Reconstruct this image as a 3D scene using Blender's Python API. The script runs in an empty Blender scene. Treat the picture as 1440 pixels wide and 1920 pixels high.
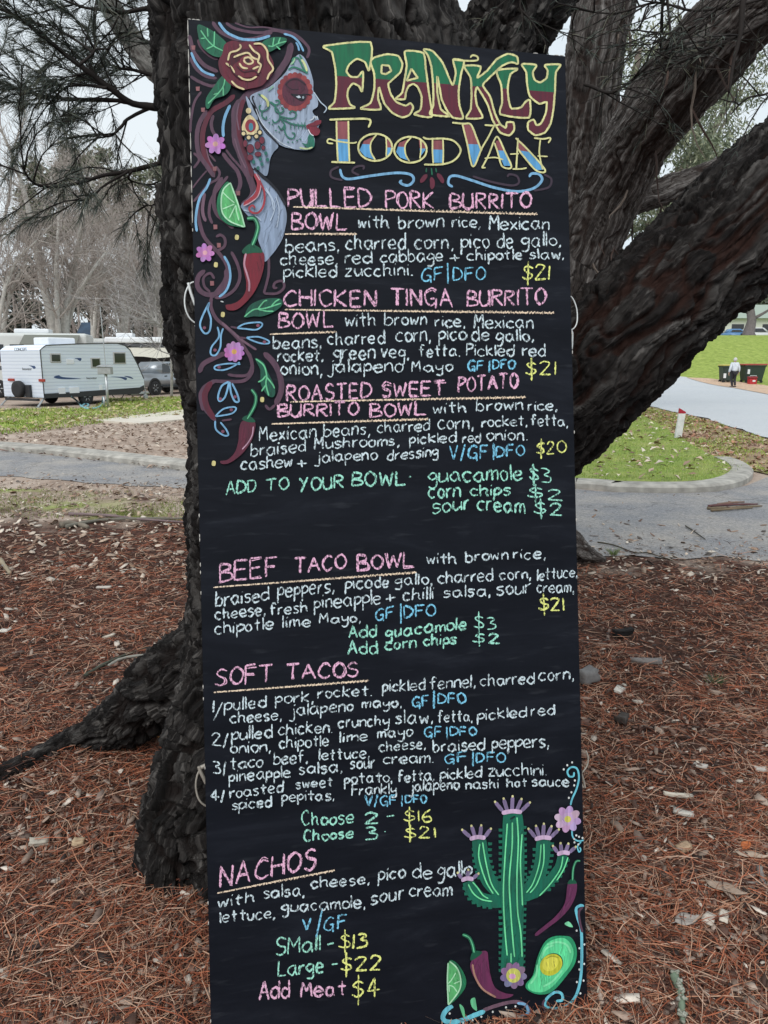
import bpy, bmesh, math, random
import numpy as np
from mathutils import Vector, Matrix, noise
from mathutils.geometry import tessellate_polygon
random.seed(7)
RNG = np.random.default_rng(7)
SC = bpy.context.scene
COL = SC.collection
# ------------------------------------------------------------------ camera
CAM_H = 1.57
TH = math.radians(11.47)
F = 1400.0
cam = bpy.data.cameras.new('camera')
cam.sensor_fit = 'VERTICAL'
cam.sensor_height = 24.0
cam.lens = F / 1920 * 24.0
cam.clip_end = 2000
cam.clip_start = 0.05
camo = bpy.data.objects.new('camera', cam)
COL.objects.link(camo)
camo.location = (0, 0, CAM_H)
camo.rotation_euler = (math.radians(90) - TH, 0, 0)
SC.camera = camo
# ------------------------------------------------------------------ sky, sun, exposure
SUN_EL, SUN_AZ = math.radians(48), math.radians(200)      # azimuth clockwise from +Y
world = bpy.data.worlds.new('World')
SC.world = world
world.use_nodes = True
wn = world.node_tree
sky = wn.nodes.new('ShaderNodeTexSky')
sky.sky_type = 'NISHITA'
sky.sun_disc = False
sky.sun_elevation = SUN_EL
sky.sun_rotation = SUN_AZ
sky.dust_density = 6.0
sky.air_density = 1.0
sky.ozone_density = 1.0
hs = wn.nodes.new('ShaderNodeHueSaturation')
hs.inputs['Saturation'].default_value = 0.22
wn.links.new(sky.outputs[0], hs.inputs['Color'])
bg = wn.nodes['Background']
cloud = wn.nodes.new('ShaderNodeMix')            # a pale overcast deck over the clear sky
cloud.data_type = 'RGBA'
cloud.inputs['Factor'].default_value = 0.88
ctc = wn.nodes.new('ShaderNodeTexCoord'); cno = wn.nodes.new('ShaderNodeTexNoise'); crm = wn.nodes.new('ShaderNodeValToRGB')
cno.inputs['Scale'].default_value = 3.0; cno.inputs['Detail'].default_value = 6
wn.links.new(ctc.outputs['Generated'], cno.inputs['Vector']); wn.links.new(cno.outputs['Fac'], crm.inputs['Fac'])
crm.color_ramp.elements[0].position = 0.35; crm.color_ramp.elements[0].color = (0.80, 0.91, 0.99, 1)
crm.color_ramp.elements[1].position = 0.65; crm.color_ramp.elements[1].color = (0.90, 0.98, 1.03, 1)
cml = wn.nodes.new('ShaderNodeVectorMath'); cml.operation = 'SCALE'; cml.inputs['Scale'].default_value = 7.9
wn.links.new(crm.outputs['Color'], cml.inputs[0]); wn.links.new(cml.outputs[0], cloud.inputs['B'])
wn.links.new(hs.outputs[0], cloud.inputs['A'])
wn.links.new(cloud.outputs['Result'], bg.inputs['Color'])
bg.inputs['Strength'].default_value = 0.11
sl = bpy.data.lights.new('sun', 'SUN')
sl.energy = 1.5
sl.angle = math.radians(40)
sl.color = (1.0, 0.97, 0.93)
so = bpy.data.objects.new('sun', sl)
COL.objects.link(so)
sd = Vector((math.sin(SUN_AZ) * math.cos(SUN_EL), math.cos(SUN_AZ) * math.cos(SUN_EL), math.sin(SUN_EL)))
so.rotation_euler = (-sd).to_track_quat('-Z', 'Y').to_euler()
so.location = sd * 30
SC.view_settings.view_transform = 'Standard'
SC.view_settings.look = 'None'
SC.view_settings.exposure = 0.22
SC.view_settings.gamma = 1.0
# ------------------------------------------------------------------ projection helpers
CT, ST = math.cos(TH), math.sin(TH)
def ray(u, v):
    yc = (960.0 - v) / F
    return Vector(((u - 720.0) / F, CT + yc * ST, -ST + yc * CT))
def at(u, v, y):
    d = ray(u, v)
    t = y / d.y
    return Vector((d.x * t, y, CAM_H + d.z * t))
def G(u, v, z=0.0):
    d = ray(u, v)
    t = (z - CAM_H) / d.z
    return Vector((d.x * t, d.y * t, z))
def onplane(u, v, p0, n):
    d = ray(u, v)
    c = Vector((0, 0, CAM_H))
    t = (p0 - c).dot(n) / d.dot(n)
    return c + d * t
# ------------------------------------------------------------------ mesh builder
def lin(c):
    return tuple(((x / 255.0) / 12.92 if x / 255.0 <= 0.04045 else ((x / 255.0 + 0.055) / 1.055) ** 2.4) for x in c)
class MB:
    def __init__(s):
        s.v = []; s.f = []; s.c = []; s.cur = (0.5, 0.5, 0.5)
    def col(s, c):
        s.cur = c; return s
    def face(s, idx):
        s.f.append(idx); s.c.append(s.cur)
    def poly(s, pts):
        b = len(s.v); s.v += [tuple(p) for p in pts]; s.face(tuple(range(b, b + len(pts))))
    def box(s, lo, hi, M=None, bev=0.0):
        (x0, y0, z0), (x1, y1, z1) = lo, hi
        p = [Vector(q) for q in ((x0,y0,z0),(x1,y0,z0),(x1,y1,z0),(x0,y1,z0),(x0,y0,z1),(x1,y0,z1),(x1,y1,z1),(x0,y1,z1))]
        if M is not None: p = [M @ q for q in p]
        b = len(s.v); s.v += [tuple(q) for q in p]
        for f in ((0,3,2,1),(4,5,6,7),(0,1,5,4),(1,2,6,5),(2,3,7,6),(3,0,4,7)):
            s.face(tuple(b + i for i in f))
    def rbox(s, lo, hi, r, seg=3):
        # box with rounded vertical and horizontal edges, through bmesh bevel
        bm = bmesh.new(); bmesh.ops.create_cube(bm, size=1.0)
        for w in bm.verts:
            w.co = Vector(((lo[0] + hi[0]) / 2 + w.co.x * (hi[0] - lo[0]), (lo[1] + hi[1]) / 2 + w.co.y * (hi[1] - lo[1]), (lo[2] + hi[2]) / 2 + w.co.z * (hi[2] - lo[2])))
        bmesh.ops.bevel(bm, geom=list(bm.edges), offset=r, segments=seg, affect='EDGES', profile=0.5)
        s.addbm(bm)
    def addbm(s, bm, M=None):
        b = len(s.v); bm.verts.index_update()
        s.v += [tuple(M @ w.co) if M is not None else tuple(w.co) for w in bm.verts]
        for f in bm.faces: s.face(tuple(b + w.index for w in f.verts))
        bm.free()
    def tube(s, pts, rad, n=6, cap=True, wob=0.0):
        pts = [Vector(p) for p in pts]
        if not hasattr(rad, '__len__'): rad = [rad] * len(pts)
        b = len(s.v); ref = Vector((0.31, 0.17, 0.93)); k = len(pts)
        for i, p in enumerate(pts):
            t = (pts[min(i + 1, k - 1)] - pts[max(i - 1, 0)])
            if t.length < 1e-9: t = Vector((0, 0, 1))
            t.normalize()
            a = t.cross(ref)
            if a.length < 1e-3: a = t.cross(Vector((1, 0, 0)))
            a.normalize(); c = t.cross(a)
            for j in range(n):
                w = 2 * math.pi * j / n; r = rad[i] * (1 + (random.uniform(-wob, wob) if wob else 0))
                q = p + a * (r * math.cos(w)) + c * (r * math.sin(w))
                s.v.append((q.x, q.y, q.z))
        for i in range(k - 1):
            for j in range(n):
                s.face((b + i * n + j, b + i * n + (j + 1) % n, b + (i + 1) * n + (j + 1) % n, b + (i + 1) * n + j))
        if cap:
            s.face(tuple(b + j for j in reversed(range(n)))); s.face(tuple(b + (k - 1) * n + j for j in range(n)))
    def lathe(s, prof, o, axis='z', n=24):
        # prof: (r, h) ; revolve around axis through o
        b = len(s.v); o = Vector(o)
        for r, h in prof:
            for j in range(n):
                w = 2 * math.pi * j / n; c, d = r * math.cos(w), r * math.sin(w)
                p = {'z': (c, d, h), 'y': (c, h, d), 'x': (h, c, d)}[axis]
                s.v.append(tuple(o + Vector(p)))
        for i in range(len(prof) - 1):
            for j in range(n):
                s.face((b + i * n + j, b + i * n + (j + 1) % n, b + (i + 1) * n + (j + 1) % n, b + (i + 1) * n + j))
        s.face(tuple(b + j for j in range(n))); s.face(tuple(b + (len(prof) - 1) * n + j for j in range(n)))
    def prism(s, prof, y0, y1):
        # prof in x-z, extruded along y
        b = len(s.v); k = len(prof)
        for y in (y0, y1):
            for x, z in prof: s.v.append((x, y, z))
        s.face(tuple(b + i for i in range(k))); s.face(tuple(b + k + i for i in reversed(range(k))))
        for i in range(k):
            j = (i + 1) % k
            s.face((b + i, b + k + i, b + k + j, b + j))
    def build(s, name, mat, parent=None, smooth=False, usecol=False, fix=True):
        me = bpy.data.meshes.new(name)
        me.from_pydata(s.v, [], s.f)
        if usecol:
            at_ = me.color_attributes.new('col', 'FLOAT_COLOR', 'CORNER')
            cnt = np.array([len(f) for f in s.f])
            arr = np.ones((cnt.sum(), 4), dtype=np.float32)
            arr[:, :3] = np.repeat(np.array(s.c, dtype=np.float32), cnt, axis=0)
            at_.data.foreach_set('color', arr.ravel())
        me.materials.append(mat)
        if fix:
            bm = bmesh.new(); bm.from_mesh(me); bmesh.ops.recalc_face_normals(bm, faces=bm.faces); bm.to_mesh(me); bm.free()
        if smooth: me.polygons.foreach_set('use_smooth', [True] * len(me.polygons))
        o = bpy.data.objects.new(name, me); COL.objects.link(o)
        if parent is not None: o.parent = parent
        return o
def npmesh(name, V, Fq, colors, mat, parent=None, k=4):
    """V (n,3), Fq (m,k) indices, colors (m,3) per face"""
    me = bpy.data.meshes.new(name)
    me.vertices.add(len(V)); me.vertices.foreach_set('co', V.astype(np.float32).ravel())
    m = len(Fq)
    me.loops.add(m * k); me.loops.foreach_set('vertex_index', Fq.astype(np.int32).ravel())
    me.polygons.add(m); me.polygons.foreach_set('loop_start', np.arange(0, m * k, k, dtype=np.int32))
    me.polygons.foreach_set('loop_total', np.full(m, k, dtype=np.int32))
    me.update(calc_edges=True); me.validate()
    if colors is not None:
        ca = me.color_attributes.new('col', 'FLOAT_COLOR', 'CORNER')
        arr = np.ones((m * k, 4), dtype=np.float32); arr[:, :3] = np.repeat(colors, k, axis=0)
        ca.data.foreach_set('color', arr.ravel())
    me.materials.append(mat)
    o = bpy.data.objects.new(name, me); COL.objects.link(o)
    if parent is not None: o.parent = parent
    return o
def tag(o, label, cat, group=None):
    o['label'] = label; o['category'] = cat
    if group: o['group'] = group
    return o
def thing(name, label, cat, loc=(0, 0, 0), rz=0.0, group=None):
    o = bpy.data.objects.new(name, None); COL.objects.link(o)
    o.location = loc; o.rotation_euler = (0, 0, rz); o.empty_display_size = 0.2
    return tag(o, label, cat, group)
def struct(o, kind='structure'):
    o['kind'] = kind; return o
# ------------------------------------------------------------------ materials
def mat(name, base=(0.5, 0.5, 0.5), rough=0.7, metal=0.0, var=0.0, scale=8.0, bump=0.0, bscale=60.0, usecol=False, tint=None, spec=0.5, detail=6.0, stretch=None):
    m = bpy.data.materials.new(name); m.use_nodes = True
    nt = m.node_tree; N = nt.nodes; Lk = nt.links
    b = N['Principled BSDF']
    b.inputs['Roughness'].default_value = rough; b.inputs['Metallic'].default_value = metal
    b.inputs['Specular IOR Level'].default_value = spec
    tc = N.new('ShaderNodeTexCoord'); vec = tc.outputs['Object']
    if stretch:
        mp = N.new('ShaderNodeMapping'); mp.inputs['Scale'].default_value = stretch
        Lk.new(vec, mp.inputs['Vector']); vec = mp.outputs[0]
    if usecol:
        a = N.new('ShaderNodeAttribute'); a.attribute_name = 'col'; cs = a.outputs['Color']
    else:
        r = N.new('ShaderNodeRGB'); r.outputs[0].default_value = (*base, 1); cs = r.outputs[0]
    if var > 0:
        n = N.new('ShaderNodeTexNoise'); n.inputs['Scale'].default_value = scale; n.inputs['Detail'].default_value = detail
        Lk.new(vec, n.inputs['Vector'])
        mx = N.new('ShaderNodeMix'); mx.data_type = 'RGBA'
        rp = N.new('ShaderNodeMapRange'); rp.inputs['From Min'].default_value = 0.3; rp.inputs['From Max'].default_value = 0.7
        Lk.new(n.outputs['Fac'], rp.inputs['Value']); Lk.new(rp.outputs[0], mx.inputs['Factor'])
        h = N.new('ShaderNodeHueSaturation'); h.inputs['Value'].default_value = 1.0 - var
        Lk.new(cs, h.inputs['Color']); Lk.new(h.outputs[0], mx.inputs['A'])
        if tint:
            mx.inputs['B'].default_value = (*tint, 1)
        else:
            h2 = N.new('ShaderNodeHueSaturation'); h2.inputs['Value'].default_value = 1.0 + var
            Lk.new(cs, h2.inputs['Color']); Lk.new(h2.outputs[0], mx.inputs['B'])
        cs = mx.outputs['Result']
    Lk.new(cs, b.inputs['Base Color'])
    if bump > 0:
        n2 = N.new('ShaderNodeTexNoise'); n2.inputs['Scale'].default_value = bscale; n2.inputs['Detail'].default_value = 5
        Lk.new(vec, n2.inputs['Vector'])
        bp = N.new('ShaderNodeBump'); bp.inputs['Strength'].default_value = bump; bp.inputs['Distance'].default_value = 0.02
        Lk.new(n2.outputs['Fac'], bp.inputs['Height']); Lk.new(bp.outputs[0], b.inputs['Normal'])
    return m
def ramp(nt, fac, stops):
    r = nt.nodes.new('ShaderNodeValToRGB')
    el = r.color_ramp.elements
    while len(el) > 1: el.remove(el[-1])
    el[0].position = stops[0][0]; el[0].color = (*stops[0][1], 1)
    for p, c in stops[1:]:
        e = el.new(p); e.color = (*c, 1)
    nt.links.new(fac, r.inputs['Fac'])
    return r.outputs['Color']
M_LEAF = mat('leaf_surface', usecol=True, rough=0.55, var=0.15, scale=30, spec=0.3)
M_DUST = mat('litter_surface', usecol=True, rough=0.75, var=0.12, scale=90, spec=0.25)
M_TWIG = mat('twig_bark', usecol=True, rough=0.85, var=0.2, scale=6, spec=0.2)
M_WHITE = mat('white_paint', (0.72, 0.74, 0.76), 0.35, var=0.05, scale=3)
M_RUBBER = mat('black_rubber', (0.018, 0.018, 0.02), 0.8, var=0.2, scale=40)
M_DARK = mat('dark_plastic', (0.02, 0.021, 0.024), 0.5, var=0.15, scale=12)
M_GLASS = mat('dark_window_glass', (0.012, 0.014, 0.016), 0.08, spec=0.8)
M_STEEL = mat('galvanised_steel', (0.45, 0.47, 0.48), 0.4, 0.7, var=0.12, scale=14)
M_CONC = mat('concrete_surface', (0.36, 0.34, 0.305), 0.9, var=0.34, scale=6, bump=0.3, bscale=80, detail=10)
M_PAINTC = mat('coloured_paint', usecol=True, rough=0.45, var=0.06, scale=12)
# ================================================================== GROUND, ROADS
def sstep(a, b, x):
    t = np.clip((x - a) / (b - a), 0, 1); return t * t * (3 - 2 * t)
def gz(x, y):
    x = np.asarray(x, float); y = np.asarray(y, float)
    return 4.0 * sstep(43, 76, y) * sstep(4, 16, x) + 0.05 * np.exp(-((x + .1) ** 2 + (y - 2.7) ** 2) / 1.3) - 0.045 * np.exp(-((x - .06) ** 2 / .30) ** 2 - (y - 1.36) ** 2 / .05)
def axis_levels():
    ys = np.concatenate([np.arange(-6, 12, 0.15), np.geomspace(12, 520, 90)])
    half = np.concatenate([np.arange(0, 8, 0.2), np.geomspace(8, 420, 60)])
    return np.concatenate([-half[:0:-1], half]), ys
xs, ys = axis_levels()
XX, YY = np.meshgrid(xs, ys)
rough = np.array([noise.noise(Vector((a * 2.2, b * 2.2, 0))) * 0.012 + noise.noise(Vector((a * 7, b * 7, 3))) * 0.006 if b < 9 else 0 for a, b in zip(XX.ravel(), YY.ravel())]).reshape(XX.shape)
ZZ = gz(XX, YY) + rough * (1 - sstep(5.2, 6.2, YY))
V = np.stack([XX, YY, ZZ], -1).reshape(-1, 3)
ny, nx = XX.shape
ii, jj = np.meshgrid(np.arange(ny - 1), np.arange(nx - 1), indexing='ij')
a = (ii * nx + jj).ravel()
Fq = np.stack([a, a + 1, a + nx + 1, a + nx], 1)
def ground_mat():
    m = bpy.data.materials.new('forest_floor'); m.use_nodes = True
    nt = m.node_tree; N = nt.nodes; L = nt.links; b = N['Principled BSDF']
    b.inputs['Roughness'].default_value = 0.9; b.inputs['Specular IOR Level'].default_value = 0.2
    g = N.new('ShaderNodeNewGeometry')
    n1 = N.new('ShaderNodeTexNoise'); n1.inputs['Scale'].default_value = 28; n1.inputs['Detail'].default_value = 9; n1.inputs['Roughness'].default_value = 0.75
    L.new(g.outputs['Position'], n1.inputs['Vector'])
    mulch = ramp(nt, n1.outputs['Fac'], [(0.32, (0.010, 0.006, 0.0045)), (0.48, (0.055, 0.024, 0.016)), (0.60, (0.13, 0.055, 0.036)), (0.75, (0.26, 0.16, 0.12))])
    n2 = N.new('ShaderNodeTexNoise'); n2.inputs['Scale'].default_value = 1.1; n2.inputs['Detail'].default_value = 10; n2.inputs['Roughness'].default_value = 0.7
    L.new(g.outputs['Position'], n2.inputs['Vector'])
    dirt = ramp(nt, n2.outputs['Fac'], [(0.3, (0.25, 0.18, 0.14)), (0.5, (0.40, 0.31, 0.25)), (0.7, (0.54, 0.45, 0.38))])
    n3 = N.new('ShaderNodeTexNoise'); n3.inputs['Scale'].default_value = 3; n3.inputs['Detail'].default_value = 10; n3.inputs['Roughness'].default_value = 0.75
    L.new(g.outputs['Position'], n3.inputs['Vector'])
    grass = ramp(nt, n3.outputs['Fac'], [(0.3, (0.13, 0.16, 0.035)), (0.5, (0.26, 0.34, 0.065)), (0.7, (0.42, 0.46, 0.14))])
    att = N.new('ShaderNodeAttribute'); att.attribute_name = 'zone'
    sp = N.new('ShaderNodeSeparateColor'); L.new(att.outputs['Color'], sp.inputs[0])
    def brk(ch, sc):
        nn = N.new('ShaderNodeTexNoise'); nn.inputs['Scale'].default_value = sc; nn.inputs['Detail'].default_value = 6
        L.new(g.outputs['Position'], nn.inputs['Vector'])
        ad = N.new('ShaderNodeMath'); ad.operation = 'ADD'; L.new(ch, ad.inputs[0]); L.new(nn.outputs['Fac'], ad.inputs[1])
        mr = N.new('ShaderNodeMapRange'); mr.inputs['From Min'].default_value = 0.9; mr.inputs['From Max'].default_value = 1.1
        L.new(ad.outputs[0], mr.inputs['Value']); return mr.outputs[0]
    m1 = N.new('ShaderNodeMix'); m1.data_type = 'RGBA'; L.new(brk(sp.outputs[0], 1.7), m1.inputs['Factor']); L.new(mulch, m1.inputs['A']); L.new(dirt, m1.inputs['B'])
    m2 = N.new('ShaderNodeMix'); m2.data_type = 'RGBA'; L.new(brk(sp.outputs[1], 0.9), m2.inputs['Factor']); L.new(m1.outputs['Result'], m2.inputs['A']); L.new(grass, m2.inputs['B'])
    L.new(m2.outputs['Result'], b.inputs['Base Color'])
    bp = N.new('ShaderNodeBump'); bp.inputs['Strength'].default_value = 0.7; bp.inputs['Distance'].default_value = 0.03
    L.new(n1.outputs['Fac'], bp.inputs['Height']); L.new(bp.outputs[0], b.inputs['Normal'])
    return m
ground = npmesh('ground', V, Fq, None, ground_mat())
struct(ground)
ground.data.polygons.foreach_set('use_smooth', [True] * len(ground.data.polygons))
# zones: r = dirt, g = grass (vertex attribute; the material breaks the borders up)
def side_of(poly, X, Y):
    inside = np.zeros(X.shape, bool); n = len(poly)
    for i in range(n):
        x1, y1 = poly[i]; x2, y2 = poly[(i + 1) % n]
        c = ((y1 > Y) != (y2 > Y)) & (X < (x2 - x1) * (Y - y1) / (y2 - y1 + 1e-12) + x1)
        inside ^= c
    return inside
X, Y = V[:, 0], V[:, 1]
g2 = lambda *uv: [(G(u, v).x, G(u, v).y) for u, v in uv]
zr = np.zeros(len(V)); zg = np.zeros(len(V))
rimy = 6.9 - 1.5 * sstep(-1.0, 1.6, X)                       # where the needles give way to leaves and dirt
zr = .22 + .40 * sstep(-1.2, 1.6, Y - rimy) + .4 * sstep(1.6, 3.2, Y - rimy)
zr[Y < rimy - .9] = 0.0
# near strip of leaves and thin grass on the left of the tree
zg[side_of(g2((-300, 905), (340, 925), (360, 975), (-300, 985)), X, Y)] = 0.40
# green strip before the caravan
for poly in (g2((-200, 772), (170, 765), (205, 748), (420, 742), (420, 768), (215, 775), (150, 795), (60, 805), (-200, 815)),):
    zg[side_of(poly, X, Y)] = 0.52
zg[(Y > 60) & (X < 0)] = 0.45
# right hand lawn and bank
zg[(Y > 40) & (X > 6)] = 1.0
lawn = g2((1287, 706), (1373, 724), (1500, 742), (1800, 760))
zg[(Y > 30) & (X > 30)] = 1.0
ca = ground.data.color_attributes.new('zone', 'FLOAT_COLOR', 'POINT')
arr = np.ones((len(V), 4), np.float32); arr[:, 0] = zr; arr[:, 1] = zg; arr[:, 2] = 0
ca.data.foreach_set('color', arr.ravel())
def Gz(u, v):
    d = ray(u, v); lo_, hi_ = 1.0, 400.0
    t = 5.0
    while t < 300:
        q = Vector((0, 0, CAM_H)) + d * t
        if q.z < float(gz(q.x, q.y)): break
        t += .1
    return (q.x, q.y)
def draped(name, poly, dz, m):
    bm = bmesh.new(); vs = [bm.verts.new((x, y, 0)) for x, y in poly]
    for tri in tessellate_polygon([[Vector((x, y, 0)) for x, y in poly]]):
        try: bm.faces.new([vs[i] for i in tri])
        except ValueError: pass
    for k in range(30): bmesh.ops.bisect_plane(bm, geom=list(bm.verts) + list(bm.edges) + list(bm.faces), plane_co=(0, 40 + k * 1.3, 0), plane_no=(0, 1, 0))
    for k in range(9): bmesh.ops.bisect_plane(bm, geom=list(bm.verts) + list(bm.edges) + list(bm.faces), plane_co=(4 + k * 1.5, 0, 0), plane_no=(1, 0, 0))
    for w in bm.verts: w.co.z = float(gz(w.co.x, w.co.y)) + dz
    bm.normal_update()
    for f in bm.faces:
        if f.normal.z < 0: f.normal_flip()
    mb = MB(); mb.addbm(bm); return struct(mb.build(name, m, fix=False))
def sheet(name, poly, z, m, kind='structure'):
    mb = MB()
    for tri in tessellate_polygon([[Vector((x, y, 0)) for x, y in poly]]):
        mb.poly([(poly[i][0], poly[i][1], z) for i in tri])
    o = mb.build(name, m, fix=False)
    for p in o.data.polygons:
        if p.normal.z < 0: p.flip()
    return struct(o, kind)
def road_mat(name, c0, c1, fine=220, patch=0.6, grit=.75):
    m = bpy.data.materials.new(name); m.use_nodes = True
    nt = m.node_tree; N = nt.nodes; L = nt.links; b = N['Principled BSDF']
    b.inputs['Roughness'].default_value = 0.85; b.inputs['Specular IOR Level'].default_value = 0.3
    g = N.new('ShaderNodeNewGeometry')
    n1 = N.new('ShaderNodeTexNoise'); n1.inputs['Scale'].default_value = fine; n1.inputs['Detail'].default_value = 4; L.new(g.outputs['Position'], n1.inputs['Vector'])
    n2 = N.new('ShaderNodeTexNoise'); n2.inputs['Scale'].default_value = patch; n2.inputs['Detail'].default_value = 8; n2.inputs['Roughness'].default_value = 0.65; L.new(g.outputs['Position'], n2.inputs['Vector'])
    a1 = ramp(nt, n1.outputs['Fac'], [(0.3, tuple(x * 0.55 for x in c0)), (0.7, tuple(min(1, x * 1.5) for x in c0))])
    mx = N.new('ShaderNodeMix'); mx.data_type = 'RGBA'
    mr = N.new('ShaderNodeMapRange'); mr.inputs['From Min'].default_value = 0.42; mr.inputs['From Max'].default_value = 0.7
    L.new(n2.outputs['Fac'], mr.inputs['Value']); L.new(mr.outputs[0], mx.inputs['Factor']); L.new(a1, mx.inputs['A']); mx.inputs['B'].default_value = (*c1, 1)
    L.new(mx.outputs['Result'], b.inputs['Base Color'])
    n4 = N.new('ShaderNodeTexNoise'); n4.inputs['Scale'].default_value = fine * .22; n4.inputs['Detail'].default_value = 7; n4.inputs['Roughness'].default_value = .8; L.new(g.outputs['Position'], n4.inputs['Vector'])
    n5 = N.new('ShaderNodeTexVoronoi'); n5.feature = 'DISTANCE_TO_EDGE'; n5.inputs['Scale'].default_value = .45; nd5 = N.new('ShaderNodeVectorMath'); nd5.operation = 'ADD'; n6 = N.new('ShaderNodeTexNoise'); n6.inputs['Scale'].default_value = 2.2; n6.inputs['Detail'].default_value = 5
    L.new(g.outputs['Position'], n6.inputs['Vector']); L.new(g.outputs['Position'], nd5.inputs[0]); L.new(n6.outputs['Color'], nd5.inputs[1]); L.new(nd5.outputs[0], n5.inputs['Vector'])
    gr = ramp(nt, n4.outputs['Fac'], [(0.33, (.45, .45, .45)), (.5, (1, 1, 1)), (.68, (1.6, 1.55, 1.5))]); ck = ramp(nt, n5.outputs['Distance'], [(0.0, (.55, .55, .55)), (.012, (1, 1, 1))])
    mm = N.new('ShaderNodeMix'); mm.data_type = 'RGBA'; mm.blend_type = 'MULTIPLY'; mm.inputs['Factor'].default_value = grit; L.new(mx.outputs['Result'], mm.inputs['A']); L.new(gr, mm.inputs['B'])
    m3 = N.new('ShaderNodeMix'); m3.data_type = 'RGBA'; m3.blend_type = 'MULTIPLY'; m3.inputs['Factor'].default_value = min(.8, grit * 1.1); L.new(mm.outputs['Result'], m3.inputs['A']); L.new(ck, m3.inputs['B'])
    L.new(m3.outputs['Result'], b.inputs['Base Color'])
    bp = N.new('ShaderNodeBump'); bp.inputs['Strength'].default_value = 0.4; bp.inputs['Distance'].default_value = 0.008
    L.new(n1.outputs['Fac'], bp.inputs['Height']); L.new(bp.outputs[0], b.inputs['Normal'])
    return m
M_ASPH = road_mat('worn_asphalt', (0.22, 0.22, 0.23), (0.36, 0.33, 0.30), 160, 1.1)
M_FAR = road_mat('pale_asphalt', (0.46, 0.48, 0.505), (0.50, 0.515, 0.53), 60, 0.3, .18)
M_TAN = road_mat('tan_gravel', (0.52, 0.36, 0.25), (0.58, 0.43, 0.32), 40, 0.4)
M_GRASS = road_mat('lawn_soil', (0.17, 0.24, 0.04), (0.28, 0.30, 0.09), 90, 1.6)
def wav(poly, amp, step, seed):
    """ragged edge: subdivide a polyline and push points about"""
    out = []; rr = random.Random(seed)
    for (x1, y1), (x2, y2) in zip(poly, poly[1:]):
        n = max(1, int(math.hypot(x2 - x1, y2 - y1) / step))
        for i in range(n):
            t = i / n; out.append((x1 + (x2 - x1) * t + rr.uniform(-amp, amp), y1 + (y2 - y1) * t + rr.uniform(-amp, amp)))
    out.append(poly[-1]); return out
low = [(-45, 17)] + g2((0, 893), (170, 906), (345, 918)) + g2((720, 985), (1085, 1040), (1260, 1046), (1440, 1052)) + [(30, 5.2)]
up = [(30, 10.6)] + g2((1440, 895), (1401, 911), (1345, 923), (1262, 926), (1151, 924), (1079, 918), (720, 905), (345, 884), (170, 862), (0, 845)) + [(-45, 30)]
sheet('road', wav(low, 0.10, 0.3, 3) + up, 0.008, M_ASPH)
# far pale road on the right
far_low = g2((1100, 740), (1180, 752), (1222, 764), (1331, 788), (1440, 824)) + [(30, 12.3)]
far_up = [(60, 20)] + [Gz(u, v) for u, v in ((1560, 764), (1440, 740), (1373, 727), (1287, 708), (1180, 698), (1000, 694))]
draped('far_road', wav(far_low, 0.08, 0.5, 5) + far_up, 0.03, M_FAR)
draped('gravel_shoulder', [Gz(u, v) for u, v in ((1287, 709), (1373, 728), (1440, 741), (1560, 765))] + wav([Gz(u, v) for u, v in ((1560, 742), (1440, 724), (1390, 718), (1330, 711))], .3, 1, 8), .05, M_TAN)
sheet('asphalt_lane', [(8, 76.5), (200, 76.5), (200, 84), (8, 84)], 4.02, M_FAR)
# kerbs -------------------------------------------------------------
def kerb(name, line, w, h, jw=2.4):
    """rounded kerb following a polyline, made of butted cast lengths"""
    mb = MB(); pts = [Vector((x, y, 0)) for x, y in line]
    dense = []
    for a_, b_ in zip(pts, pts[1:]):
        n = max(1, int((b_ - a_).length / 0.25))
        dense += [a_.lerp(b_, i / n) for i in range(n)]
    dense.append(pts[-1])
    prof = [(0, -0.02), (0, h * 0.7), (w * 0.12, h * 0.95), (w * 0.3, h), (w, h), (w, -0.02)]
    run = 0.0; seg = []
    def flush(seg):
        if len(seg) < 2: return
        b = len(mb.v)
        for i, p in enumerate(seg):
            t = seg[min(i + 1, len(seg) - 1)] - seg[max(i - 1, 0)]; t.normalize(); nrm = Vector((-t.y, t.x, 0))
            if i == 0: p = p + t * 0.005
            for o_, z in prof: q = p + nrm * o_; mb.v.append((q.x, q.y, z))
        k = len(prof)
        for i in range(len(seg) - 1):
            for j in range(k - 1): mb.face((b + i * k + j, b + i * k + j + 1, b + (i + 1) * k + j + 1, b + (i + 1) * k + j))
        mb.face(tuple(b + j for j in range(k))); e = b + (len(seg) - 1) * k; mb.face(tuple(e + j for j in range(k)))
    for p in dense:
        if seg: run += (p - seg[-1]).length
        seg.append(p)
        if run > jw: flush(seg); seg = [p]; run = 0
    flush(seg)
    return struct(mb.build(name, M_CONC))
def smoothline(pts, n=6):
    out = []
    for i in range(len(pts) - 1):
        p0 = pts[max(i - 1, 0)]; p1 = pts[i]; p2 = pts[i + 1]; p3 = pts[min(i + 2, len(pts) - 1)]
        for k in range(n):
            t = k / n
            out.append(tuple(0.5 * (2 * b + (c - a) * t + (2 * a - 5 * b + 4 * c - d) * t * t + (-a + 3 * b - 3 * c + d) * t ** 3) for a, b, c, d in zip(p0, p1, p2, p3)))
    out.append(tuple(pts[-1])); return out
isl_front = smoothline(g2((700, 902), (1079, 917), (1151, 923), (1262, 925.5), (1345, 922), (1395, 910), (1412, 893), (1398, 878), (1372, 868)))
kerb('kerb_island', isl_front, 0.28, 0.10)
kerb('kerb_roadside', [(-45, 30)] + g2((0, 845), (90, 853), (170, 862), (260, 873), (345, 884), (520, 895), (690, 902)), 0.38, 0.11)
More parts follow.
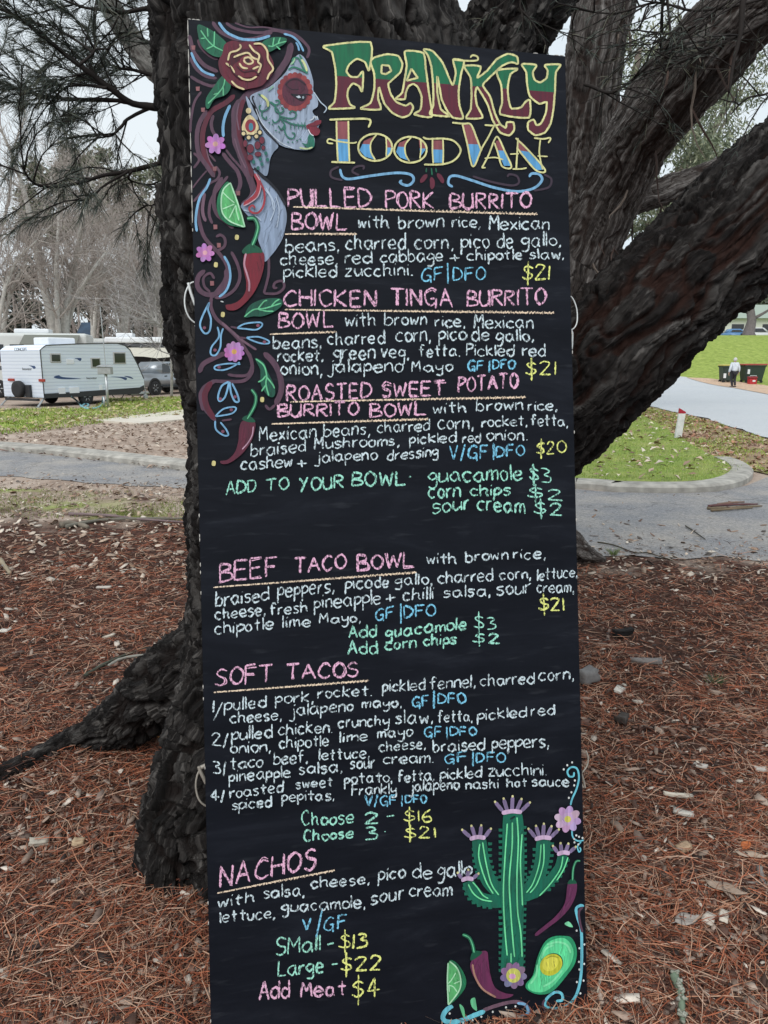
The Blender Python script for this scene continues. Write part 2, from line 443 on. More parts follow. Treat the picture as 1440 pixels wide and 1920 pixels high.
isl = g2((700, 893), (1079, 908), (1151, 914), (1262, 916), (1340, 911), (1378, 899), (1392, 888), (1376, 874), (1330, 862), (1290, 838), (1240, 805), (1200, 782), (1150, 770), (1000, 760), (700, 755))
sheet('island_lawn', isl, 0.085, M_GRASS)
band = g2((1150, 770), (1200, 782), (1240, 805), (1290, 838), (1330, 862), (1376, 874), (1400, 882), (1500, 905), (1500, 850), (1440, 826), (1331, 790), (1222, 766), (1150, 755))
sheet('leaf_verge', band, 0.018, road_mat('leafy_dirt', (0.30, 0.19, 0.13), (0.26, 0.25, 0.10), 30, 1.2))
pad = thing('concrete_slab', 'flat pale concrete slab laid in the bare dirt left of the tree', 'concrete slab', G(270, 785))
o_ = pad.location.copy()
mb = MB(); q = [G(178, 791), G(262, 797), G(420, 782), G(420, 766), G(345, 771)]
b_ = len(mb.v); k = len(q)
mb.v += [tuple(p - o_ + Vector((0, 0, -0.02))) for p in q] + [tuple(p - o_ + Vector((0, 0, 0.05))) for p in q]
mb.face(tuple(range(k, 2 * k))); [mb.face((i, (i + 1) % k, k + (i + 1) % k, k + i)) for i in range(k)]
mb.build('slab', mat('pale_concrete', (0.60, 0.55, 0.47), 0.9, var=0.08, scale=2, bump=0.15), pad)
# ================================================================== THE PINE AND THE EUCALYPT
def bark_mat(name, furrow, plate, pale, amt=0.5, st=(1, 1, .3), bump=1.0, flake=.555):
    m = bpy.data.materials.new(name); m.use_nodes = True
    nt = m.node_tree; N = nt.nodes; L = nt.links; b = N['Principled BSDF']
    b.inputs['Roughness'].default_value = 0.85; b.inputs['Specular IOR Level'].default_value = 0.2
    a = N.new('ShaderNodeAttribute'); a.attribute_name = 'bk'
    bc = N.new('ShaderNodeAttribute'); bc.attribute_name = 'bc'          # coordinates round and along the limb
    mp = N.new('ShaderNodeMapping'); mp.inputs['Scale'].default_value = st; L.new(bc.outputs['Vector'], mp.inputs['Vector'])
    def nse(sc, det, ro, vec):
        n = N.new('ShaderNodeTexNoise'); n.inputs['Scale'].default_value = sc; n.inputs['Detail'].default_value = det; n.inputs['Roughness'].default_value = ro; L.new(vec, n.inputs['Vector']); return n.outputs['Fac']
    n1 = nse(46, 10, .72, mp.outputs[0]); n2 = nse(2.6, 5, .5, bc.outputs['Vector']); n3 = nse(15, 6, .65, mp.outputs[0])
    v = N.new('ShaderNodeTexVoronoi'); v.feature = 'DISTANCE_TO_EDGE'; v.inputs['Scale'].default_value = 38; L.new(mp.outputs[0], v.inputs['Vector'])
    sp = N.new('ShaderNodeSeparateColor'); L.new(a.outputs['Color'], sp.inputs[0])
    c1 = ramp(nt, n1, [(0.38, tuple(x * 0.22 for x in plate)), (0.47, tuple(x * .8 for x in plate)), (flake - .01, tuple(x * 1.3 for x in plate)), (flake + .06, pale)])
    c2 = ramp(nt, n3, [(0.42, tuple(x * 0.35 for x in plate)), (0.50, plate), (0.64, tuple(x * 1.1 for x in pale))])
    m0 = N.new('ShaderNodeMix'); m0.data_type = 'RGBA'; m0.inputs['Factor'].default_value = .38; L.new(c1, m0.inputs['A']); L.new(c2, m0.inputs['B'])
    mx = N.new('ShaderNodeMix'); mx.data_type = 'RGBA'
    lr = N.new('ShaderNodeMapRange'); lr.inputs['From Min'].default_value = .05; lr.inputs['From Max'].default_value = .5; L.new(sp.outputs[0], lr.inputs['Value']); L.new(lr.outputs[0], mx.inputs['Factor']); mx.inputs['A'].default_value = (*furrow, 1); L.new(m0.outputs['Result'], mx.inputs['B'])
    mr = N.new('ShaderNodeMapRange'); mr.inputs['From Min'].default_value = 0.58; mr.inputs['From Max'].default_value = 0.70; mr.inputs['To Max'].default_value = amt
    L.new(n2, mr.inputs['Value'])
    m2 = N.new('ShaderNodeMix'); m2.data_type = 'RGBA'; L.new(mr.outputs[0], m2.inputs['Factor']); L.new(mx.outputs['Result'], m2.inputs['A']); m2.inputs['B'].default_value = (*furrow, 1)
    L.new(m2.outputs['Result'], b.inputs['Base Color'])
    vm = N.new('ShaderNodeMapRange'); vm.inputs['From Max'].default_value = .18; L.new(v.outputs['Distance'], vm.inputs['Value'])
    ad = N.new('ShaderNodeMath'); ad.operation = 'MULTIPLY_ADD'; L.new(vm.outputs[0], ad.inputs[0]); ad.inputs[1].default_value = .30; L.new(n1, ad.inputs[2])
    bp = N.new('ShaderNodeBump'); bp.inputs['Strength'].default_value = bump; bp.inputs['Distance'].default_value = 0.022
    L.new(ad.outputs[0], bp.inputs['Height']); L.new(bp.outputs[0], b.inputs['Normal'])
    return m
def limb_mesh(name, limbs, voxel, depth, cell, stretch, m, parent, seed=0, clip=None, fuzz=0.35):
    """limbs: lists of (Vector, radius). Tubes are fused by a voxel remesh and the bark is carved into the surface."""
    mb = MB(); segs = []
    for lb in limbs:
        P = [Vector(p) for p, r in lb]; R = [r for p, r in lb]
        # smooth the axis
        sp = smoothline([(*p, r) for p, r in zip(P, R)], 5)
        P2 = [Vector(q[:3]) for q in sp]; R2 = [q[3] for q in sp]
        mb.tube(P2, R2, 20)
        s0 = 0.0
        for i in range(len(P2) - 1):
            segs.append((P2[i], P2[i + 1], R2[i], R2[i + 1], s0)); s0 += (P2[i + 1] - P2[i]).length
    tmp = mb.build('tmp', m)
    md = tmp.modifiers.new('r', 'REMESH'); md.mode = 'VOXEL'; md.voxel_size = voxel
    dg = bpy.context.evaluated_depsgraph_get(); dg.update()
    me = bpy.data.meshes.new_from_object(tmp.evaluated_get(dg))
    old = tmp.data; bpy.data.objects.remove(tmp); bpy.data.meshes.remove(old)
    n = len(me.vertices); C = np.empty(n * 3, np.float32); me.vertices.foreach_get('co', C); C = C.reshape(-1, 3).astype(float)
    NR = np.empty(n * 3, np.float32); me.vertices.foreach_get('normal', NR); NR = NR.reshape(-1, 3).astype(float)
    best = np.full(n, 1e9); T = np.zeros((n, 3)); S = np.zeros(n); RR = np.ones(n); FO = np.zeros((n, 3))
    for A, B, ra, rb, s0 in segs:
        a = np.array(A); d = np.array(B - A); L2 = d @ d
        t = np.clip(((C - a) @ d) / L2, 0, 1); foot = a + t[:, None] * d
        dist = np.linalg.norm(C - foot, axis=1); r = ra + (rb - ra) * t; e = dist - r
        k = e < best
        best[k] = e[k]; T[k] = d / math.sqrt(L2); S[k] = s0 + t[k] * math.sqrt(L2); RR[k] = r[k]; FO[k] = foot[k]
    # bark coordinates: along the limb and around it
    ref = np.array([0.21, 0.93, 0.30]); U = np.cross(T, ref); U /= np.linalg.norm(U, axis=1)[:, None]; W = np.cross(T, U)
    D = C - FO; ang = np.arctan2((D * W).sum(1), (D * U).sum(1))
    out = np.zeros(n); lum = np.zeros(n); BCo = np.zeros((n, 3), np.float32)
    vor = noise.voronoi; nz = noise.noise
    for i in range(n):
        x, y, z = C[i]; r = RR[i]
        w1 = nz((x * 3.1 + seed, y * 3.1, z * 3.1)); w2 = nz((x * 9 + seed, y * 9, z * 9))
        q = ((math.cos(ang[i]) * r + w1 * .10 + w2 * .035) / cell, (math.sin(ang[i]) * r + w2 * .035 + w1 * .05) / cell, (S[i] + w1 * .26 + w2 * .09) / (cell * stretch) + seed)
        dd = vor(q)[0]; e = (dd[1] - dd[0]) * 3.2; e = 1.0 if e > 1 else e * e * (3 - 2 * e)
        d3 = vor((q[0] * 2.3 + 5, q[1] * 2.3, q[2] * 1.9))[0]; e2 = (d3[1] - d3[0]) * 3.0; e2 = 1.0 if e2 > 1 else e2
        fine = nz((x * 34, y * 34, z * 20 + seed)); fine2 = nz((x * 85, y * 85, z * 50))
        lay = 0.5 + 0.5 * nz((q[0] * .55, q[1] * .55, q[2] * .55 + 9)); lay = math.floor(lay * 5) / 5 * .7 + lay * .3
        cx_, cy_ = q[0] * cell, q[1] * cell
        f1 = abs(nz((cx_ * 15 + 3, cy_ * 15, S[i] * 1.1 + w2 * .3 + seed))); f2 = abs(nz((cx_ * 34 + 8, cy_ * 34, S[i] * 2.2 + w2 * .3 + seed)))
        fis = min(1, f1 / .20); fis = fis * fis * (3 - 2 * fis); fi2 = min(1, f2 / .16); rel = fis * (.62 + .38 * fi2)
        out[i] = min(1, r / .075) * depth * (rel * (.66 + .24 * lay + .14 * e + .16 * e2) - .66 + fuzz * fine + fuzz * 0.55 * fine2) + 0.03 * w1 * min(1, r / .3)
        lum[i] = min(1, max(0, rel * (.5 + .3 * e + .2 * e2) + 0.28 * fine))
        BCo[i] = (math.cos(ang[i]) * r + w2 * .02, math.sin(ang[i]) * r, S[i] + w1 * .05)
    C += NR * out[:, None]
    if clip is not None: pass
    me.vertices.foreach_set('co', C.astype(np.float32).ravel())
    ca = me.color_attributes.new('bk', 'FLOAT_COLOR', 'POINT'); arr = np.ones((n, 4), np.float32); arr[:, 0] = lum
    ca.data.foreach_set('color', arr.ravel())
    me.attributes.new('bc', 'FLOAT_VECTOR', 'POINT').data.foreach_set('vector', BCo.ravel())
    me.materials.clear(); me.materials.append(m); me.update()
    me.polygons.foreach_set('use_smooth', [True] * len(me.polygons))
    o = bpy.data.objects.new(name, me); COL.objects.link(o); o.parent = parent
    return o
PINE_O = Vector((-0.08, 2.6, 0))
pine = thing('pine_tree', 'big rough dark barked pine whose trunk the menu board leans on', 'tree', (0, 0, 0))
M_PINE = bark_mat('pine_bark', (0.009, 0.0052, 0.0042), (0.0155, 0.0132, 0.0126), (0.16, 0.148, 0.138), 0.4, (1, 1, .17))
V3 = Vector
main = [(V3((-.08, 2.62, -.25)), .68), (V3((-.10, 2.62, .25)), .64), (V3((-.11, 2.60, .8)), .585), (V3((-.11, 2.58, 1.4)), .545), (V3((-.15, 2.56, 1.8)), .56), (V3((-.17, 2.55, 2.1)), .55)]
stemA = [(V3((-.14, 2.55, 1.7)), .54), (V3((-.20, 2.56, 2.3)), .505), (V3((-.255, 2.58, 2.7)), .455), (V3((-.32, 2.66, 3.3)), .42), (V3((-.40, 2.8, 4.4)), .36), (V3((-.45, 3.0, 6.0)), .28)]
stemB = [(at(820, 330, 2.62), .34), (at(905, 160, 2.64), .19), (at(950, 65, 2.66), .135), (at(1003, -15, 2.7), .125), (at(1100, -170, 2.85), .115), (at(1250, -420, 3.1), .09)]
limbF = [(at(760, 930, 2.62), .36), (at(960, 815, 2.56), .245), (at(1080, 716, 2.53), .215), (at(1232, 572, 2.55), .205), (at(1352, 465, 2.58), .205), (at(1490, 330, 2.65), .20), (at(1700, 110, 2.8), .18), (at(1950, -150, 3.1), .15)]
def gp(u, v, dz, r): return (G(u, v) + V3((0, 0, dz)), r)
r1 = [(V3((-.38, 2.62, .85)), .33), (V3((-.46, 2.66, .55)), .255), (at(318, 1282, 2.74), .145), (at(262, 1332, 2.77), .115), (at(190, 1370, 2.82), .076), (at(140, 1390, 2.84), .056), gp(75, 1430, .026, .040), gp(0, 1464, .02, .036), gp(-100, 1510, .0, .03), gp(-240, 1560, -.05, .03)]
r2 = [(V3((-.28, 2.44, .75)), .28), (at(405, 1370, 2.27), .155), (at(360, 1490, 2.15), .14), (at(332, 1580, 2.07), .11), (V3((-.66, 1.97, -.10)), .09)]
r2b = [(V3((-.22, 2.3, .45)), .24), (at(430, 1500, 2.12), .17), (at(440, 1600, 2.03), .13), (at(440, 1680, 1.98), .10)]
r3 = [(V3((.2, 2.7, .5)), .35), (V3((.55, 2.75, .15)), .2), (V3((.95, 2.7, .0)), .1), (V3((1.3, 2.6, -.12)), .07)]
r4 = [(V3((-.2, 2.9, .4)), .35), (V3((-.75, 3.25, .1)), .17), (V3((-1.2, 3.6, -.1)), .1)]
limb_mesh('trunk', [main, stemA, stemB, r1, r2, r2b, r4], 0.0064, 0.036, 0.030, 6.0, M_PINE, pine, 1)
M_PINE2 = bark_mat('pine_limb_bark', (0.026, 0.0105, 0.0072), (0.017, 0.0138, 0.0130), (0.13, 0.12, 0.112), 0.6, (1, 1, .15), 1.0, .565)
limb_mesh('branch', [limbF], 0.0064, 0.032, 0.028, 6.0, M_PINE2, pine, 5)
# ------------------------------------------------------------------ needled boughs of the pine
def branch_pts(px, y0, y1, extra=0):
    n = len(px); return [at(u, v, y0 + (y1 - y0) * i / (n - 1)) for i, (u, v) in enumerate(px)]
def needles(paths, per_m, ln, droop, seed, spread=1.0, start=0.25, wid=0.00065, cols=None):
    rg = np.random.default_rng(seed); Vs = []; Fs = []; Cs = []
    cols = cols or [(0.055, 0.072, 0.060), (0.080, 0.098, 0.080), (0.04, 0.052, 0.045), (0.11, 0.11, 0.075)]
    nv = 0
    for P in paths:
        P = np.array([tuple(p) for p in P]); d = np.diff(P, axis=0); sl = np.linalg.norm(d, axis=1); cum = np.concatenate([[0], np.cumsum(sl)]); L = cum[-1]
        k = int(L * per_m)
        s = L * (start + (1 - start) * rg.random(k) ** 0.7)
        tuft = np.round(s / 0.022) * 0.022; s = np.where(rg.random(k) < .75, np.minimum(tuft, L), s)
        idx = np.clip(np.searchsorted(cum, s) - 1, 0, len(sl) - 1); t = (s - cum[idx]) / sl[idx]
        base = P[idx] + d[idx] * t[:, None]; tang = d[idx] / sl[idx][:, None]
        rnd = rg.normal(size=(k, 3)); rnd /= np.linalg.norm(rnd, axis=1)[:, None]
        dr = tang * 0.95 + rnd * 0.62 * spread; dr /= np.linalg.norm(dr, axis=1)[:, None]
        ll = ln * rg.uniform(0.55, 1.2, k)[:, None]
        mid = base + dr * ll * 0.5 + np.array([0, 0, -1]) * ll * droop * 0.12
        tip = base + dr * ll * 0.95 + np.array([0, 0, -1]) * ll * droop * 0.5
        side = np.cross(dr, rg.normal(size=(k, 3))); side /= np.linalg.norm(side, axis=1)[:, None]; side *= wid
        q = np.stack([base - side, base + side, mid + side, mid - side, tip + side * .4, tip - side * .4], 1).reshape(-1, 3)
        Vs.append(q); i0 = nv + np.arange(k)[:, None] * 6
        Fs.append((i0[:, None, :] + np.array([[0, 1, 2, 3], [3, 2, 4, 5]])[None]).reshape(-1, 4)); nv += 6 * k
        c = np.array(cols)[rg.integers(0, len(cols), k)] * rg.uniform(.7, 1.3, (k, 1)); Cs.append(np.repeat(c, 2, axis=0))
    return np.concatenate(Vs), np.concatenate(Fs), np.concatenate(Cs)
def bough(name, px, y0, y1, r0, twigs, seed, per_m=420, ln=0.056, droop=0.35, parent=None, start=.2, spread=1.0, sub=1):
    rr = random.Random(seed); main = branch_pts(px, y0, y1)
    mains = [Vector(q) for q in smoothline([tuple(p) for p in main], 5)]
    mb = MB(); mb.col((0.028, 0.023, 0.021)); n = len(mains)
    mb.tube(mains, [r0 * (1 - .8 * i / n) + .0012 for i in range(n)], 6, wob=.15)
    paths = [mains[int(n * .25):]]
    for _ in range(twigs):
        i = rr.randint(int(n * .18), n - 2); p = mains[i]; t = (mains[i + 1] - mains[i]).normalized()
        rv = Vector((rr.gauss(0, 1), rr.gauss(0, .8), rr.gauss(0.1, .9))).normalized()
        dr = (t * .8 + rv * .8).normalized(); L = rr.uniform(.12, .34); q = [p]
        for k in range(5):
            dr = (dr + Vector((rr.gauss(0, .16), rr.gauss(0, .16), rr.gauss(-.02, .16)))).normalized(); q.append(q[-1] + dr * (L / 5))
        mb.tube(q, [.0028 * (1 - .13 * j) for j in range(6)], 4); paths.append(q)
        if sub and rr.random() < .6:
            dr2 = (dr + Vector((rr.gauss(0, .7), rr.gauss(0, .7), rr.gauss(0, .7)))).normalized(); q2 = [q[2] + dr2 * (.04 * j) for j in range(4)]
            mb.tube(q2, .0016, 3); paths.append(q2)
    b = mb.build(name, M_TWIG, parent, usecol=True, smooth=True)
    nv = needles(paths, per_m, ln, droop, seed, spread, start)
    npmesh('needles', nv[0], nv[1], nv[2], M_LEAF, b)
    return b
BO = [
 ([(310, 203), (249, 194), (210, 168), (168, 136), (123, 103), (81, 68), (42, 39), (-20, 5)], 2.6, 2.35, .0105, 15, 480),
 ([(310, 206), (232, 190), (181, 187), (129, 186), (81, 179), (42, 168), (-20, 150)], 2.6, 2.8, .007, 14, 480),
 ([(300, 10), (226, 24), (194, 19), (150, 12), (100, -10)], 2.6, 2.5, .006, 8, 300),
 ([(310, 303), (242, 321), (194, 329), (152, 342), (116, 349), (81, 350), (58, 339), (40, 310)], 2.6, 2.3, .0065, 9, 360),
 ([(310, 190), (245, 220), (226, 239), (207, 255), (181, 252), (125, 259)], 2.62, 2.5, .005, 8, 330),
 ([(240, 322), (194, 349), (174, 368), (155, 376), (136, 360)], 2.5, 2.4, .003, 3, 330),
 ([(246, 322), (242, 336), (268, 345), (310, 346)], 2.5, 2.6, .003, 5, 330),
 ([(150, 121), (174, 100), (178, 81), (174, 50)], 2.45, 2.5, .004, 6, 480),
 ([(174, 98), (155, 84), (116, 58), (95, 40)], 2.47, 2.6, .004, 5, 450),
 ([(310, 149), (268, 136), (226, 129), (188, 149), (150, 150)], 2.62, 2.75, .005, 12, 380),
 ([(310, 90), (270, 75), (235, 60), (205, 85)], 2.62, 2.7, .004, 9, 330),
 ([(200, 165), (160, 160), (120, 165), (95, 195)], 2.5, 2.6, .004, 10, 480),
 ([(310, 370), (285, 385), (270, 380)], 2.62, 2.6, .002, 3, 380),
]
for k, (px, y0, y1, r0, tw, pm) in enumerate(BO):
    bough('branch', px, y0, y1, r0, tw, 40 + k, int(pm * 1.2), parent=pine)
BR = [
 ([(1245, -20), (1240, 40), (1238, 97)], 2.4, 2.45, .004, 3, 90),
 ([(1250, -10), (1255, 40), (1259, 80), (1262, 110)], 2.4, 2.4, .003, 3, 90),
 ([(1096, 158), (1111, 163), (1143, 174), (1175, 158), (1208, 129), (1246, 97), (1300, 60), (1350, 25), (1400, -30)], 2.5, 2.3, .004, 15, 150),
 ([(1400, -20), (1340, 20), (1280, 60), (1220, 60), (1190, 55)], 2.3, 2.5, .0035, 14, 170),
 ([(1470, 20), (1400, 60), (1330, 90), (1270, 120), (1230, 115)], 2.3, 2.4, .0035, 13, 170),
 ([(1460, -10), (1380, 10), (1300, 20), (1230, 5), (1150, 25), (1070, 15)], 2.35, 2.5, .0035, 14, 130),
 ([(1400, -20), (1392, 10), (1388, 65), (1376, 113), (1367, 174)], 2.3, 2.3, .0085, 2, 60),
 ([(1470, 150), (1440, 175), (1400, 185), (1370, 215)], 2.4, 2.4, .003, 4, 110),
 ([(985, -30), (975, 10), (985, 40)], 2.5, 2.5, .003, 6, 160),
]
for k, (px, y0, y1, r0, tw, pm) in enumerate(BR):
    bough('branch', px, y0, y1, r0, tw, 80 + k, int(pm * .55), ln=.042, parent=pine, start=0.0)
# out of frame top of the crown: clumps of needles on upper limbs
rr = random.Random(5); tops = []
for k in range(26):
    a0 = Vector((-.4 + rr.uniform(-.2, .3), 2.9, rr.uniform(4.0, 6.2))); dr = Vector((rr.gauss(0, 1), rr.gauss(.3, .9), rr.gauss(.35, .3))).normalized()
    q = [a0]
    for j in range(6):
        dr = (dr + Vector((rr.gauss(0, .2), rr.gauss(0, .2), rr.gauss(0, .15)))).normalized(); q.append(q[-1] + dr * .38)
    tops.append(q)
mb = MB(); mb.col((.03, .025, .022))
for q in tops: mb.tube(q, [.03 * (1 - .14 * j) for j in range(7)], 5)
cr = mb.build('crown', M_TWIG, pine, usecol=True)
nv = needles(tops, 420, .14, .5, 9, 1.0, .2, .004); npmesh('needles', nv[0], nv[1], nv[2], M_LEAF, cr)
# ------------------------------------------------------------------ eucalypt behind
euc = thing('eucalyptus_tree', 'stringy grey brown barked eucalyptus with leaning limbs behind the pine', 'tree', (0, 0, 0))
M_EUC = bark_mat('stringy_bark', (0.038, 0.026, 0.022), (0.066, 0.055, 0.050), (0.27, 0.25, 0.235), 0.3, (1, 1, .07), .9, .54)
tr = [(at(985, 1060, 5.9), .40), (at(990, 1010, 5.9), .30), (at(1000, 880, 5.9), .255), (at(1022, 700, 5.9), .265), (at(1058, 560, 5.9), .29), (at(1080, 470, 5.9), .31)]
lc = [(at(1082, 480, 5.9), .30), (at(1096, 330, 5.85), .25), (at(1106, 190, 5.8), .20), (at(1120, 80, 5.8), .20), (at(1140, -10, 5.9), .21), (at(1200, -160, 6.1), .2), (at(1290, -420, 6.6), .15)]
ld = [(at(1086, 480, 5.85), .27), (at(1140, 365, 5.7), .245), (at(1200, 255, 5.4), .235), (at(1272, 160, 5.05), .235), (at(1355, 65, 4.8), .235), (at(1470, -45, 4.6), .225), (at(1660, -220, 4.4), .19)]
le = [(at(1095, 430, 5.9), .17), (at(1170, 385, 5.95), .11), (at(1250, 357, 6.0), .10), (at(1340, 322, 6.1), .09), (at(1480, 250, 6.4), .07), (at(1650, 90, 6.8), .05)]
lf = [(at(1040, 520, 5.9), .2), (at(700, 420, 6.3), .17), (at(420, 250, 6.6), .15), (at(300, 135, 6.7), .105), (at(262, 95, 6.75), .095), (at(215, 25, 6.8), .085), (at(170, -60, 6.9), .08), (at(60, -260, 7.2), .06)]
rb = [(at(1000, 985, 5.9), .25), (at(1068, 1022, 5.75), .13), (at(1105, 1040, 5.62), .06), (at(1135, 1050, 5.5), .02)]
limb_mesh('trunk', [tr, lc, ld, le, rb], 0.011, 0.020, 0.030, 18.0, M_EUC, euc, 11, fuzz=0.45)
limb_mesh('branch', [lf], 0.014, 0.014, 0.03, 10.0, bark_mat('smooth_grey_bark', (0.07, .06, .055), (.12, .115, .105), (.2, .19, .175), .3, (1, 1, .2), .5), euc, 13, fuzz=0.3)
# shreds of bark hanging from the limbs
mb = MB(); rr = random.Random(3)
for k in range(46):
    u = rr.uniform(0, 1); lim = rr.choice([ld, lc, le]); i = rr.randint(0, len(lim) - 3); p = lim[i][0].lerp(lim[i + 1][0], u); r = lim[i][1]
    s = p + Vector((rr.uniform(-.8, .8) * r, -r * .9, rr.uniform(-.9, .2) * r)); mb.col(rr.choice([(.09, .06, .05), (.05, .035, .03), (.15, .12, .1)])); L = rr.uniform(.1, .5); d = Vector((rr.gauss(0, .3), rr.gauss(-.1, .1), -1)); q = [s]
    for j in range(5): d = (d + Vector((rr.gauss(0, .2), rr.gauss(0, .2), 0))).normalized(); q.append(q[-1] + d * L / 5)
    mb.tube(q, [.006, .009, .008, .006, .004, .002], 4)
mb.build('hanging_bark', M_TWIG, euc, usecol=True)
# ------------------------------------------------------------------ leafy crowns
def leaf_cloud(centers, n, size, cols, seed, droop=0.3, aspect=3.2):
    """leaf blades scattered through clumps; centers: (Vector, radii)"""
    rg = np.random.default_rng(seed); w = np.array([r[0] * r[1] * r[2] for c, r in centers]) ** .7; w /= w.sum()
    pick = rg.choice(len(centers), n, p=w); ce = np.array([tuple(c) for c, r in centers])[pick]; ra = np.array([r for c, r in centers])[pick]
    d = rg.normal(size=(n, 3)); d /= np.linalg.norm(d, axis=1)[:, None]; d *= (rg.random((n, 1)) ** .45)
    p = ce + d * ra
    t = rg.normal(size=(n, 3)); t[:, 2] -= droop * 2; t /= np.linalg.norm(t, axis=1)[:, None]
    s = np.cross(t, rg.normal(size=(n, 3))); s /= np.linalg.norm(s, axis=1)[:, None]
    L = size * rg.uniform(.6, 1.4, (n, 1)); W = L / aspect
    q = np.stack([p, p + t * L * .5 + s * W * .5, p + t * L, p + t * L * .5 - s * W * .5], 1).reshape(-1, 3)
    Fq = np.arange(4 * n).reshape(-1, 4); tone = np.array(cols)[(pick + rg.integers(0, 2, n)) % len(cols)] * rg.uniform(.75, 1.25, (n, 1))
    return q, Fq, tone
def euc_tree(u, v0, y, blobs, label, seed, cols, n=9000, size=.16, group='gum trees beyond the pine'):
    b = at(u, v0, y); b = Vector((b.x, b.y, float(gz(b.x, b.y))))
    t = thing('gum_tree', label, 'tree', b, 0, group); rr = random.Random(seed)
    cs = [(at(bu, bv, y + rr.uniform(-1, 1)) - b, (br, br, br * .75)) for bu, bv, br in blobs]
    mb = MB(); mb.col((.16, .13, .11)); top = cs[0][0]
    mb.tube([V3((0, 0, -.3)), V3((top.x * .3, 0, top.z * .35)), V3((top.x * .7, top.y * .5, top.z * .75)), top], [.3, .24, .16, .06], 8)
    for c, r in cs[1:]:
        s = V3((top.x * .5, top.y * .3, top.z * .5)).lerp(top, rr.uniform(0, .5)); mb.tube([s, s.lerp(c, .5) + V3((0, 0, .3)), c], [.1, .06, .02], 6)
    mb.build('trunk', M_TWIG, t, usecol=True, smooth=True)
    sub = []
    for c, r in cs:
        for _ in range(7):
            o = V3((rr.gauss(0, 1), rr.gauss(0, 1), rr.gauss(0, .8))).normalized() * rr.uniform(.3, 1); k = r[0] * rr.uniform(.25, .5)
            sub.append((c + V3((o.x * r[0], o.y * r[1], o.z * r[2])), (k, k, k * .7)))
    nv = leaf_cloud(sub, n, size, cols, seed); npmesh('crown', nv[0], nv[1], nv[2], M_LEAF, t)
GC = [(.15, .18, .11), (.20, .225, .14), (.11, .135, .085), (.26, .27, .18)]
euc_tree(1075, 690, 19, [(1200, 90, 1.2), (1190, 160, 1.3), (1235, 75, .7), (1150, 60, .8), (1160, 250, 1.2), (1140, 340, 1.0)], 'olive leafed gum tree seen through the fork above the board', 61, GC, 4200, .12)
euc_tree(1095, 690, 24, [(1300, 270, 1.6), (1260, 330, 1.7), (1350, 300, 1.4), (1240, 380, 1.2), (1390, 275, 1.0), (1330, 240, 1.2), (1210, 420, 1.2), (1150, 470, 1.4), (1280, 290, 1.4)], 'dense olive gum tree framed between the two leaning limbs', 62, GC, 9500, .15)
euc_tree(1120, 690, 30, [(1375, 170, 1.2), (1395, 150, .9), (1350, 190, .9), (1420, 120, .8), (1340, 150, .8)], 'thin topped gum tree highest between the limbs at right', 63, GC, 3200, .16)
# ================================================================== THE MENU BOARD
# plane of the board: fitted from the rectangle it shows; local x along its width, y up its face, z out of it
Hc, Vc = Vector((0.98345, 0.01724, -0.18035)), Vector((-0.02316, 0.99973, -0.00109))
c2w = lambda d: Vector((d.x, CT * -d.z + ST * d.y, -ST * -d.z + CT * d.y))
bx = c2w(Hc).normalized(); bn = bx.cross(c2w(Vc)).normalized(); by = bn.cross(bx).normalized()
if bn.y > 0: bn = -bn
SCALE = 1.764
p0 = Vector((0, 0, CAM_H)) + c2w(Vector((0, 0, -1))) * SCALE
corner = lambda u, v: onplane(u, v, p0, bn)
bo = (corner(397, 2000) + corner(1102, 1896)) / 2
BM = Matrix((bx, by, bn)).transposed().to_4x4(); BM.translation = bo
BI = BM.inverted()
board = thing('menu_board', 'tall black chalkboard menu with painted figure and cactus leaning on the pine', 'menu board')
board.matrix_world = BM
def bl(u, v):
    q = BI @ corner(u, v); return (q.x, q.y)
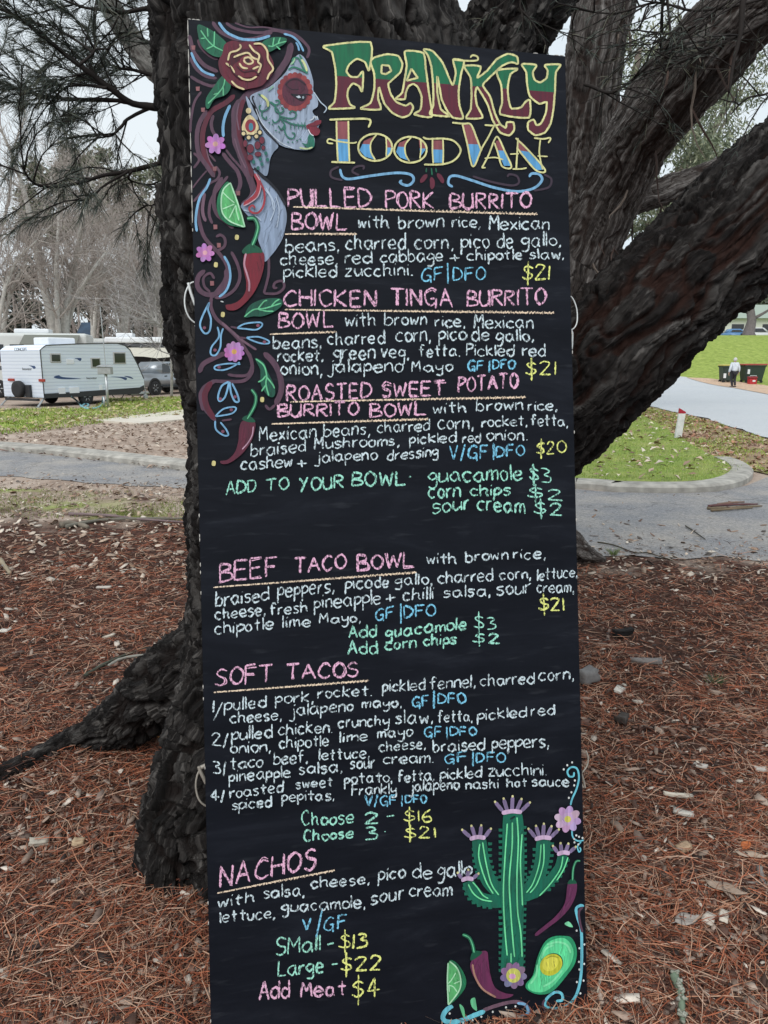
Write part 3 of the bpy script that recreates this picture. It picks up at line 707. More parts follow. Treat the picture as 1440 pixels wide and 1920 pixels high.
def board_mat():
    m = bpy.data.materials.new('blackboard_paint'); m.use_nodes = True
    nt = m.node_tree; N = nt.nodes; L = nt.links; b = N['Principled BSDF']
    b.inputs['Roughness'].default_value = 0.6; b.inputs['Specular IOR Level'].default_value = 0.12
    tc = N.new('ShaderNodeTexCoord')
    mp = N.new('ShaderNodeMapping'); mp.inputs['Scale'].default_value = (1.3, 5.0, 1); mp.inputs['Rotation'].default_value = (0, 0, .25); L.new(tc.outputs['Object'], mp.inputs['Vector'])
    n = N.new('ShaderNodeTexNoise'); n.inputs['Scale'].default_value = 2.6; n.inputs['Detail'].default_value = 8; n.inputs['Roughness'].default_value = .62; n.inputs['Distortion'].default_value = .6
    L.new(mp.outputs[0], n.inputs['Vector'])
    c = ramp(nt, n.outputs['Fac'], [(0.35, (0.0038, 0.0050, 0.0088)), (0.55, (0.0064, 0.0080, 0.0130)), (0.75, (0.014, 0.0165, 0.024))])
    mp2 = N.new('ShaderNodeMapping'); mp2.inputs['Scale'].default_value = (3, 17, 1); mp2.inputs['Rotation'].default_value = (0, 0, -.12); L.new(tc.outputs['Object'], mp2.inputs['Vector'])
    n2 = N.new('ShaderNodeTexNoise'); n2.inputs['Scale'].default_value = 4; n2.inputs['Detail'].default_value = 5; L.new(mp2.outputs[0], n2.inputs['Vector'])
    mr = N.new('ShaderNodeMapRange'); mr.inputs['From Min'].default_value = .60; mr.inputs['From Max'].default_value = .85; mr.inputs['To Max'].default_value = .16; L.new(n2.outputs['Fac'], mr.inputs['Value'])
    mx = N.new('ShaderNodeMix'); mx.data_type = 'RGBA'; L.new(mr.outputs[0], mx.inputs['Factor']); L.new(c, mx.inputs['A']); mx.inputs['B'].default_value = (.12, .13, .15, 1)
    L.new(mx.outputs['Result'], b.inputs['Base Color'])
    bp = N.new('ShaderNodeBump'); bp.inputs['Strength'].default_value = .12; bp.inputs['Distance'].default_value = .003; L.new(n2.outputs['Fac'], bp.inputs['Height']); L.new(bp.outputs[0], b.inputs['Normal'])
    return m
TH_B = 0.012
cn = [bl(397, 2000), bl(1102, 1896), bl(1060, 105), bl(352, 35)]
bm = bmesh.new()
lo = [bm.verts.new((x, y, -TH_B)) for x, y in cn]; hi = [bm.verts.new((x, y, 0)) for x, y in cn]
bm.faces.new(hi); bm.faces.new(lo[::-1])
for i in range(4): bm.faces.new((lo[i], lo[(i + 1) % 4], hi[(i + 1) % 4], hi[i]))
bmesh.ops.bevel(bm, geom=list(bm.edges), offset=.0012, segments=2, affect='EDGES')
mb = MB(); mb.addbm(bm); panel = mb.build('panel', board_mat(), board)
# pale bare edge where the paint has rubbed off
mb = MB(); rr = random.Random(2)
def edge_strip(u0, v0, u1, v1, n, keep):
    for i in range(n):
        if rr.random() > keep: continue
        a0, a1 = i / n, (i + rr.uniform(.75, 1.02)) / n
        x0, y0 = bl(u0 + (u1 - u0) * a0, v0 + (v1 - v0) * a0); x1, y1 = bl(u0 + (u1 - u0) * a1, v0 + (v1 - v0) * a1)
        mb.tube([(x0, y0, -.0015), ((x0 + x1) / 2, (y0 + y1) / 2, -.0013), (x1, y1, -.0015)], [.0006, .0013, .0006], 5)
edge_strip(352, 37, 361, 420, 14, 1.0); edge_strip(361, 420, 396, 1950, 200, .05); edge_strip(1061, 108, 1102, 1890, 260, .025); edge_strip(1000, 99, 1060, 104, 6, .8); edge_strip(1000, 1911, 1101, 1896, 7, .5); edge_strip(352, 35, 375, 37, 3, .7)
mb.build('worn_edge', mat('bare_wood_edge', (.55, .52, .48), .8, var=.2, scale=60), board)
def chalk_mat():
    m = bpy.data.materials.new('chalk'); m.use_nodes = True
    nt = m.node_tree; N = nt.nodes; L = nt.links; b = N['Principled BSDF']
    b.inputs['Roughness'].default_value = 0.95; b.inputs['Specular IOR Level'].default_value = 0.1
    a = N.new('ShaderNodeAttribute'); a.attribute_name = 'col'
    tc = N.new('ShaderNodeTexCoord')
    mp = N.new('ShaderNodeMapping'); mp.inputs['Rotation'].default_value = (0, 0, .9); mp.inputs['Scale'].default_value = (1, .45, 1); L.new(tc.outputs['Object'], mp.inputs['Vector'])
    n = N.new('ShaderNodeTexNoise'); n.inputs['Scale'].default_value = 330; n.inputs['Detail'].default_value = 3; L.new(mp.outputs[0], n.inputs['Vector'])
    mr = N.new('ShaderNodeMapRange'); mr.inputs['From Min'].default_value = .36; mr.inputs['From Max'].default_value = .52; mr.inputs['To Min'].default_value = .10; L.new(n.outputs['Fac'], mr.inputs['Value'])
    mx = N.new('ShaderNodeMix'); mx.data_type = 'RGBA'; L.new(mr.outputs[0], mx.inputs['Factor']); mx.inputs['A'].default_value = (.02, .022, .028, 1); L.new(a.outputs['Color'], mx.inputs['B'])
    L.new(mx.outputs['Result'], b.inputs['Base Color'])
    return m
def paint_mat():
    m = bpy.data.materials.new('poster_paint'); m.use_nodes = True
    nt = m.node_tree; N = nt.nodes; L = nt.links; b = N['Principled BSDF']
    b.inputs['Roughness'].default_value = 0.6; b.inputs['Specular IOR Level'].default_value = 0.25
    a = N.new('ShaderNodeAttribute'); a.attribute_name = 'col'
    tc = N.new('ShaderNodeTexCoord')
    mp = N.new('ShaderNodeMapping'); mp.inputs['Rotation'].default_value = (0, 0, -.6); mp.inputs['Scale'].default_value = (1, .12, 1); L.new(tc.outputs['Object'], mp.inputs['Vector'])
    n = N.new('ShaderNodeTexNoise'); n.inputs['Scale'].default_value = 130; n.inputs['Detail'].default_value = 5; L.new(mp.outputs[0], n.inputs['Vector'])
    mr = N.new('ShaderNodeMapRange'); mr.inputs['From Min'].default_value = .3; mr.inputs['From Max'].default_value = .62; mr.inputs['To Min'].default_value = .62; L.new(n.outputs['Fac'], mr.inputs['Value'])
    mx = N.new('ShaderNodeMix'); mx.data_type = 'RGBA'; L.new(mr.outputs[0], mx.inputs['Factor']); mx.inputs['A'].default_value = (.02, .022, .03, 1); L.new(a.outputs['Color'], mx.inputs['B'])
    L.new(mx.outputs['Result'], b.inputs['Base Color'])
    return m
M_CHALK, M_PAINT = chalk_mat(), paint_mat()
def crop(ox, oy, s): return lambda x, y: (ox + x / s, oy + y / s)
CR = {'1': crop(500, 340, 4.8), '2': crop(780, 340, 4.8), '3': crop(500, 530, 4.8), '4': crop(780, 530, 4.8), '5': crop(400, 700, 4.114), '6': crop(730, 700, 4.114),
      'a': crop(390, 1020, 4.114), 'b': crop(730, 1020, 4.0), 'c': crop(390, 1220, 4.114), 'd': crop(730, 1240, 4.0), 'e': crop(390, 1380, 4.114), 'f': crop(640, 1400, 3.2),
      'g': crop(390, 1580, 5.538), 'h': crop(640, 1580, 5.538), 'i': crop(380, 1560, 2.769),
      'A': crop(340, 20, 4.8), 'B': crop(340, 380, 3.6923), 'T': crop(580, 60, 2.88), 'K': crop(800, 1420, 3.84), 'P': crop(0, 0, 1)}
SC_ = {'1': 4.8, '2': 4.8, '3': 4.8, '4': 4.8, '5': 4.114, '6': 4.114, 'a': 4.114, 'b': 4.0, 'c': 4.114, 'd': 4.0, 'e': 4.114, 'f': 3.2, 'g': 5.538, 'h': 5.538, 'i': 2.769, 'A': 4.8, 'B': 3.6923, 'T': 2.88, 'K': 3.84, 'P': 1}
GLY = {
'a': "5 5 3 6 1 5 0 3 1 1 3 0 5 3;!5 6 5 2 6 0", 'b': "!0 10 0 0;0 4 2 6 4 5 5 3 4 1 2 0 0 1", 'c': "4.5 5 2 6 0 4 0 2 2 0 4.5 1", 'd': "5 4.5 3 6 1 5 0 3 1 1 3 0 5 2;!5 10 5.2 0",
'e': "0 3 4.5 3.4 4 5.4 2 6 0 4 0 2 2 0 5 1", 'f': "5 9 3.5 10 2 8.5 2 0;!0 6 4.5 6", 'g': "4.5 5 2 6 0 4 0 2.5 2 1.4 4.3 3;!4.5 6 4.5 1;4.5 1 4 -3 2 -4 0 -3", 'h': "!0 10 0 0;0 4 2 6 4 5 4 2 5 0",
'i': "!0 6 .2 0;!.2 8 .6 9", 'j': "2.5 6 2.5 -1.5 1.5 -3.6 -1 -2.6;!2.5 8 2.9 9", 'k': "!0 10 0 0;!4.5 7 0 3.6 4.8 0", 'l': "!0 10 .2 0", 'm': "!0 6 0 0;0 4 2 6 3 5 3 0;3 4 5 6 6 5 6.3 0",
'n': "!0 6 0 0;0 4 2 6 4 5 4.4 0", 'o': "2.4 6 .3 4.6 .2 2 2.2 0 4.4 1.6 4.4 4.4 2.4 6", 'p': "!0 6 0 -4;0 4 2 6 4.2 5 4.2 2.5 2 1 0 1.6", 'r': "!0 6 0 0;0 3.2 1.2 5.2 3.3 6",
's': "4.2 5.2 2 6 .3 5 1.2 3.6 3.2 2.8 4 1.4 2 0 0 .8", 't': "!2 9.5 2 1.4 3 0;!0 6.2 4.4 6.2", 'u': "0 6 0 2 1.2 .2 3 .6 4.2 2.4;!4.4 6 4.6 0", 'v': "!0 6 2.2 0 4.4 6", 'w': "!0 6 1.2 0 2.8 4.6 4.4 0 5.8 6",
'x': "!0 6 4.4 0;!4.4 6 0 0", 'y': "0 6 0 3 1.6 2 4.2 3.2;!4.4 6 4.4 1;4.4 1 4 -3 2 -4 0 -3", 'z': "!0 6 4.4 6 0 0 4.6 .2",
'A': "!0 0 2.8 10 6 0;!1.1 3.8 5 4.2", 'B': "!0 10 0 0;0 10 3.8 9.2 3.8 6.4 0 5.3;0 5.3 4.8 4 4.8 1 0 0", 'C': "5.5 8.5 3.4 10 .8 7.4 .5 3 2.8 0 5.6 1.4", 'D': "!0 10 0 0;0 10 4 8.8 5.8 5 4 1.2 0 0",
'E': "!0 10 0 0;!0 10 4.6 10;!0 5.3 4.2 5.3;!0 0 4.8 0", 'F': "!0 10 0 0;!0 10 4.8 10;!0 5.3 4.2 5.3", 'G': "5.5 8.8 3.2 10 .6 7.4 .4 3 2.6 .4 5 2;!2.8 4.4 5.4 4.6;!5.2 4.6 5.2 -1.4", 'H': "!0 10 0 0;!5 10 5 0;!0 5 5 5",
'I': "!0 10 0 0", 'K': "!0 10 0 0;!5 10 0 4.6 5.2 0", 'L': "!0 10 0 0 5 0", 'M': "!0 0 .6 10 3 4.4 5.6 10 6.2 0", 'N': "!0 0 .2 10 5 0 5.2 10", 'O': "3 10 .6 7.6 .4 3 2.8 0 5.4 2.4 5.4 7 3 10",
'P': "!0 10 0 0;0 10 4 9.2 4.4 6.4 0 4.8", 'R': "!0 10 0 0;0 10 4 9.2 4.2 6.6 0 5;!1.4 5 5.2 0", 'S': "5 8.8 2.6 10 .4 8 1.6 5.8 4.4 4.2 4.6 1.4 2.4 0 0 1.2", 'T': "!3 10 3 0;!0 10 6 10", 'U': "0 10 0 3 2 0 4.2 1 5 4;!5 10 5.2 0",
'V': "!0 10 2.6 0 5.2 10", 'W': "!0 10 1.4 0 3.4 8 5.2 0 6.8 10", 'Y': "!0 10 2.8 5.2;!5.4 10 1.6 -1",
'1': "!0 10 0 0", '2': "0 7.6 1.6 9.8 4 9 4 6.6 0 0;!0 0 5 .2", '3': "0 9.4 2.4 10 4 8 1.6 5.6 4.4 4.2 4 1 0 .2", '4': "!3 0 3 10 0 3.6 5 3.8", '6': "4 10 1 6.6 0 3 1.6 0 4.2 1.4 3.6 4.2 .6 3.6", '0': "3 10 .6 7.6 .4 3 2.8 0 5.4 2.4 5.4 7 3 10",
'$': "5 8.2 2.8 9.4 .8 7.6 2.4 5.6 4.8 4.2 4.6 1.8 2.4 .8 0 2;!2.8 13 2.9 -4", '/': "!0 -1.5 2.4 11", '|': "!0 10 0 0", '+': "!0 3.4 5 3.8;!2.4 6.6 2.6 .4", ',': "!1 1 .2 -2", '.': "!0 .2 .5 .6 .9 .2", '-': "!0 4 3.6 4.3", '~': "!0 0 .5 .8 1 0",
}
WID = {}
for ch, d in GLY.items():
    xs_ = [float(q) for st in d.split(';') for q in st.strip('!').split()[::2]]
    WID[ch] = (min(min(xs_), 0), max(xs_))
class Ink:
    """ribbons and filled shapes lying on the board; every stroke sits a hair above the one before"""
    def __init__(s, z0=.0004, dz=.00002): s.mb = MB(); s.z = z0; s.dz = dz
    def ribbon(s, px, w, taper=.35, rough=.12, rr=random):
        """px: points in photo pixels; w: width in photo pixels"""
        P = np.array(px, float); d = np.linalg.norm(np.diff(P, axis=0), axis=1); cum = np.concatenate([[0], np.cumsum(d)]); L = cum[-1]
        if L < .5: return
        n = max(2, int(L / max(1.8, w * .4)) + 1); t = np.linspace(0, L, n)
        X = np.interp(t, cum, P[:, 0]); Y = np.interp(t, cum, P[:, 1])
        tx = np.gradient(X); ty = np.gradient(Y); l = np.hypot(tx, ty) + 1e-9; nx_, ny_ = -ty / l, tx / l
        e = np.minimum(t, L - t) / max(w, 1e-6); prof = np.clip(taper + (1 - taper) * np.sqrt(np.clip(e * 1.6, 0, 1)), 0, 1)
        hw = w / 2 * prof
        mb = s.mb; b = len(mb.v)
        for i in range(n):
            for sg in (1, -1):
                k = hw[i] * (1 + rr.uniform(-rough, rough)); x, y = bl(X[i] + nx_[i] * k * sg, Y[i] + ny_[i] * k * sg); mb.v.append((x, y, s.z))
        for i in range(n - 1): mb.face((b + 2 * i, b + 2 * i + 1, b + 2 * i + 3, b + 2 * i + 2))
        s.z += s.dz
    def fill(s, px, split=None, cols=None):
        """filled outline; split = (x0,y0,x1,y1) line in photo pixels dividing it into two colours"""
        pl = [Vector((*bl(u, v), 0)) for u, v in px]; mb = s.mb
        bm = bmesh.new(); vs = [bm.verts.new(p) for p in pl]
        for t in tessellate_polygon([pl]):
            try: bm.faces.new([vs[i] for i in t])
            except ValueError: pass
        if split:
            a = Vector((*bl(split[0], split[1]), 0)); c = Vector((*bl(split[2], split[3]), 0)); nn = Vector((-(c - a).y, (c - a).x, 0)).normalized()
            bmesh.ops.bisect_plane(bm, geom=list(bm.verts) + list(bm.edges) + list(bm.faces), plane_co=a, plane_no=nn)
        base = len(mb.v); bm.verts.index_update()
        for w in bm.verts: mb.v.append((w.co.x, w.co.y, s.z))
        for f in bm.faces:
            if split: mb.col(cols[0] if (f.calc_center_median() - a).dot(nn) > 0 else cols[1])
            mb.face(tuple(base + w.index for w in f.verts))
        bm.free(); s.z += s.dz
    def build(s, name, m, parent):
        o = s.mb.build(name, m, parent, usecol=True, fix=False)
        for p in o.data.polygons:
            if p.normal.z < 0: p.flip()
        return o
def curve(pts, closed=False, n=6):
    pts = [tuple(p) for p in pts]
    if len(pts) < 3: return pts
    if closed:
        q = pts[-2:] + pts + pts[:2]; out = smoothline(q, n); return out[2 * n: 2 * n + len(pts) * n]
    return smoothline(pts, n)
PINK, WHT, MINT, BLU, YEL, CRM = (lin(c) for c in ((232, 180, 208), (206, 221, 227), (160, 224, 204), (128, 198, 228), (228, 232, 136), (236, 212, 186)))
def write(ink, text, c, x0, y0, x1, y1, H, w=4.6, slant=0.0, seed=0):
    """one handwritten word, fitted between its two ends"""
    rr = random.Random(hash_(text) + int(x0 * 7 + y0)); tf = CR[c]; sc = SC_[c]
    adv = []; x = 0.0
    for ch in text:
        if ch == ' ': x += 4; adv.append(None); continue
        a, b = WID[ch]; adv.append(x - a); x += (b - a) + (1.7 if ch not in ',.' else 1.2)
    tot = x - 1.7 if text[-1] not in ',.' else x - 1.2
    k = (x1 - x0) / max(tot, .6) if len(text) > 1 or tot > 1.5 else H / 10 * .9
    ys = H / 10.0; lean = -(y1 - y0) / max(1, (x1 - x0)) * .25
    for ch, ax in zip(text, adv):
        if ax is None: continue
        dy = rr.uniform(-.35, .35); sxx = rr.uniform(.92, 1.06); syy = rr.uniform(.93, 1.07)
        for st in GLY[ch].split(';'):
            poly = st.startswith('!'); q = [float(v) for v in st.strip('!').split()]
            pt = [((ax + q[i] * sxx + rr.uniform(-.34, .34)), (q[i + 1] * syy + dy + rr.uniform(-.38, .38))) for i in range(0, len(q), 2)]
            if not poly: pt = curve(pt)
            px = []
            for gx, gy in pt:
                X_ = x0 + gx * k + gy * ys * (slant + lean); t = (X_ - x0) / max(1, (x1 - x0)); Y_ = y0 + (y1 - y0) * t - gy * ys
                px.append(tf(X_, Y_))
            ink.ribbon(px, w * rr.uniform(.75, 1.25), .4, .32, rr)
def hash_(t):
    h = 7
    for ch in t: h = (h * 131 + ord(ch)) % 100003
    return h
# entry blocks: crop|text|x0|y0|x1|y1|cap height, in the crop's own pixels
HEAD = {
'pork': ("1|PULLED|192|226|940|232|160;P|PORK|723|389|812|390|31;2|BURRITO|310|250|1030|240|135;1|BOWL|230|435|718|435|145", "550 388 1008 402;534 439.5 669 439.5"),
'chicken': ("3|CHICKEN|152|208|985|214|142;P|TINGA|733|572.5|847|574|31;4|BURRITO|462|215|1162|198|142;3|BOWL|112|412|600|396|135", "534 580.6 1039 587;506 627 631 622.6"),
'sweet_potato': ("5|ROASTED|568|214|1218|190|118;P|SWEET|715|744.5|833|740|25;6|POTATO|532|148|985|108|112;5|BURRITO|502|342|1120|318|100;P|BOWL|694.5|782.5|797|776.5|24", "546 753.5 986 745;509 795 803 786"),
'beef': ("a|BEEF|88|292|530|240|145;a|TACO|668|230|1055|183|112;P|BOWL|670|1070|775|1062|29", "402 1101 781 1073"),
'soft_tacos': ("c|SOFT|58|268|495|242|130;c|TACOS|608|220|1155|200|112", "400.5 1298 692 1276"),
'nachos': ("g|NACHOS|122|462|1120|268|205", "407 1674.5 628 1631.5"),
}
TEXT = {
'pork': ("1|with|825|415|1100|425|112;P|brown|747|429|832|425.5|23;2|rice,|330|415|575|418|98;2|Mexican|660|440|1195|432|112;1|beans,|170|640|650|628|112;1|charred|715|620|1250|614|128;P|corn,|778|468|849|467|27;2|pico|410|600|655|600|125;2|de|730|600|875|600|128;2|gallo,|950|588|1295|583|118;1|cheese,|130|760|630|750|108;1|red|705|740|940|740|108;P|cabbage|714|492.5|829|490|22;2|+|305|725|395|725|100;2|chipotle|460|716|955|705|92;2|slaw,|1020|700|1325|702|85;1|pickled|155|868|635|864|100;1|zucchini.|705|858|1310|852|105",
  "2|GF|48|905|235|890|115;2|||282|915|285|915|180;2|DFO|335|895|615|885|118", "2|$21|952|888|1195|882|135"),
'chicken': ("3|with|705|393|985|388|108;P|brown|722|610|801|608|23;4|rice,|175|395|440|400|98;4|Mexican|525|410|1050|412|108;3|beans,|60|598|490|582|105;3|charred|550|562|1060|552|110;P|corn,|743|642|807|639.5|26;4|pico|205|520|445|512|110;4|de|495|525|660|525|112;4|gallo,|720|530|1055|525|102;3|rocket,|100|708|505|705|102;3|green|605|690|970|690|125;3|veg,|1030|680|1275|684|120;4|fetta.|25|670|390|665|100;4|Pickled|455|660|880|662|98;4|red|960|660|1160|665|102;3|onion,|130|825|495|832|112;3|jalapeno|540|810|1220|800|106;P|Mayo|771|698|848|696|18.5",
  "4|GF|465|790|610|790|88;4|||660|805|662|805|115;4|DFO|690|777|885|774|80", "4|$21|982|828|1248|836|120"),
'sweet_potato': ("6|with|340|308|595|303|78;6|brown|675|290|1025|282|82;6|rice,|1070|290|1290|285|72;5|Mexican|355|524|790|498|98;5|beans,|855|490|1205|474|92;P|charred|708|811.5|805|807.5|20;6|corn,|375|432|645|428|100;6|rocket,|715|415|1060|404|74;6|fetta,|1090|402|1370|410|78;5|braised|290|643|712|604|92;P|Mushrooms,|590|842|747|835.5|19;6|pickled|155|550|510|530|74;6|red|565|535|700|533|72;6|onion.|750|515|1065|520|86;5|cashew|215|748|605|720|88;5|+|640|728|720|725|85;5|jalapeno|780|688|1258|664|82;P|dressing|726|864|820|855|18.5",
  "6|V/GF|462|665|760|655|102;6|||804|668|806|668|128;6|DFO|825|643|1035|634|82", "6|$20|1132|630|1358|610|92"),
'bowl_extras': ("5|ADD|97|938|330|914|92;5|TO|405|910|575|890|85;5|YOUR|660|905|1003|884|88;P|BOWL|661|911.5|761|909.5|23;6|~|155|806|175|800|90;6|guacamole|305|838|1025|820|108;6|corn|305|963|545|953|110;6|chips|625|946|930|938|82;6|sour|330|1080|620|1045|108;6|cream|680|1055|1042|1078|108", "", "6|$3|1076|818|1238|848|105;6|$2|1066|962|1330|978|85;6|$2|1115|1085|1328|1100|90"),
'beef': ("b|with|280|152|500|148|78;b|brown|570|134|890|114|78;b|rice,|930|115|1170|108|72;a|braised|60|482|465|436|102;a|peppers,|540|408|970|370|108;a|pico|1060|350|1260|336|92;a|de|1285|334|1390|330|78;b|gallo,|40|308|320|300|76;b|charred|365|298|775|276|84;b|corn,|830|265|1060|260|82;b|lettuce,|1108|274|1405|244|80;a|cheese,|60|584|440|545|84;a|fresh|475|550|765|520|80;a|pineapple|820|500|1330|458|100;P|+|722|1130|742|1127|22;b|chilli|100|430|330|412|88;b|salsa,|405|402|755|386|78;b|sour|805|385|1055|366|100;b|cream,|1105|360|1380|360|78;a|chipotle|55|698|500|656|88;a|lime|580|642|790|632|80;a|Mayo,|860|612|1175|600|72",
  "P|GF|703.5|1165|738|1158|21;b|||82|600|84|600|150;b|DFO|110|552|340|540|92", "b|$21|1117|496|1305|500|98"),
'beef_extras': ("a|Add|1087|726|1300|715|85;P|guacamole|723|1196|874|1179|21;a|Add|1082|848|1303|846|88;P|corn|722|1219|780|1215|21;b|chips|257|760|500|750|74", "", "b|$3|632|634|795|645|92;b|$2|627|742|828|745|74"),
'soft_tacos': ("c|1|38|478|45|476|78;c|/|50|520|98|500|84;c|pulled|130|463|450|440|92;c|pork,|520|410|812|395|84;c|rocket.|850|364|1265|346|78;P|pickled|717|1297|797|1293.5|20;d|fennel,|300|210|640|192|84;d|charred|685|186|1080|166|80;d|corn,|1120|146|1380|136|84;c|cheese,|175|560|565|530|80;c|jalapeno|625|504|1120|462|88;P|mayo,|679|1328|752|1325|17.5;c|2/|30|722|155|735|84;c|pulled|185|688|495|665|90;c|chicken.|545|650|960|626|84;c|crunchy|1005|594|1393|570|80;d|slaw,|45|464|325|455|88;d|fetta,|360|456|620|446|78;d|pickled|660|440|1025|412|75;d|red|1060|405|1235|400|74;c|onion,|175|790|480|776|84;c|chipotle|550|748|930|730|84;c|lime|1020|704|1230|690|75;P|mayo|707|1383|772|1379|18;e|3/|40|280|145|300|84;e|taco|175|254|420|232|84;e|beef,|510|218|765|196|84;e|lettuce,|860|184|1240|160|80;P|cheese,|711|1408.5|797|1402|18.5;d|braised|325|675|710|660|84;d|peppers,|765|650|1185|640|94;e|pineapple|165|348|635|310|84;e|salsa,|700|294|1030|270|84;e|sour|1095|250|1283|236|84;P|cream.|718|1431|811|1429|19.5;e|4/|25|490|130|500|75;e|roasted|170|472|580|426|80;e|sweet|675|400|960|380|70;e|potato,|1050|366|1415|344|76;f|fetta,|335|205|550|195|60;f|pickled|590|190|835|176|60;f|zucchini.|875|170|1225|164|64;e|spiced|185|560|490|536|75;e|pepitas,|570|498|970|480|75;f|Frankly|62|284|325|272|58;f|jalapeno|400|264|700|246|60;f|nashi|740|246|935|242|54;f|hot|988|236|1105|230|50;f|sauce|1137|230|1355|230|55",
  "d|GF|172|345|295|336|84;d|||332|356|334|356|130;d|DFO|365|315|565|313|75;d|GF|262|570|395|565|74;d|||432|585|434|585|100;d|DFO|455|556|650|553|64;d|GF|412|768|580|750|74;d|||628|790|630|790|115;d|DFO|650|756|865|755|74;f|V/GF|142|356|330|350|60;f|||361|360|362|360|75;f|DFO|385|338|510|337|46", "f|$16|372|452|540|448|72;f|$21|372|547|560|545|64"),
'taco_choice': ("e|Choose|722|690|1125|672|94;e|2|1207|670|1310|668|78;f|-|275|448|316|445|62;e|Choose|737|813|1118|787|76;e|3|1215|800|1305|797|88;e|~|1362|738|1380|732|90", "", ""),
'nachos': ("g|with|102|680|480|612|112;g|salsa,|577|576|1000|548|112;P|cheese,|584|1666|692|1656.5|19;h|pico|387|393|660|362|128;h|de|742|372|940|366|138;h|gallo|1002|356|1345|332|140;g|lettuce,|125|830|690|780|112;P|guacamole,|529|1710|684|1701|21;h|sour|305|640|645|580|136;h|cream|712|560|1145|548|130", "i|V|520|508|563|505|60;i|/|592|528|604|520|100;i|GF|630|516|745|496|72", ""),
'nachos_sizes': ("i|SMall|380|640|608|615|78;i|-|642|618|675|612|75;i|Large|392|746|625|728|74;i|-|668|718|705|712|75", "", "i|$13|707|608|850|596|74;i|$22|717|724|923|710|74;i|$4|772|866|912|850|92"),
}
def lines(block):
    for ln in block.split(';'):
        if not ln: continue
        p = ln.split('|')
        if len(p) > 7 or p[1] == '': yield p[0], '|', *[float(q) for q in p[-5:]]
        else: yield p[0], p[1], *[float(q) for q in p[2:]]
for key, (hd, und) in HEAD.items():
    ink = Ink(); ink.mb.col(PINK)
    for c, t, *r in lines(hd):
        write(ink, t, c, *r, w=3.5)
        write(ink, t, c, *[q + 1.2 for q in r[:4]], r[4], w=2.1)
    ink.build('chalk_heading', M_CHALK, board)
    ink = Ink(.0008); ink.mb.col(CRM); rr = random.Random(hash_(key))
    for ln in und.split(';'):
        x0, y0, x1, y1 = [float(q) for q in ln.split()]; n = int((x1 - x0) / 7)
        ink.ribbon([(x0, y0), ((x0 + x1) / 2, (y0 + y1) / 2 + rr.uniform(-1, 1)), (x1, y1)], 2.6, .3, .35)
        for i in range(n):      # the line was scribbled over with a zigzag
            t = (i + rr.uniform(0, .6)) / n; x = x0 + (x1 - x0) * t; y = y0 + (y1 - y0) * t; k = min(1, .3 + t * 1.1) * 2.6
            ink.ribbon([(x - 2, y + k), (x + 3, y - k)], 1.9, .5, .3)
    ink.build('chalk_underline', M_CHALK, board)
for key, (body, diet, price) in TEXT.items():
    ink = Ink(); mint = key in ('bowl_extras', 'beef_extras', 'taco_choice', 'nachos_sizes'); ink.mb.col(MINT if mint else WHT)
    for c, t, *r in lines(body): write(ink, t, c, *r[:4], r[4] * 1.1, w=3.3 if mint else 2.8)
    ink.build('chalk_text', M_CHALK, board)
    run = []
    for k, (c, t, *r) in enumerate(lines(diet)):
        if not run: ink = Ink(.0009); ink.mb.col(BLU)
        write(ink, t, c, *r, w=3.1); run.append(t)
        if t == 'DFO' or (key == 'nachos' and t == 'GF'): ink.build('chalk_diet_mark', M_CHALK, board); run = []
    for c, t, *r in lines(price):
        if t == '-': continue
        ink = Ink(.0012); ink.mb.col(MINT if key.endswith('extras') else YEL); write(ink, t, c, *r, w=3.1); ink.build('chalk_price', M_CHALK, board)
ink = Ink(.0009); ink.mb.col(lin((226, 178, 205)))
for c, t, *r in lines("i|Add|296|868|450|862|95;i|Meat|512|856|742|846|78"): write(ink, t, c, *r, w=3.6)
ink.build('chalk_text', M_CHALK, board)
# ------------------------------------------------------------------ the painted pictures on the board
def pts(s): 
    v = [float(q) for q in s.replace(',', ' ').split()]; return list(zip(v[::2], v[1::2]))
def tf(c, p): return [CR[c](x, y) for x, y in p]
def S(ink, c, col, w, s, taper=.25):
    ink.mb.col(lin(col)); ink.ribbon(curve(tf(c, pts(s)), n=8), w / SC_[c], taper, .05)
def Fl(ink, c, col, s, smooth=True, split=None, cols=None):
    p = tf(c, pts(s)); p = curve(p, True, 5) if smooth else p
    if split: split = [q for xy in tf(c, [(split[0], split[1]), (split[2], split[3])]) for q in xy]; ink.fill(p, split, [lin(k) for k in cols])
    else:
        ink.mb.col(lin(col)); ink.fill(p); brush(ink, p, col)
def brush(ink, p, col):
    """visible brush marks inside a filled shape (p in photo pixels)"""
    P = np.array(p); lo_, hi_ = P.min(0), P.max(0); A = (hi_ - lo_).prod()
    if A < 500 or max(col) < 40: return
    rr = random.Random(int(A * 10)); n = min(90, int(A / 45)); th = rr.uniform(-1.9, -1.2); ds = min(13, max(5, (hi_ - lo_).min() * .22))
    for _ in range(n):
        c = lo_ + (hi_ - lo_) * np.array([rr.random(), rr.random()]); a = th + rr.gauss(0, .22); d = np.array([math.cos(a), math.sin(a)]) * ds * rr.uniform(.5, 1)
        e = np.array([c - d * 1.15, c, c + d * 1.15])
        if not side_of([tuple(q) for q in P], e[:, 0], e[:, 1]).all(): continue
        f = rr.choice((.80, .87, .93, 1.08, 1.14)); ink.mb.col(lin(tuple(min(255, q * f) for q in col))); ink.ribbon([tuple(c - d), tuple(c + np.array([-d[1], d[0]]) * rr.uniform(-.1, .1)), tuple(c + d)], rr.uniform(.9, 2.0), .3, .2)
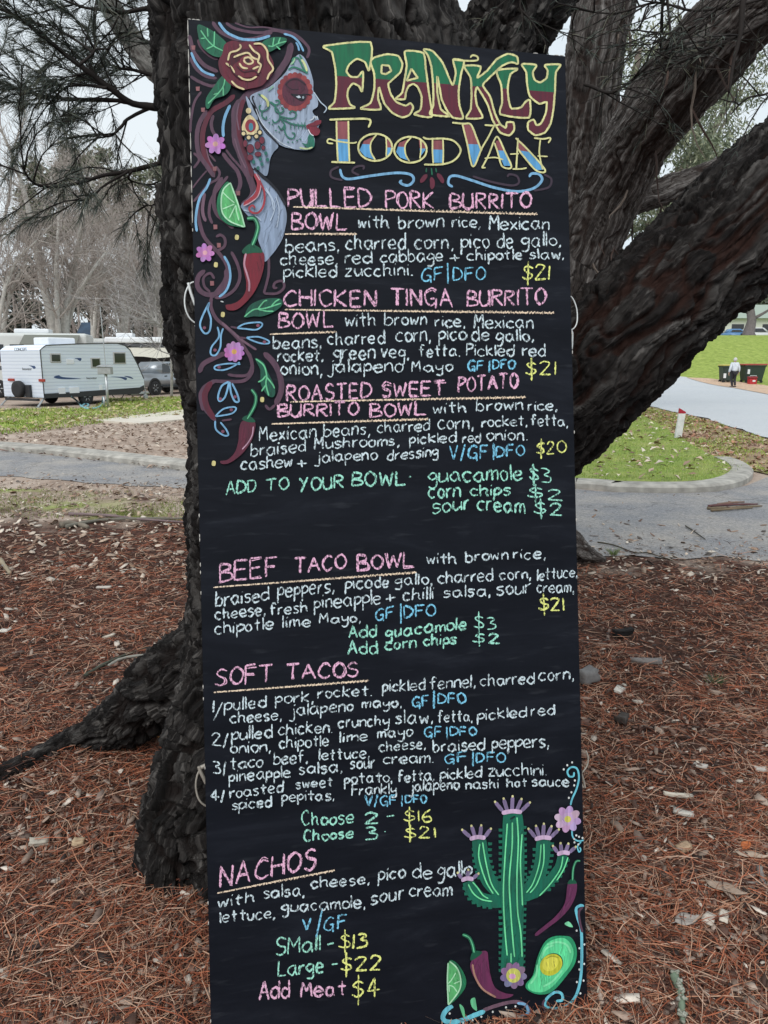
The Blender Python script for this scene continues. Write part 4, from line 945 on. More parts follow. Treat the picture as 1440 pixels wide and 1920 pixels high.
def ell(cx, cy, rx, ry, n=16, rot=0):
    out = []
    for i in range(n):
        a = 2 * math.pi * i / n; x, y = rx * math.cos(a), ry * math.sin(a); out.append((cx + x * math.cos(rot) - y * math.sin(rot), cy + x * math.sin(rot) + y * math.cos(rot)))
    return ' '.join(f'{x:.1f},{y:.1f}' for x, y in out)
MAU, MAU2, MAR, SKIN, BLUE, GRN, LGR, CREAM, RED, ROSE = (88, 62, 78), (112, 84, 100), (92, 36, 52), (150, 164, 184), (122, 172, 208), (28, 98, 72), (104, 190, 140), (216, 198, 152), (158, 56, 66), (190, 128, 186)
# --- hair, back to front
ink = Ink(.0005)
for col, w, s in [
 (MAU, 34, "280,100 330,170 400,220 520,260 640,255 740,230 820,190"), (MAU, 26, "400,110 480,160 600,190 720,200 820,180 900,190 1040,240 1120,300 1150,360 1130,430"), (MAU, 14, "480,110 600,150 740,150 860,170 1000,200 1090,260 1140,330"),
 (MAU, 36, "70,220 90,300 100,350 150,430 220,500 330,550"), (MAU, 30, "150,260 180,330 250,400 330,440"), (MAU, 28, "80,420 130,520 220,590 320,610"), (MAU, 28, "80,590 160,640 280,680 370,640"), (MAU, 22, "180,730 120,820 90,960 80,1100"),
 (MAU, 60, "990,290 960,420 900,520 820,620 700,700 580,770 500,900 480,1050 490,1180 530,1290 570,1400 620,1520 650,1640 600,1720 540,1740"),
 (MAR, 46, "480,760 400,830 280,900 220,1000 190,1130 200,1260 240,1370 300,1480"), (MAU, 40, "230,900 160,1020 140,1160 160,1290 230,1400 300,1500"), (MAU, 34, "520,800 470,900 470,1040 490,1160 530,1280 600,1420 640,1560 640,1640"),
 (MAR, 40, "560,800 520,950 520,1100 560,1250 610,1380 640,1500"), (MAU, 30, "290,940 270,1020 290,1100 360,1180 400,1240"), (MAU, 36, "370,1280 430,1360 500,1440 530,1530 520,1600 470,1680"), (MAU, 20, "400,1250 460,1330 540,1420 590,1500"),
 (MAU, 18, "250,1290 310,1360"), (MAU, 22, "110,1280 160,1340 110,1420"), (MAU, 22, "310,1400 345,1460 320,1520 250,1560 180,1640 110,1720"), (MAU, 14, "230,1440 160,1520 100,1600"),
 (MAU, 36, "370,1500 310,1600 290,1720 320,1830 400,1900 470,1960"), (MAU, 26, "420,1490 350,1580 270,1700 250,1830 280,1920"), (MAU, 30, "170,1680 150,1800 180,1960 220,2060 260,2110"), (MAU2, 30, "210,1640 190,1800 220,1900"),
 (BLUE, 24, "335,105 400,190 480,235 560,260 680,262 800,228"), (BLUE, 18, "920,210 1000,235 1060,290 1100,370"), (BLUE, 16, "1030,285 1050,320 1060,365"), (BLUE, 22, "88,375 130,470 200,550 300,588"), (BLUE, 26, "440,850 395,950 375,1050 380,1140"), (BLUE, 22, "262,1510 230,1590 170,1680 140,1790 130,1900 140,1990"),
 (MAU2, 12, "520,830 500,950 520,1080"), (MAU2, 12, "225,1240 250,1340 290,1410"), (MAU2, 12, "480,1150 520,1290 580,1420"),
]: S(ink, 'A', col, w, s)
for x, y in ((108, 335), (148, 705), (195, 895), (300, 1425), (512, 1645)): Fl(ink, 'A', (140, 92, 96), f"{x-18},{y-18} {x+18},{y-20} {x+16},{y+20} {x-14},{y+18}", False)
hair = ink.build('painted_hair', M_PAINT, board)
# --- face, neck and shoulder
ink = Ink(.0022)
Fl(ink, 'A', (140, 156, 180), "650,1440 720,1490 830,1590 910,1700 942,1800 949,1871 935,1960 910,2053 860,2140 806,2209 748,2261 722,2150 690,2060 676,1923 600,1850 550,1790 540,1750 640,1660 690,1560")
Fl(ink, 'A', (136, 152, 174), "620,930 690,1000 760,1110 870,1215 830,1280 800,1340 770,1490 700,1450 640,1420 600,1300 570,1150 580,1000")
Fl(ink, 'A', SKIN, "1050,405 1100,425 1150,520 1185,640 1188,730 1225,810 1225,870 1180,905 1195,945 1230,970 1240,1040 1190,1120 1200,1170 1190,1235 1130,1262 1000,1250 880,1210 760,1100 690,980 680,900 620,810 640,760 780,700 860,640 940,560 990,470")
Fl(ink, 'A', SKIN, "580,780 620,830 650,900 690,980 660,990 610,900")
for s in ("560,1800 640,1830 720,1900", "760,1600 840,1760 800,1900", "850,1680 880,1800 860,1960", "700,1560 800,1680 830,1800"): S(ink, 'A', (176, 190, 208), 10, s)
S(ink, 'A', (190, 206, 222), 9, "1190,740 1250,830 1305,885 1280,930"); S(ink, 'A', (20, 24, 34), 14, "655,780 640,800 690,930 700,1000 780,1110 880,1215"); S(ink, 'A', (20, 24, 34), 24, "655,1420 720,1490 790,1550 870,1640 940,1760")
S(ink, 'A', (196, 206, 216), 8, "670,890 720,1010 800,1110 900,1200 1000,1245")
for k in range(20):
    a = 2 * math.pi * k / 20; Fl(ink, 'A', random.Random(k).choice([(140, 60, 64), (128, 52, 58), (152, 70, 70)]), ell(1022 + 134 * math.cos(a), 740 + 148 * math.sin(a), 27, 28, 8))
Fl(ink, 'A', (90, 42, 60), ell(1022, 740, 116, 128)); Fl(ink, 'A', (78, 36, 54), ell(1025, 700, 80, 62)); S(ink, 'A', (46, 26, 40), 14, "935,680 980,640 1040,630 1120,680"); S(ink, 'A', (46, 26, 40), 9, "940,680 990,720 1060,720")
Fl(ink, 'A', (22, 22, 32), "985,765 1050,770 1110,760 1115,800 1085,825 1040,805"); Fl(ink, 'A', (200, 210, 220), "1030,785 1060,775 1075,795 1050,800", False); Fl(ink, 'A', (150, 165, 175), ell(1095, 793, 9, 12, 8))
S(ink, 'A', (22, 22, 32), 8, "980,762 1050,768 1130,765 1165,770")
for s in ("1010,500 1000,450 1050,440 1090,520 1130,580", "960,545 1010,520 1090,550 1140,575", "1060,410 1100,480 1130,560"): S(ink, 'A', (48, 120, 96), 14, s)
S(ink, 'A', (196, 206, 150), 20, "1080,450 1110,500 1130,560"); S(ink, 'A', (150, 190, 150), 14, "980,500 1010,470 1020,440")
for s in ("690,760 750,800 790,860 770,900 720,915 700,880 720,860", "790,830 840,870 880,930 880,990 840,1020 815,990", "800,830 850,860 885,840 870,820 840,825", "840,880 850,920 900,930 920,900 895,880", "880,960 960,980 1020,975 1030,930 990,915 970,940", "890,980 930,1040 930,1100 960,1150 1005,1160 1020,1120 990,1110", "900,980 970,1020 1040,1040 1120,1045", "730,910 725,960 760,990 765,960", "870,1045 895,1080 920,1070", "930,1040 900,1080 880,1060"): S(ink, 'A', (44, 108, 92), 13, s)
for x in (975, 1010, 1045, 1080, 1105): S(ink, 'A', (44, 108, 92), 8, f"{x},1015 {x+8},1050 {x+4},1080")
for x, y in ((790, 1020), (820, 1035), (850, 1090), (880, 1105), (960, 1195), (1000, 1195), (1040, 1180), (1070, 1170)): Fl(ink, 'A', (44, 108, 92), ell(x, y, 8, 7, 8))
S(ink, 'A', (200, 205, 140), 22, "715,770 770,820 780,880"); S(ink, 'A', (130, 170, 150), 16, "780,735 830,690")
Fl(ink, 'A', (40, 110, 92), "1140,1140 1170,1130 1190,1160 1195,1230 1150,1255 1080,1200 1130,1210"); S(ink, 'A', (190, 205, 150), 14, "1060,1245 1130,1255 1180,1240")
Fl(ink, 'A', (122, 40, 56), "1120,1050 1180,1020 1210,1000 1255,1000 1250,1030 1215,1050 1245,1090 1230,1130 1190,1135 1160,1110"); S(ink, 'A', (70, 22, 36), 6, "1130,1050 1190,1052 1230,1045"); S(ink, 'A', (214, 222, 228), 8, "1150,1000 1180,990 1200,960"); S(ink, 'A', (214, 222, 228), 8, "1140,1080 1160,1120 1190,1140")
for x in (1185, 1203, 1220): S(ink, 'A', (214, 222, 228), 7, f"{x},960 {x+4},990")
# earring
Fl(ink, 'A', CREAM, "615,950 670,1000 695,1060 680,1120 620,1130 560,1120 545,1060 570,990"); Fl(ink, 'A', (140, 50, 60), ell(622, 1050, 48, 58)); Fl(ink, 'A', (70, 130, 150), ell(626, 1060, 20, 36)); S(ink, 'A', (24, 26, 32), 7, "560,1000 540,1060 555,1120 620,1140 680,1120 700,1060 670,990"); Fl(ink, 'A', CREAM, ell(605, 915, 24, 26, 10))
for x, y in ((606, 1155), (675, 1145), (560, 1120), (705, 1110)): Fl(ink, 'A', (24, 26, 32), ell(x, y, 27, 28, 10)); Fl(ink, 'A', CREAM, ell(x, y, 17, 17, 10))
for x, y, a, b in ((620, 1255, 30, 38), (685, 1225, 24, 34), (725, 1180, 22, 30), (690, 1305, 28, 20), (618, 1335, 26, 26), (738, 1248, 15, 18), (575, 1210, 18, 30)): Fl(ink, 'A', (24, 22, 30), ell(x, y, a + 4, b + 4, 10)); Fl(ink, 'A', (110, 44, 60), ell(x, y, a, b, 10))
for x, y in ((760, 1298), (710, 1350), (775, 1355), (650, 1375), (725, 1395), (690, 1430)): Fl(ink, 'A', (44, 104, 96), ell(x, y, 15, 18, 8))
# red ornament on the shoulder
S(ink, 'A', RED, 40, "660,1480 700,1560 680,1660 620,1720 560,1760"); S(ink, 'A', (190, 160, 170), 9, "670,1480 715,1570 690,1680 620,1740 560,1770"); S(ink, 'A', RED, 18, "700,1540 745,1640 740,1760 690,1830 630,1825 610,1790 640,1765 665,1790")
face = ink.build('painted_woman', M_PAINT, board)
# --- rose, its leaves and the small flowers
ink = Ink(.0052)
def leaf(c, col, outline, veins, vc=LGR, w=11):
    Fl(ink, c, col, outline)
    for v in veins: S(ink, c, vc, w, v)
leaf('A', GRN, "150,140 240,170 330,230 410,310 400,380 350,430 270,410 190,340 155,250", ["175,190 230,270 290,330 375,375", "235,170 240,250", "300,200 295,330", "290,330 225,360", "175,265 215,262"])
leaf('A', GRN, "720,310 780,265 860,250 945,265 930,310 860,350 790,385 740,370", ["945,290 870,310 820,335 780,330", "890,255 870,310", "835,255 822,330", "850,330 890,365"])
leaf('A', GRN, "380,590 430,630 445,700 400,770 300,810 250,890 222,880 225,800 290,700", ["395,610 380,690 330,760 240,850", "378,700 378,780", "330,755 290,770"])
Fl(ink, 'A', (98, 34, 50), "390,320 460,285 540,300 600,290 680,300 760,330 790,400 830,490 820,580 770,640 720,690 620,715 540,725 460,690 400,640 350,570 335,470 370,400")
Fl(ink, 'A', (70, 22, 36), ell(590, 480, 150, 120)); Fl(ink, 'A', (104, 36, 50), ell(590, 540, 130, 80)); Fl(ink, 'A', (116, 44, 58), ell(600, 480, 75, 60))
for s in ("525,320 535,350 500,380 440,400 420,470", "610,325 650,380 700,420 690,480 715,510 690,580", "650,320 720,320 770,380 780,460 825,540 790,590 770,640", "470,440 530,415 600,400 640,440 690,460", "560,450 610,440 645,480 610,500 570,480 565,455", "400,490 450,530 480,580", "510,605 560,635 620,640 680,610", "520,490 550,530 600,540", "640,545 700,520", "450,650 500,700 570,728"): S(ink, 'A', CREAM, 17, s)
Fl(ink, 'A', (46, 18, 28), ell(598, 470, 18, 20, 8)); S(ink, 'A', (60, 20, 34), 12, "500,520 560,570 650,560 700,600"); S(ink, 'A', (60, 20, 34), 10, "430,500 470,580 540,640")
def flower(c, cx, cy, r, n, col, mid, rot=0.0, pr=.42):
    for k in range(n):
        a = rot + 2 * math.pi * k / n; Fl(ink, c, tuple(min(255, q + random.choice((-10, 0, 8))) for q in col), ell(cx + r * .62 * math.cos(a), cy + r * .62 * math.sin(a), r * .44, r * pr * .72, 10, a))
    Fl(ink, c, col, ell(cx, cy, r * .5, r * .5, 10)); Fl(ink, c, mid, ell(cx, cy, r * .26, r * .26, 8))
ink.build('painted_rose', M_PAINT, board); ink = Ink(.0052)
flower('A', 307, 1210, 88, 7, (184, 122, 184), (206, 160, 150), .3)
ink.build('painted_flower', M_PAINT, board); ink = Ink(.0052); flower('B', 165, 352, 62, 7, (188, 122, 180), (214, 160, 170), .1); ink.build('painted_flower', M_PAINT, board); ink = Ink(.0052); flower('B', 366, 1035, 68, 10, (186, 122, 186), (206, 160, 90), .2)
rose = ink.build('painted_flower', M_PAINT, board)
# --- lower scrolls, chillies, lime, drops
ink = Ink(.0016)
for col, w, s in [
 (MAU, 26, "120,120 150,220 190,280 240,330 290,390 320,460 300,540 250,610 210,660"), (MAU, 20, "240,240 270,225 300,250 300,300 260,330 220,335"), (MAU, 34, "165,470 120,510 110,570 140,620 200,640 260,620 310,560 310,460"), (MAU, 18, "230,530 200,490 155,520 160,580 200,620"), (MAU, 22, "345,340 390,430 405,520 370,600 300,650 230,660"), (BLUE, 16, "295,370 330,440 338,530 310,610 260,655"),
 (MAU, 24, "210,650 205,720 240,800 320,870 390,940 440,1010 480,1080 490,1170 440,1230 350,1240 220,1235"), (MAU2, 16, "280,830 360,900 430,960 520,1020"), (MAU, 34, "310,1040 220,1080 150,1120 125,1180"), (MAU, 20, "470,1040 490,1120 460,1190 390,1200 320,1190"), (MAU, 30, "240,1230 160,1280 140,1340 160,1420 210,1480 240,1510"), (MAU, 22, "170,1260 130,1330 150,1440"), (MAU, 14, "280,1510 350,1500"), (MAR, 40, "210,1240 165,1320 175,1410 230,1500"),
 (MAU, 40, "570,1040 640,1110 685,1210 690,1310 650,1400"), (MAU, 20, "650,1400 610,1430 580,1400"), (MAU, 14, "390,870 340,860"), (MAU, 14, "450,940 400,935"), (MAU, 18, "555,280 600,360 605,480 590,560 570,630"), (MAU, 18, "570,630 660,630 710,590 700,545 650,555 640,590 665,590"),
 (BLUE, 13, "195,690 150,780 130,850 160,905 195,890 205,810 185,740 195,690"), (BLUE, 12, "250,860 260,930 210,1000 205,1050 240,1055 270,1000 275,920 290,870"), (BLUE, 11, "385,870 440,840 540,830 560,850 520,880 440,875 385,870"), (BLUE, 11, "450,935 530,930 600,955 605,975 550,975 490,955 450,935"), (BLUE, 11, "410,1120 330,1115 240,1130 235,1155 290,1160 350,1140 405,1105"), (BLUE, 13, "330,1240 280,1270 255,1340 265,1375 300,1350 320,1290 330,1240"), (BLUE, 13, "335,1240 345,1320 370,1375 398,1375 385,1320 350,1250"), (BLUE, 11, "235,1480 290,1430 360,1415 380,1430 350,1460 280,1475 235,1480"), (BLUE, 12, "235,1510 240,1570 290,1610 325,1610 310,1570 270,1520"),
]: S(ink, 'B', col, w, s)
for x, y in ((236, 170), (260, 297), (213, 560)): Fl(ink, 'B', (140, 92, 96), f"{x-14},{y-16} {x+13},{y-15} {x+14},{y+15} {x-12},{y+17}", False)
for x, y in ((385, 242), (240, 432), (288, 776), (560, 1364), (225, 1805)): Fl(ink, 'B', (204, 192, 132), f"{x-10},{y-16} {x+12},{y-13} {x+9},{y+16} {x-13},{y+13}")
for x, y in ((160, 868), (530, 852), (575, 966), (233, 1022), (262, 1140), (270, 1360), (372, 1345), (346, 1435), (288, 1585)): Fl(ink, 'B', (128, 76, 96), ell(x, y, 12, 11, 8))
S(ink, 'B', (200, 205, 205), 8, "270,684 294,690")
ink.build('painted_scroll', M_PAINT, board)
ink = Ink(.0042)
def chilli(name, c, body, stem, cap, hi, hcol, bcol=(112, 38, 54), gcol=GRN):
    ink = Ink(.0042); Fl(ink, c, bcol, body); Fl(ink, c, tuple(int(q * .8) for q in bcol), body.split('|')[0], True) if False else None
    S(ink, c, gcol, stem[0], stem[1], .7); Fl(ink, c, tuple(int(q * .85) for q in gcol), cap); S(ink, c, hcol, hi[0], hi[1]); S(ink, c, LGR, stem[0] * .3, stem[1])
    return ink.build(name, M_PAINT, board)
chilli('painted_chilli', 'B', "440,350 500,345 568,350 572,440 545,540 500,630 440,700 380,745 320,745 308,712 350,705 400,680 440,630 450,560 430,450", (30, "455,115 505,115 530,170 515,240 490,300"), "420,340 455,300 490,290 545,320 560,350 500,352 440,360", (13, "448,355 435,430 455,500 470,560 468,620"), (188, 140, 156), (118, 34, 48))
chilli('painted_chilli', 'B', "420,1515 470,1510 512,1525 505,1590 480,1660 420,1740 340,1800 285,1810 270,1790 320,1780 370,1730 395,1650 400,1570", (24, "485,1295 515,1340 510,1400 480,1460 455,1500"), "420,1500 450,1475 490,1490 512,1520 460,1520", (8, "498,1550 490,1610 460,1665 420,1710"), (190, 150, 170), (92, 38, 56))
def lime(name, c, rind, flesh, edge, spokes, outer, w):
    ink = Ink(.0045); Fl(ink, c, (34, 112, 76), rind); Fl(ink, c, (92, 178, 110), flesh)
    for s in edge: S(ink, c, (176, 226, 186), w, s)
    for s in spokes: S(ink, c, (172, 226, 182), w * .8, s)
    return ink.build(name, M_PAINT, board)
lime('painted_lime', 'A', "430,1552 370,1590 330,1680 320,1780 350,1870 420,1930 500,1950 570,1958 560,1910 500,1720", "440,1560 380,1620 358,1720 370,1820 430,1900 500,1938 565,1950 545,1860 490,1700", ["440,1560 380,1620 360,1720 372,1830 440,1905 565,1955", "440,1556 490,1690 540,1840 572,1958"], ["370,1640 420,1690 480,1740", "370,1795 420,1775 480,1750", "430,1880 460,1820 490,1760", "520,1900 500,1830 490,1760"], None, 13)
for o_ in ():
    pass
ink = Ink(.0046)
leaf('B', (26, 84, 66), "440,795 470,720 540,680 620,665 690,672 695,715 640,760 560,790 500,790", ["435,795 500,745 580,735 690,700", "530,740 570,690 595,680", "620,725 650,690 680,672", "530,742 590,755 640,755"], LGR, 9)
leaf('B', (26, 84, 66), "510,1080 570,1110 600,1180 640,1260 650,1320 630,1350 590,1330 550,1260 545,1160", ["515,1085 570,1130 590,1200 585,1260 605,1340", "585,1200 560,1230 530,1245", "590,1210 630,1260 645,1290", "585,1265 560,1300 555,1310"], LGR, 10)
ink.build('painted_leaf', M_PAINT, board)
# --- the title
ink = Ink(.0015); LINE = (145, 238, 1330, 328); SEP = ((24, 104, 70), (92, 34, 50))
TT = ["75,78 330,57 322,212 300,165 255,147 215,178 200,215 222,243 260,245 290,215 285,325 268,295 235,280 210,310 205,350 218,392 245,412 105,416 135,380 145,300 140,200 120,110",
 "330,165 350,140 420,122 480,132 502,175 490,220 445,262 425,285 440,340 470,380 520,400 545,385 560,410 540,450 500,463 450,440 405,390 385,330 375,300 370,360 385,420 275,416 330,385 350,310 350,230",
 "515,105 615,115 628,200 645,330 660,460 565,447 600,420 605,350 585,300 560,282 535,295 520,330 515,365 465,362 500,330 515,250 525,180",
 "615,95 665,105 720,170 772,290 790,220 775,150 835,160 818,230 805,320 810,400 830,468 775,465 745,430 715,370 700,290 690,240 690,330 710,420 760,458 650,447 668,400 668,300 658,190 640,130",
 "835,185 925,188 905,250 960,210 1010,150 1070,120 1120,135 1125,175 1090,165 1040,185 970,250 935,290 975,350 1000,440 1030,500 1060,520 1065,490 1100,490 1105,530 1080,560 1030,545 990,480 960,390 905,300 895,340 905,400 935,465 845,468 870,420 875,340 870,250",
 "1010,210 1125,200 1085,230 1070,300 1075,370 1090,415 1140,410 1165,380 1190,370 1185,465 1030,447 1040,380 1035,290",
 "1145,175 1225,180 1205,220 1215,260 1245,275 1280,250 1285,210 1270,180 1355,178 1330,220 1325,320 1315,430 1300,500 1270,545 1220,560 1180,530 1180,490 1210,475 1225,505 1250,495 1275,440 1280,380 1240,390 1190,350 1175,290 1170,220"]
CRT = (216, 212, 150)
soft = lambda s: ' '.join(f'{x:.1f},{y:.1f}' for x, y in [tuple(.55 * a + .45 * b for a, b in zip(p, q)) for p, q in zip(curve(pts(s), True, 4), [tuple(u + (v - u) * k / 4 for u, v in zip(P_, Q_)) for P_, Q_ in zip(pts(s), pts(s)[1:] + pts(s)[:1]) for k in range(4)])])
TT = [soft(s) for s in TT]
for s in TT: Fl(ink, 'T', None, s, False, LINE, SEP)
for s in ("390,180 430,185 442,212 412,230 388,225", "550,200 585,250 525,265"): Fl(ink, 'T', (20, 23, 32), s, False)
for s in TT + ["390,180 430,185 442,212 412,230 388,225", "550,200 585,250 525,265"]:
    p = pts(s); ink.mb.col(lin(CRT)); q = tf('T', p + [p[0]]); ink.ribbon(q, 10.5 / 2.88, .8, .18)
S(ink, 'T', CRT, 10, "775,152 850,158 905,155 905,135 880,128 868,142")
P2, B2 = (140, 78, 84), (92, 158, 206)
L2 = (150, 582, 1260, 640)
def seg(s, line): Fl(ink, 'T', None, s, False, line, (P2, B2))
seg("150,485 210,485 210,700 152,700", (150, 580, 210, 582)); seg("345,568 295,590 270,640 300,675 355,692 332,650 330,610", (260, 606, 400, 612)); seg("412,575 445,605 448,640 420,672", (400, 625, 460, 627)); seg("532,582 485,600 468,650 490,680 530,695 515,650 520,610", (460, 620, 560, 626)); seg("590,582 625,605 625,640 600,672", (580, 630, 640, 632)); seg("665,588 720,588 720,708 668,708", (660, 636, 720, 638)); seg("825,500 870,505 928,640 885,728", (830, 606, 930, 610)); seg("1005,590 1030,585 1088,725 1050,725 1015,650", (1000, 640, 1090, 646)); seg("1122,580 1150,600 1268,745 1228,748 1125,640", (1120, 640, 1270, 662))
for w, s in ((12, "108,476 220,472 325,475 318,518"), (10, "146,482 148,590 154,702"), (10, "210,482 212,600 216,702"), (11, "118,704 180,706 246,708"), (9, "128,605 98,600 105,580 150,592 230,602 256,596"),
 (11, ell(355, 625, 92, 73)), (9, "365,552 332,600 332,650 355,692"), (8, "412,565 416,620 414,675"), (11, ell(545, 638, 88, 70)), (9, "550,570 518,610 518,660 540,702"), (8, "600,580 602,630 596,685"),
 (11, "612,570 640,580 720,578 780,592 816,640 785,692 720,716 618,718"), (9, "664,582 664,650 668,712"), (9, "720,582 722,650 720,714"), (11, "770,492 830,498 870,502 900,570 928,645"), (10, "825,500 850,600 882,730 930,630 965,570 995,510"), (10, "945,505 1000,508 1030,500"),
 (10, "930,735 965,670 1000,580 1020,575 1055,650 1090,732 1040,728 1018,660 998,600"), (8, "945,685 1000,680 1045,692"), (9, "928,735 950,735"), (10, "1125,575 1120,660 1115,742"), (9, "1095,742 1140,742 1172,736"), (10, "1112,575 1180,640 1272,748 1226,752 1160,680 1122,630"), (9, "1245,585 1240,660 1258,745"), (10, "1212,575 1260,580 1300,575 1288,602"), (8, "1082,662 1130,660"), (8, "1230,672 1285,675")):
    p = pts(s); p = p + [p[0]] if w == 11 and len(p) == 16 else p
    ink.mb.col(lin(CRT)); ink.ribbon(curve(tf('T', p), n=5), w * .92 / 2.88, .6, .12)
ink.build('title_lettering', M_PAINT, board)
ink = Ink(.0012)
for col, w, s in ((BLUE, 14, "165,740 178,780 215,795 330,778 470,762 548,772 562,805 530,830 490,815 500,800"), (BLUE, 14, "775,838 750,820 758,785 795,778 870,800 1000,842 1120,862 1210,845 1255,802 1240,770 1200,766 1186,785"), ((62, 48, 62), 12, "160,728 118,750 120,785 180,802"), ((62, 48, 62), 12, "290,745 292,725 250,730 232,755 270,775"), ((62, 48, 62), 12, "880,780 980,810 1090,830 1130,815 1120,780 1080,770 1068,785"), ((62, 48, 62), 12, "1265,770 1305,795 1290,840 1210,858"),
 (GRN, 8, "632,735 630,760"), (GRN, 8, "658,735 662,775"), (GRN, 8, "682,735 686,760"), ((98, 38, 56), 24, "635,770 610,800 600,815"), ((98, 38, 56), 26, "658,785 664,820 660,850"), ((98, 38, 56), 24, "690,765 712,795 722,818")): S(ink, 'T', col, w, s)
ink.build('painted_flourish', M_PAINT, board)
# --- cactus corner
ink = Ink(.0016); CG, CL = (24, 104, 82), (118, 226, 160)
def spines(path, side, step=42, r=13):
    p = np.array(curve(pts(path), n=6)); d = np.linalg.norm(np.diff(p, axis=0), axis=1); c_ = np.concatenate([[0], np.cumsum(d)])
    for t in np.arange(20, c_[-1] - 10, step):
        x = np.interp(t, c_, p[:, 0]); y = np.interp(t, c_, p[:, 1]); Fl(ink, 'K', CG, f"{x-r*1.2},{y-r*.8} {x+r*1.2},{y-r*.7} {x+r},{y+r*.8} {x-r},{y+r*.9}", False)
for w, s in ((105, "375,560 390,700 420,830 470,920 540,980"), (105, "840,570 835,700 810,820 770,910 700,980"), (75, "980,700 955,790 890,880 800,960 690,1010"), (95, "295,890 330,960 400,1020 540,1040")): S(ink, 'K', CG, w, s, .85)
for s in ("338,640 345,760 385,890", "455,600 460,760 520,900", "775,640 770,760 720,880", "900,600 890,760 830,900", "1020,720 960,850 860,970", "920,800 900,840", "265,920 300,1010 380,1065 480,1080", "530,500 530,800 530,1100 530,1540", "700,480 705,800 700,1100 690,1540"): spines(s, 1)
Fl(ink, 'K', CG, "545,450 560,400 610,380 660,390 690,440 700,700 697,1000 690,1300 690,1500 620,1510 540,1540 530,1500 545,1200 530,1000 540,700")
S(ink, 'K', (16, 40, 40), 12, "595,440 635,418")
for w, s in ((10, "576,470 560,700 548,950 556,1200 575,1420"), (10, "612,462 610,640 590,880 600,1100 615,1300 628,1430"), (10, "645,425 655,600 645,850 650,1100 672,1250 682,1430"), (10, "682,545 670,750 680,950 685,1060"), (10, "602,1400 603,1470"), (10, "378,615 372,720 420,880 475,975"), (10, "398,605 420,740 460,900 515,985"), (9, "818,620 805,760 760,900 712,968"), (9, "838,615 835,760 790,900 738,970"), (9, "975,705 955,800 880,910 805,990"), (9, "1012,712 980,800 930,880"), (10, "295,905 330,970 390,1015 468,1030"), (9, "325,890 360,930 400,985 440,1010")): S(ink, 'K', CL, w, s)
def crown_fl(cx, cy, w, n, lean=0.0, h=90):
    for k in range(n):
        t = (k / (n - 1) - .5) * 2; a = t * .6 + lean; x0 = cx + t * w * .42; tipx = x0 + math.sin(a) * h; tipy = cy - math.cos(a) * h * (1 - .25 * abs(t))
        S(ink, 'K', (128, 112, 146), 27, f"{x0},{cy} {(x0+tipx)/2},{(cy+tipy)/2} {tipx},{tipy}", .35); Fl(ink, 'K', (214, 208, 150), ell(tipx, tipy, 8, 9, 8))
    Fl(ink, 'K', (206, 176, 206), f"{cx-w*.45},{cy-4} {cx},{cy-18} {cx+w*.45},{cy-10} {cx+w*.42},{cy+16} {cx},{cy+12} {cx-w*.42},{cy+22}")
crown_fl(608, 385, 150, 5, .05, 110); crown_fl(362, 570, 118, 4, -.1, 95); crown_fl(832, 572, 125, 5, .05, 100); crown_fl(978, 680, 95, 4, .1, 75); crown_fl(288, 866, 90, 3, .1, 65)
ink.build('painted_cactus', M_PAINT, board)
ink = Ink(.0044)
flower('K', 1010, 440, 92, 8, (196, 164, 202), (206, 200, 96), .2); ink.build('painted_flower', M_PAINT, board); ink = Ink(.0044); flower('K', 620, 1562, 92, 9, (134, 118, 150), (206, 204, 96), .1)
Fl(ink, 'K', (206, 206, 104), ell(620, 1562, 52, 52)); Fl(ink, 'K', (214, 160, 196), ell(612, 1568, 24, 20, 10))
ink.build('painted_flower', M_PAINT, board)
chilli('painted_chilli', 'K', "330,1440 370,1395 430,1390 440,1450 455,1560 490,1650 560,1690 620,1700 580,1725 500,1728 420,1680 350,1600 310,1500", (26, "255,1268 300,1290 325,1340 338,1400"), "310,1450 320,1405 345,1385 395,1392 375,1420 330,1450", (14, "325,1480 345,1570 400,1660 495,1720"), (170, 128, 110), (104, 46, 82))
chilli('painted_chilli', 'K', "1010,905 1040,885 1075,900 1070,980 1030,1070 960,1150 870,1220 790,1278 778,1260 850,1200 930,1130 990,1040", (18, "1100,740 1070,745 1050,800 1045,880"), "1010,905 1020,880 1050,868 1075,900 1040,905", (4, "1030,930 1020,1000"), (120, 62, 102), (100, 46, 82))
lime('painted_lime', 'K', "160,1455 220,1480 270,1560 280,1630 240,1700 155,1775 145,1700 145,1560", "160,1460 215,1510 238,1590 225,1670 155,1770 148,1700 148,1560", ["160,1458 215,1510 240,1590 228,1670 152,1772", "150,1470 145,1600 152,1772"], ["205,1540 175,1590 150,1620", "215,1680 185,1640 150,1630", "235,1600 190,1620", "160,1680 155,1630"], None, 10)
ink = Ink(.0045); Fl(ink, 'K', (44, 150, 104), "980,1278 1040,1295 1075,1380 1060,1480 990,1580 920,1660 860,1695 780,1695 715,1660 712,1620 760,1560 790,1440 840,1330 900,1285"); Fl(ink, 'K', (96, 214, 150), "960,1290 1020,1320 1050,1390 1030,1480 970,1560 900,1640 830,1680 750,1672 722,1630 775,1540 805,1430 860,1330")
for s in ("860,1340 930,1320 1000,1340 1030,1400", "790,1480 780,1560 740,1620", "830,1640 900,1600 970,1520", "820,1440 850,1370 910,1340"): S(ink, 'K', (132, 230, 172), 14, s)
Fl(ink, 'K', (20, 40, 40), ell(893, 1478, 86, 72, 16, -.7)); Fl(ink, 'K', (196, 196, 60), ell(888, 1482, 86, 72, 16, -.7)); Fl(ink, 'K', (218, 214, 84), ell(882, 1472, 62, 50, 14, -.7)); S(ink, 'K', (160, 158, 50), 7, "850,1440 890,1420 940,1430")
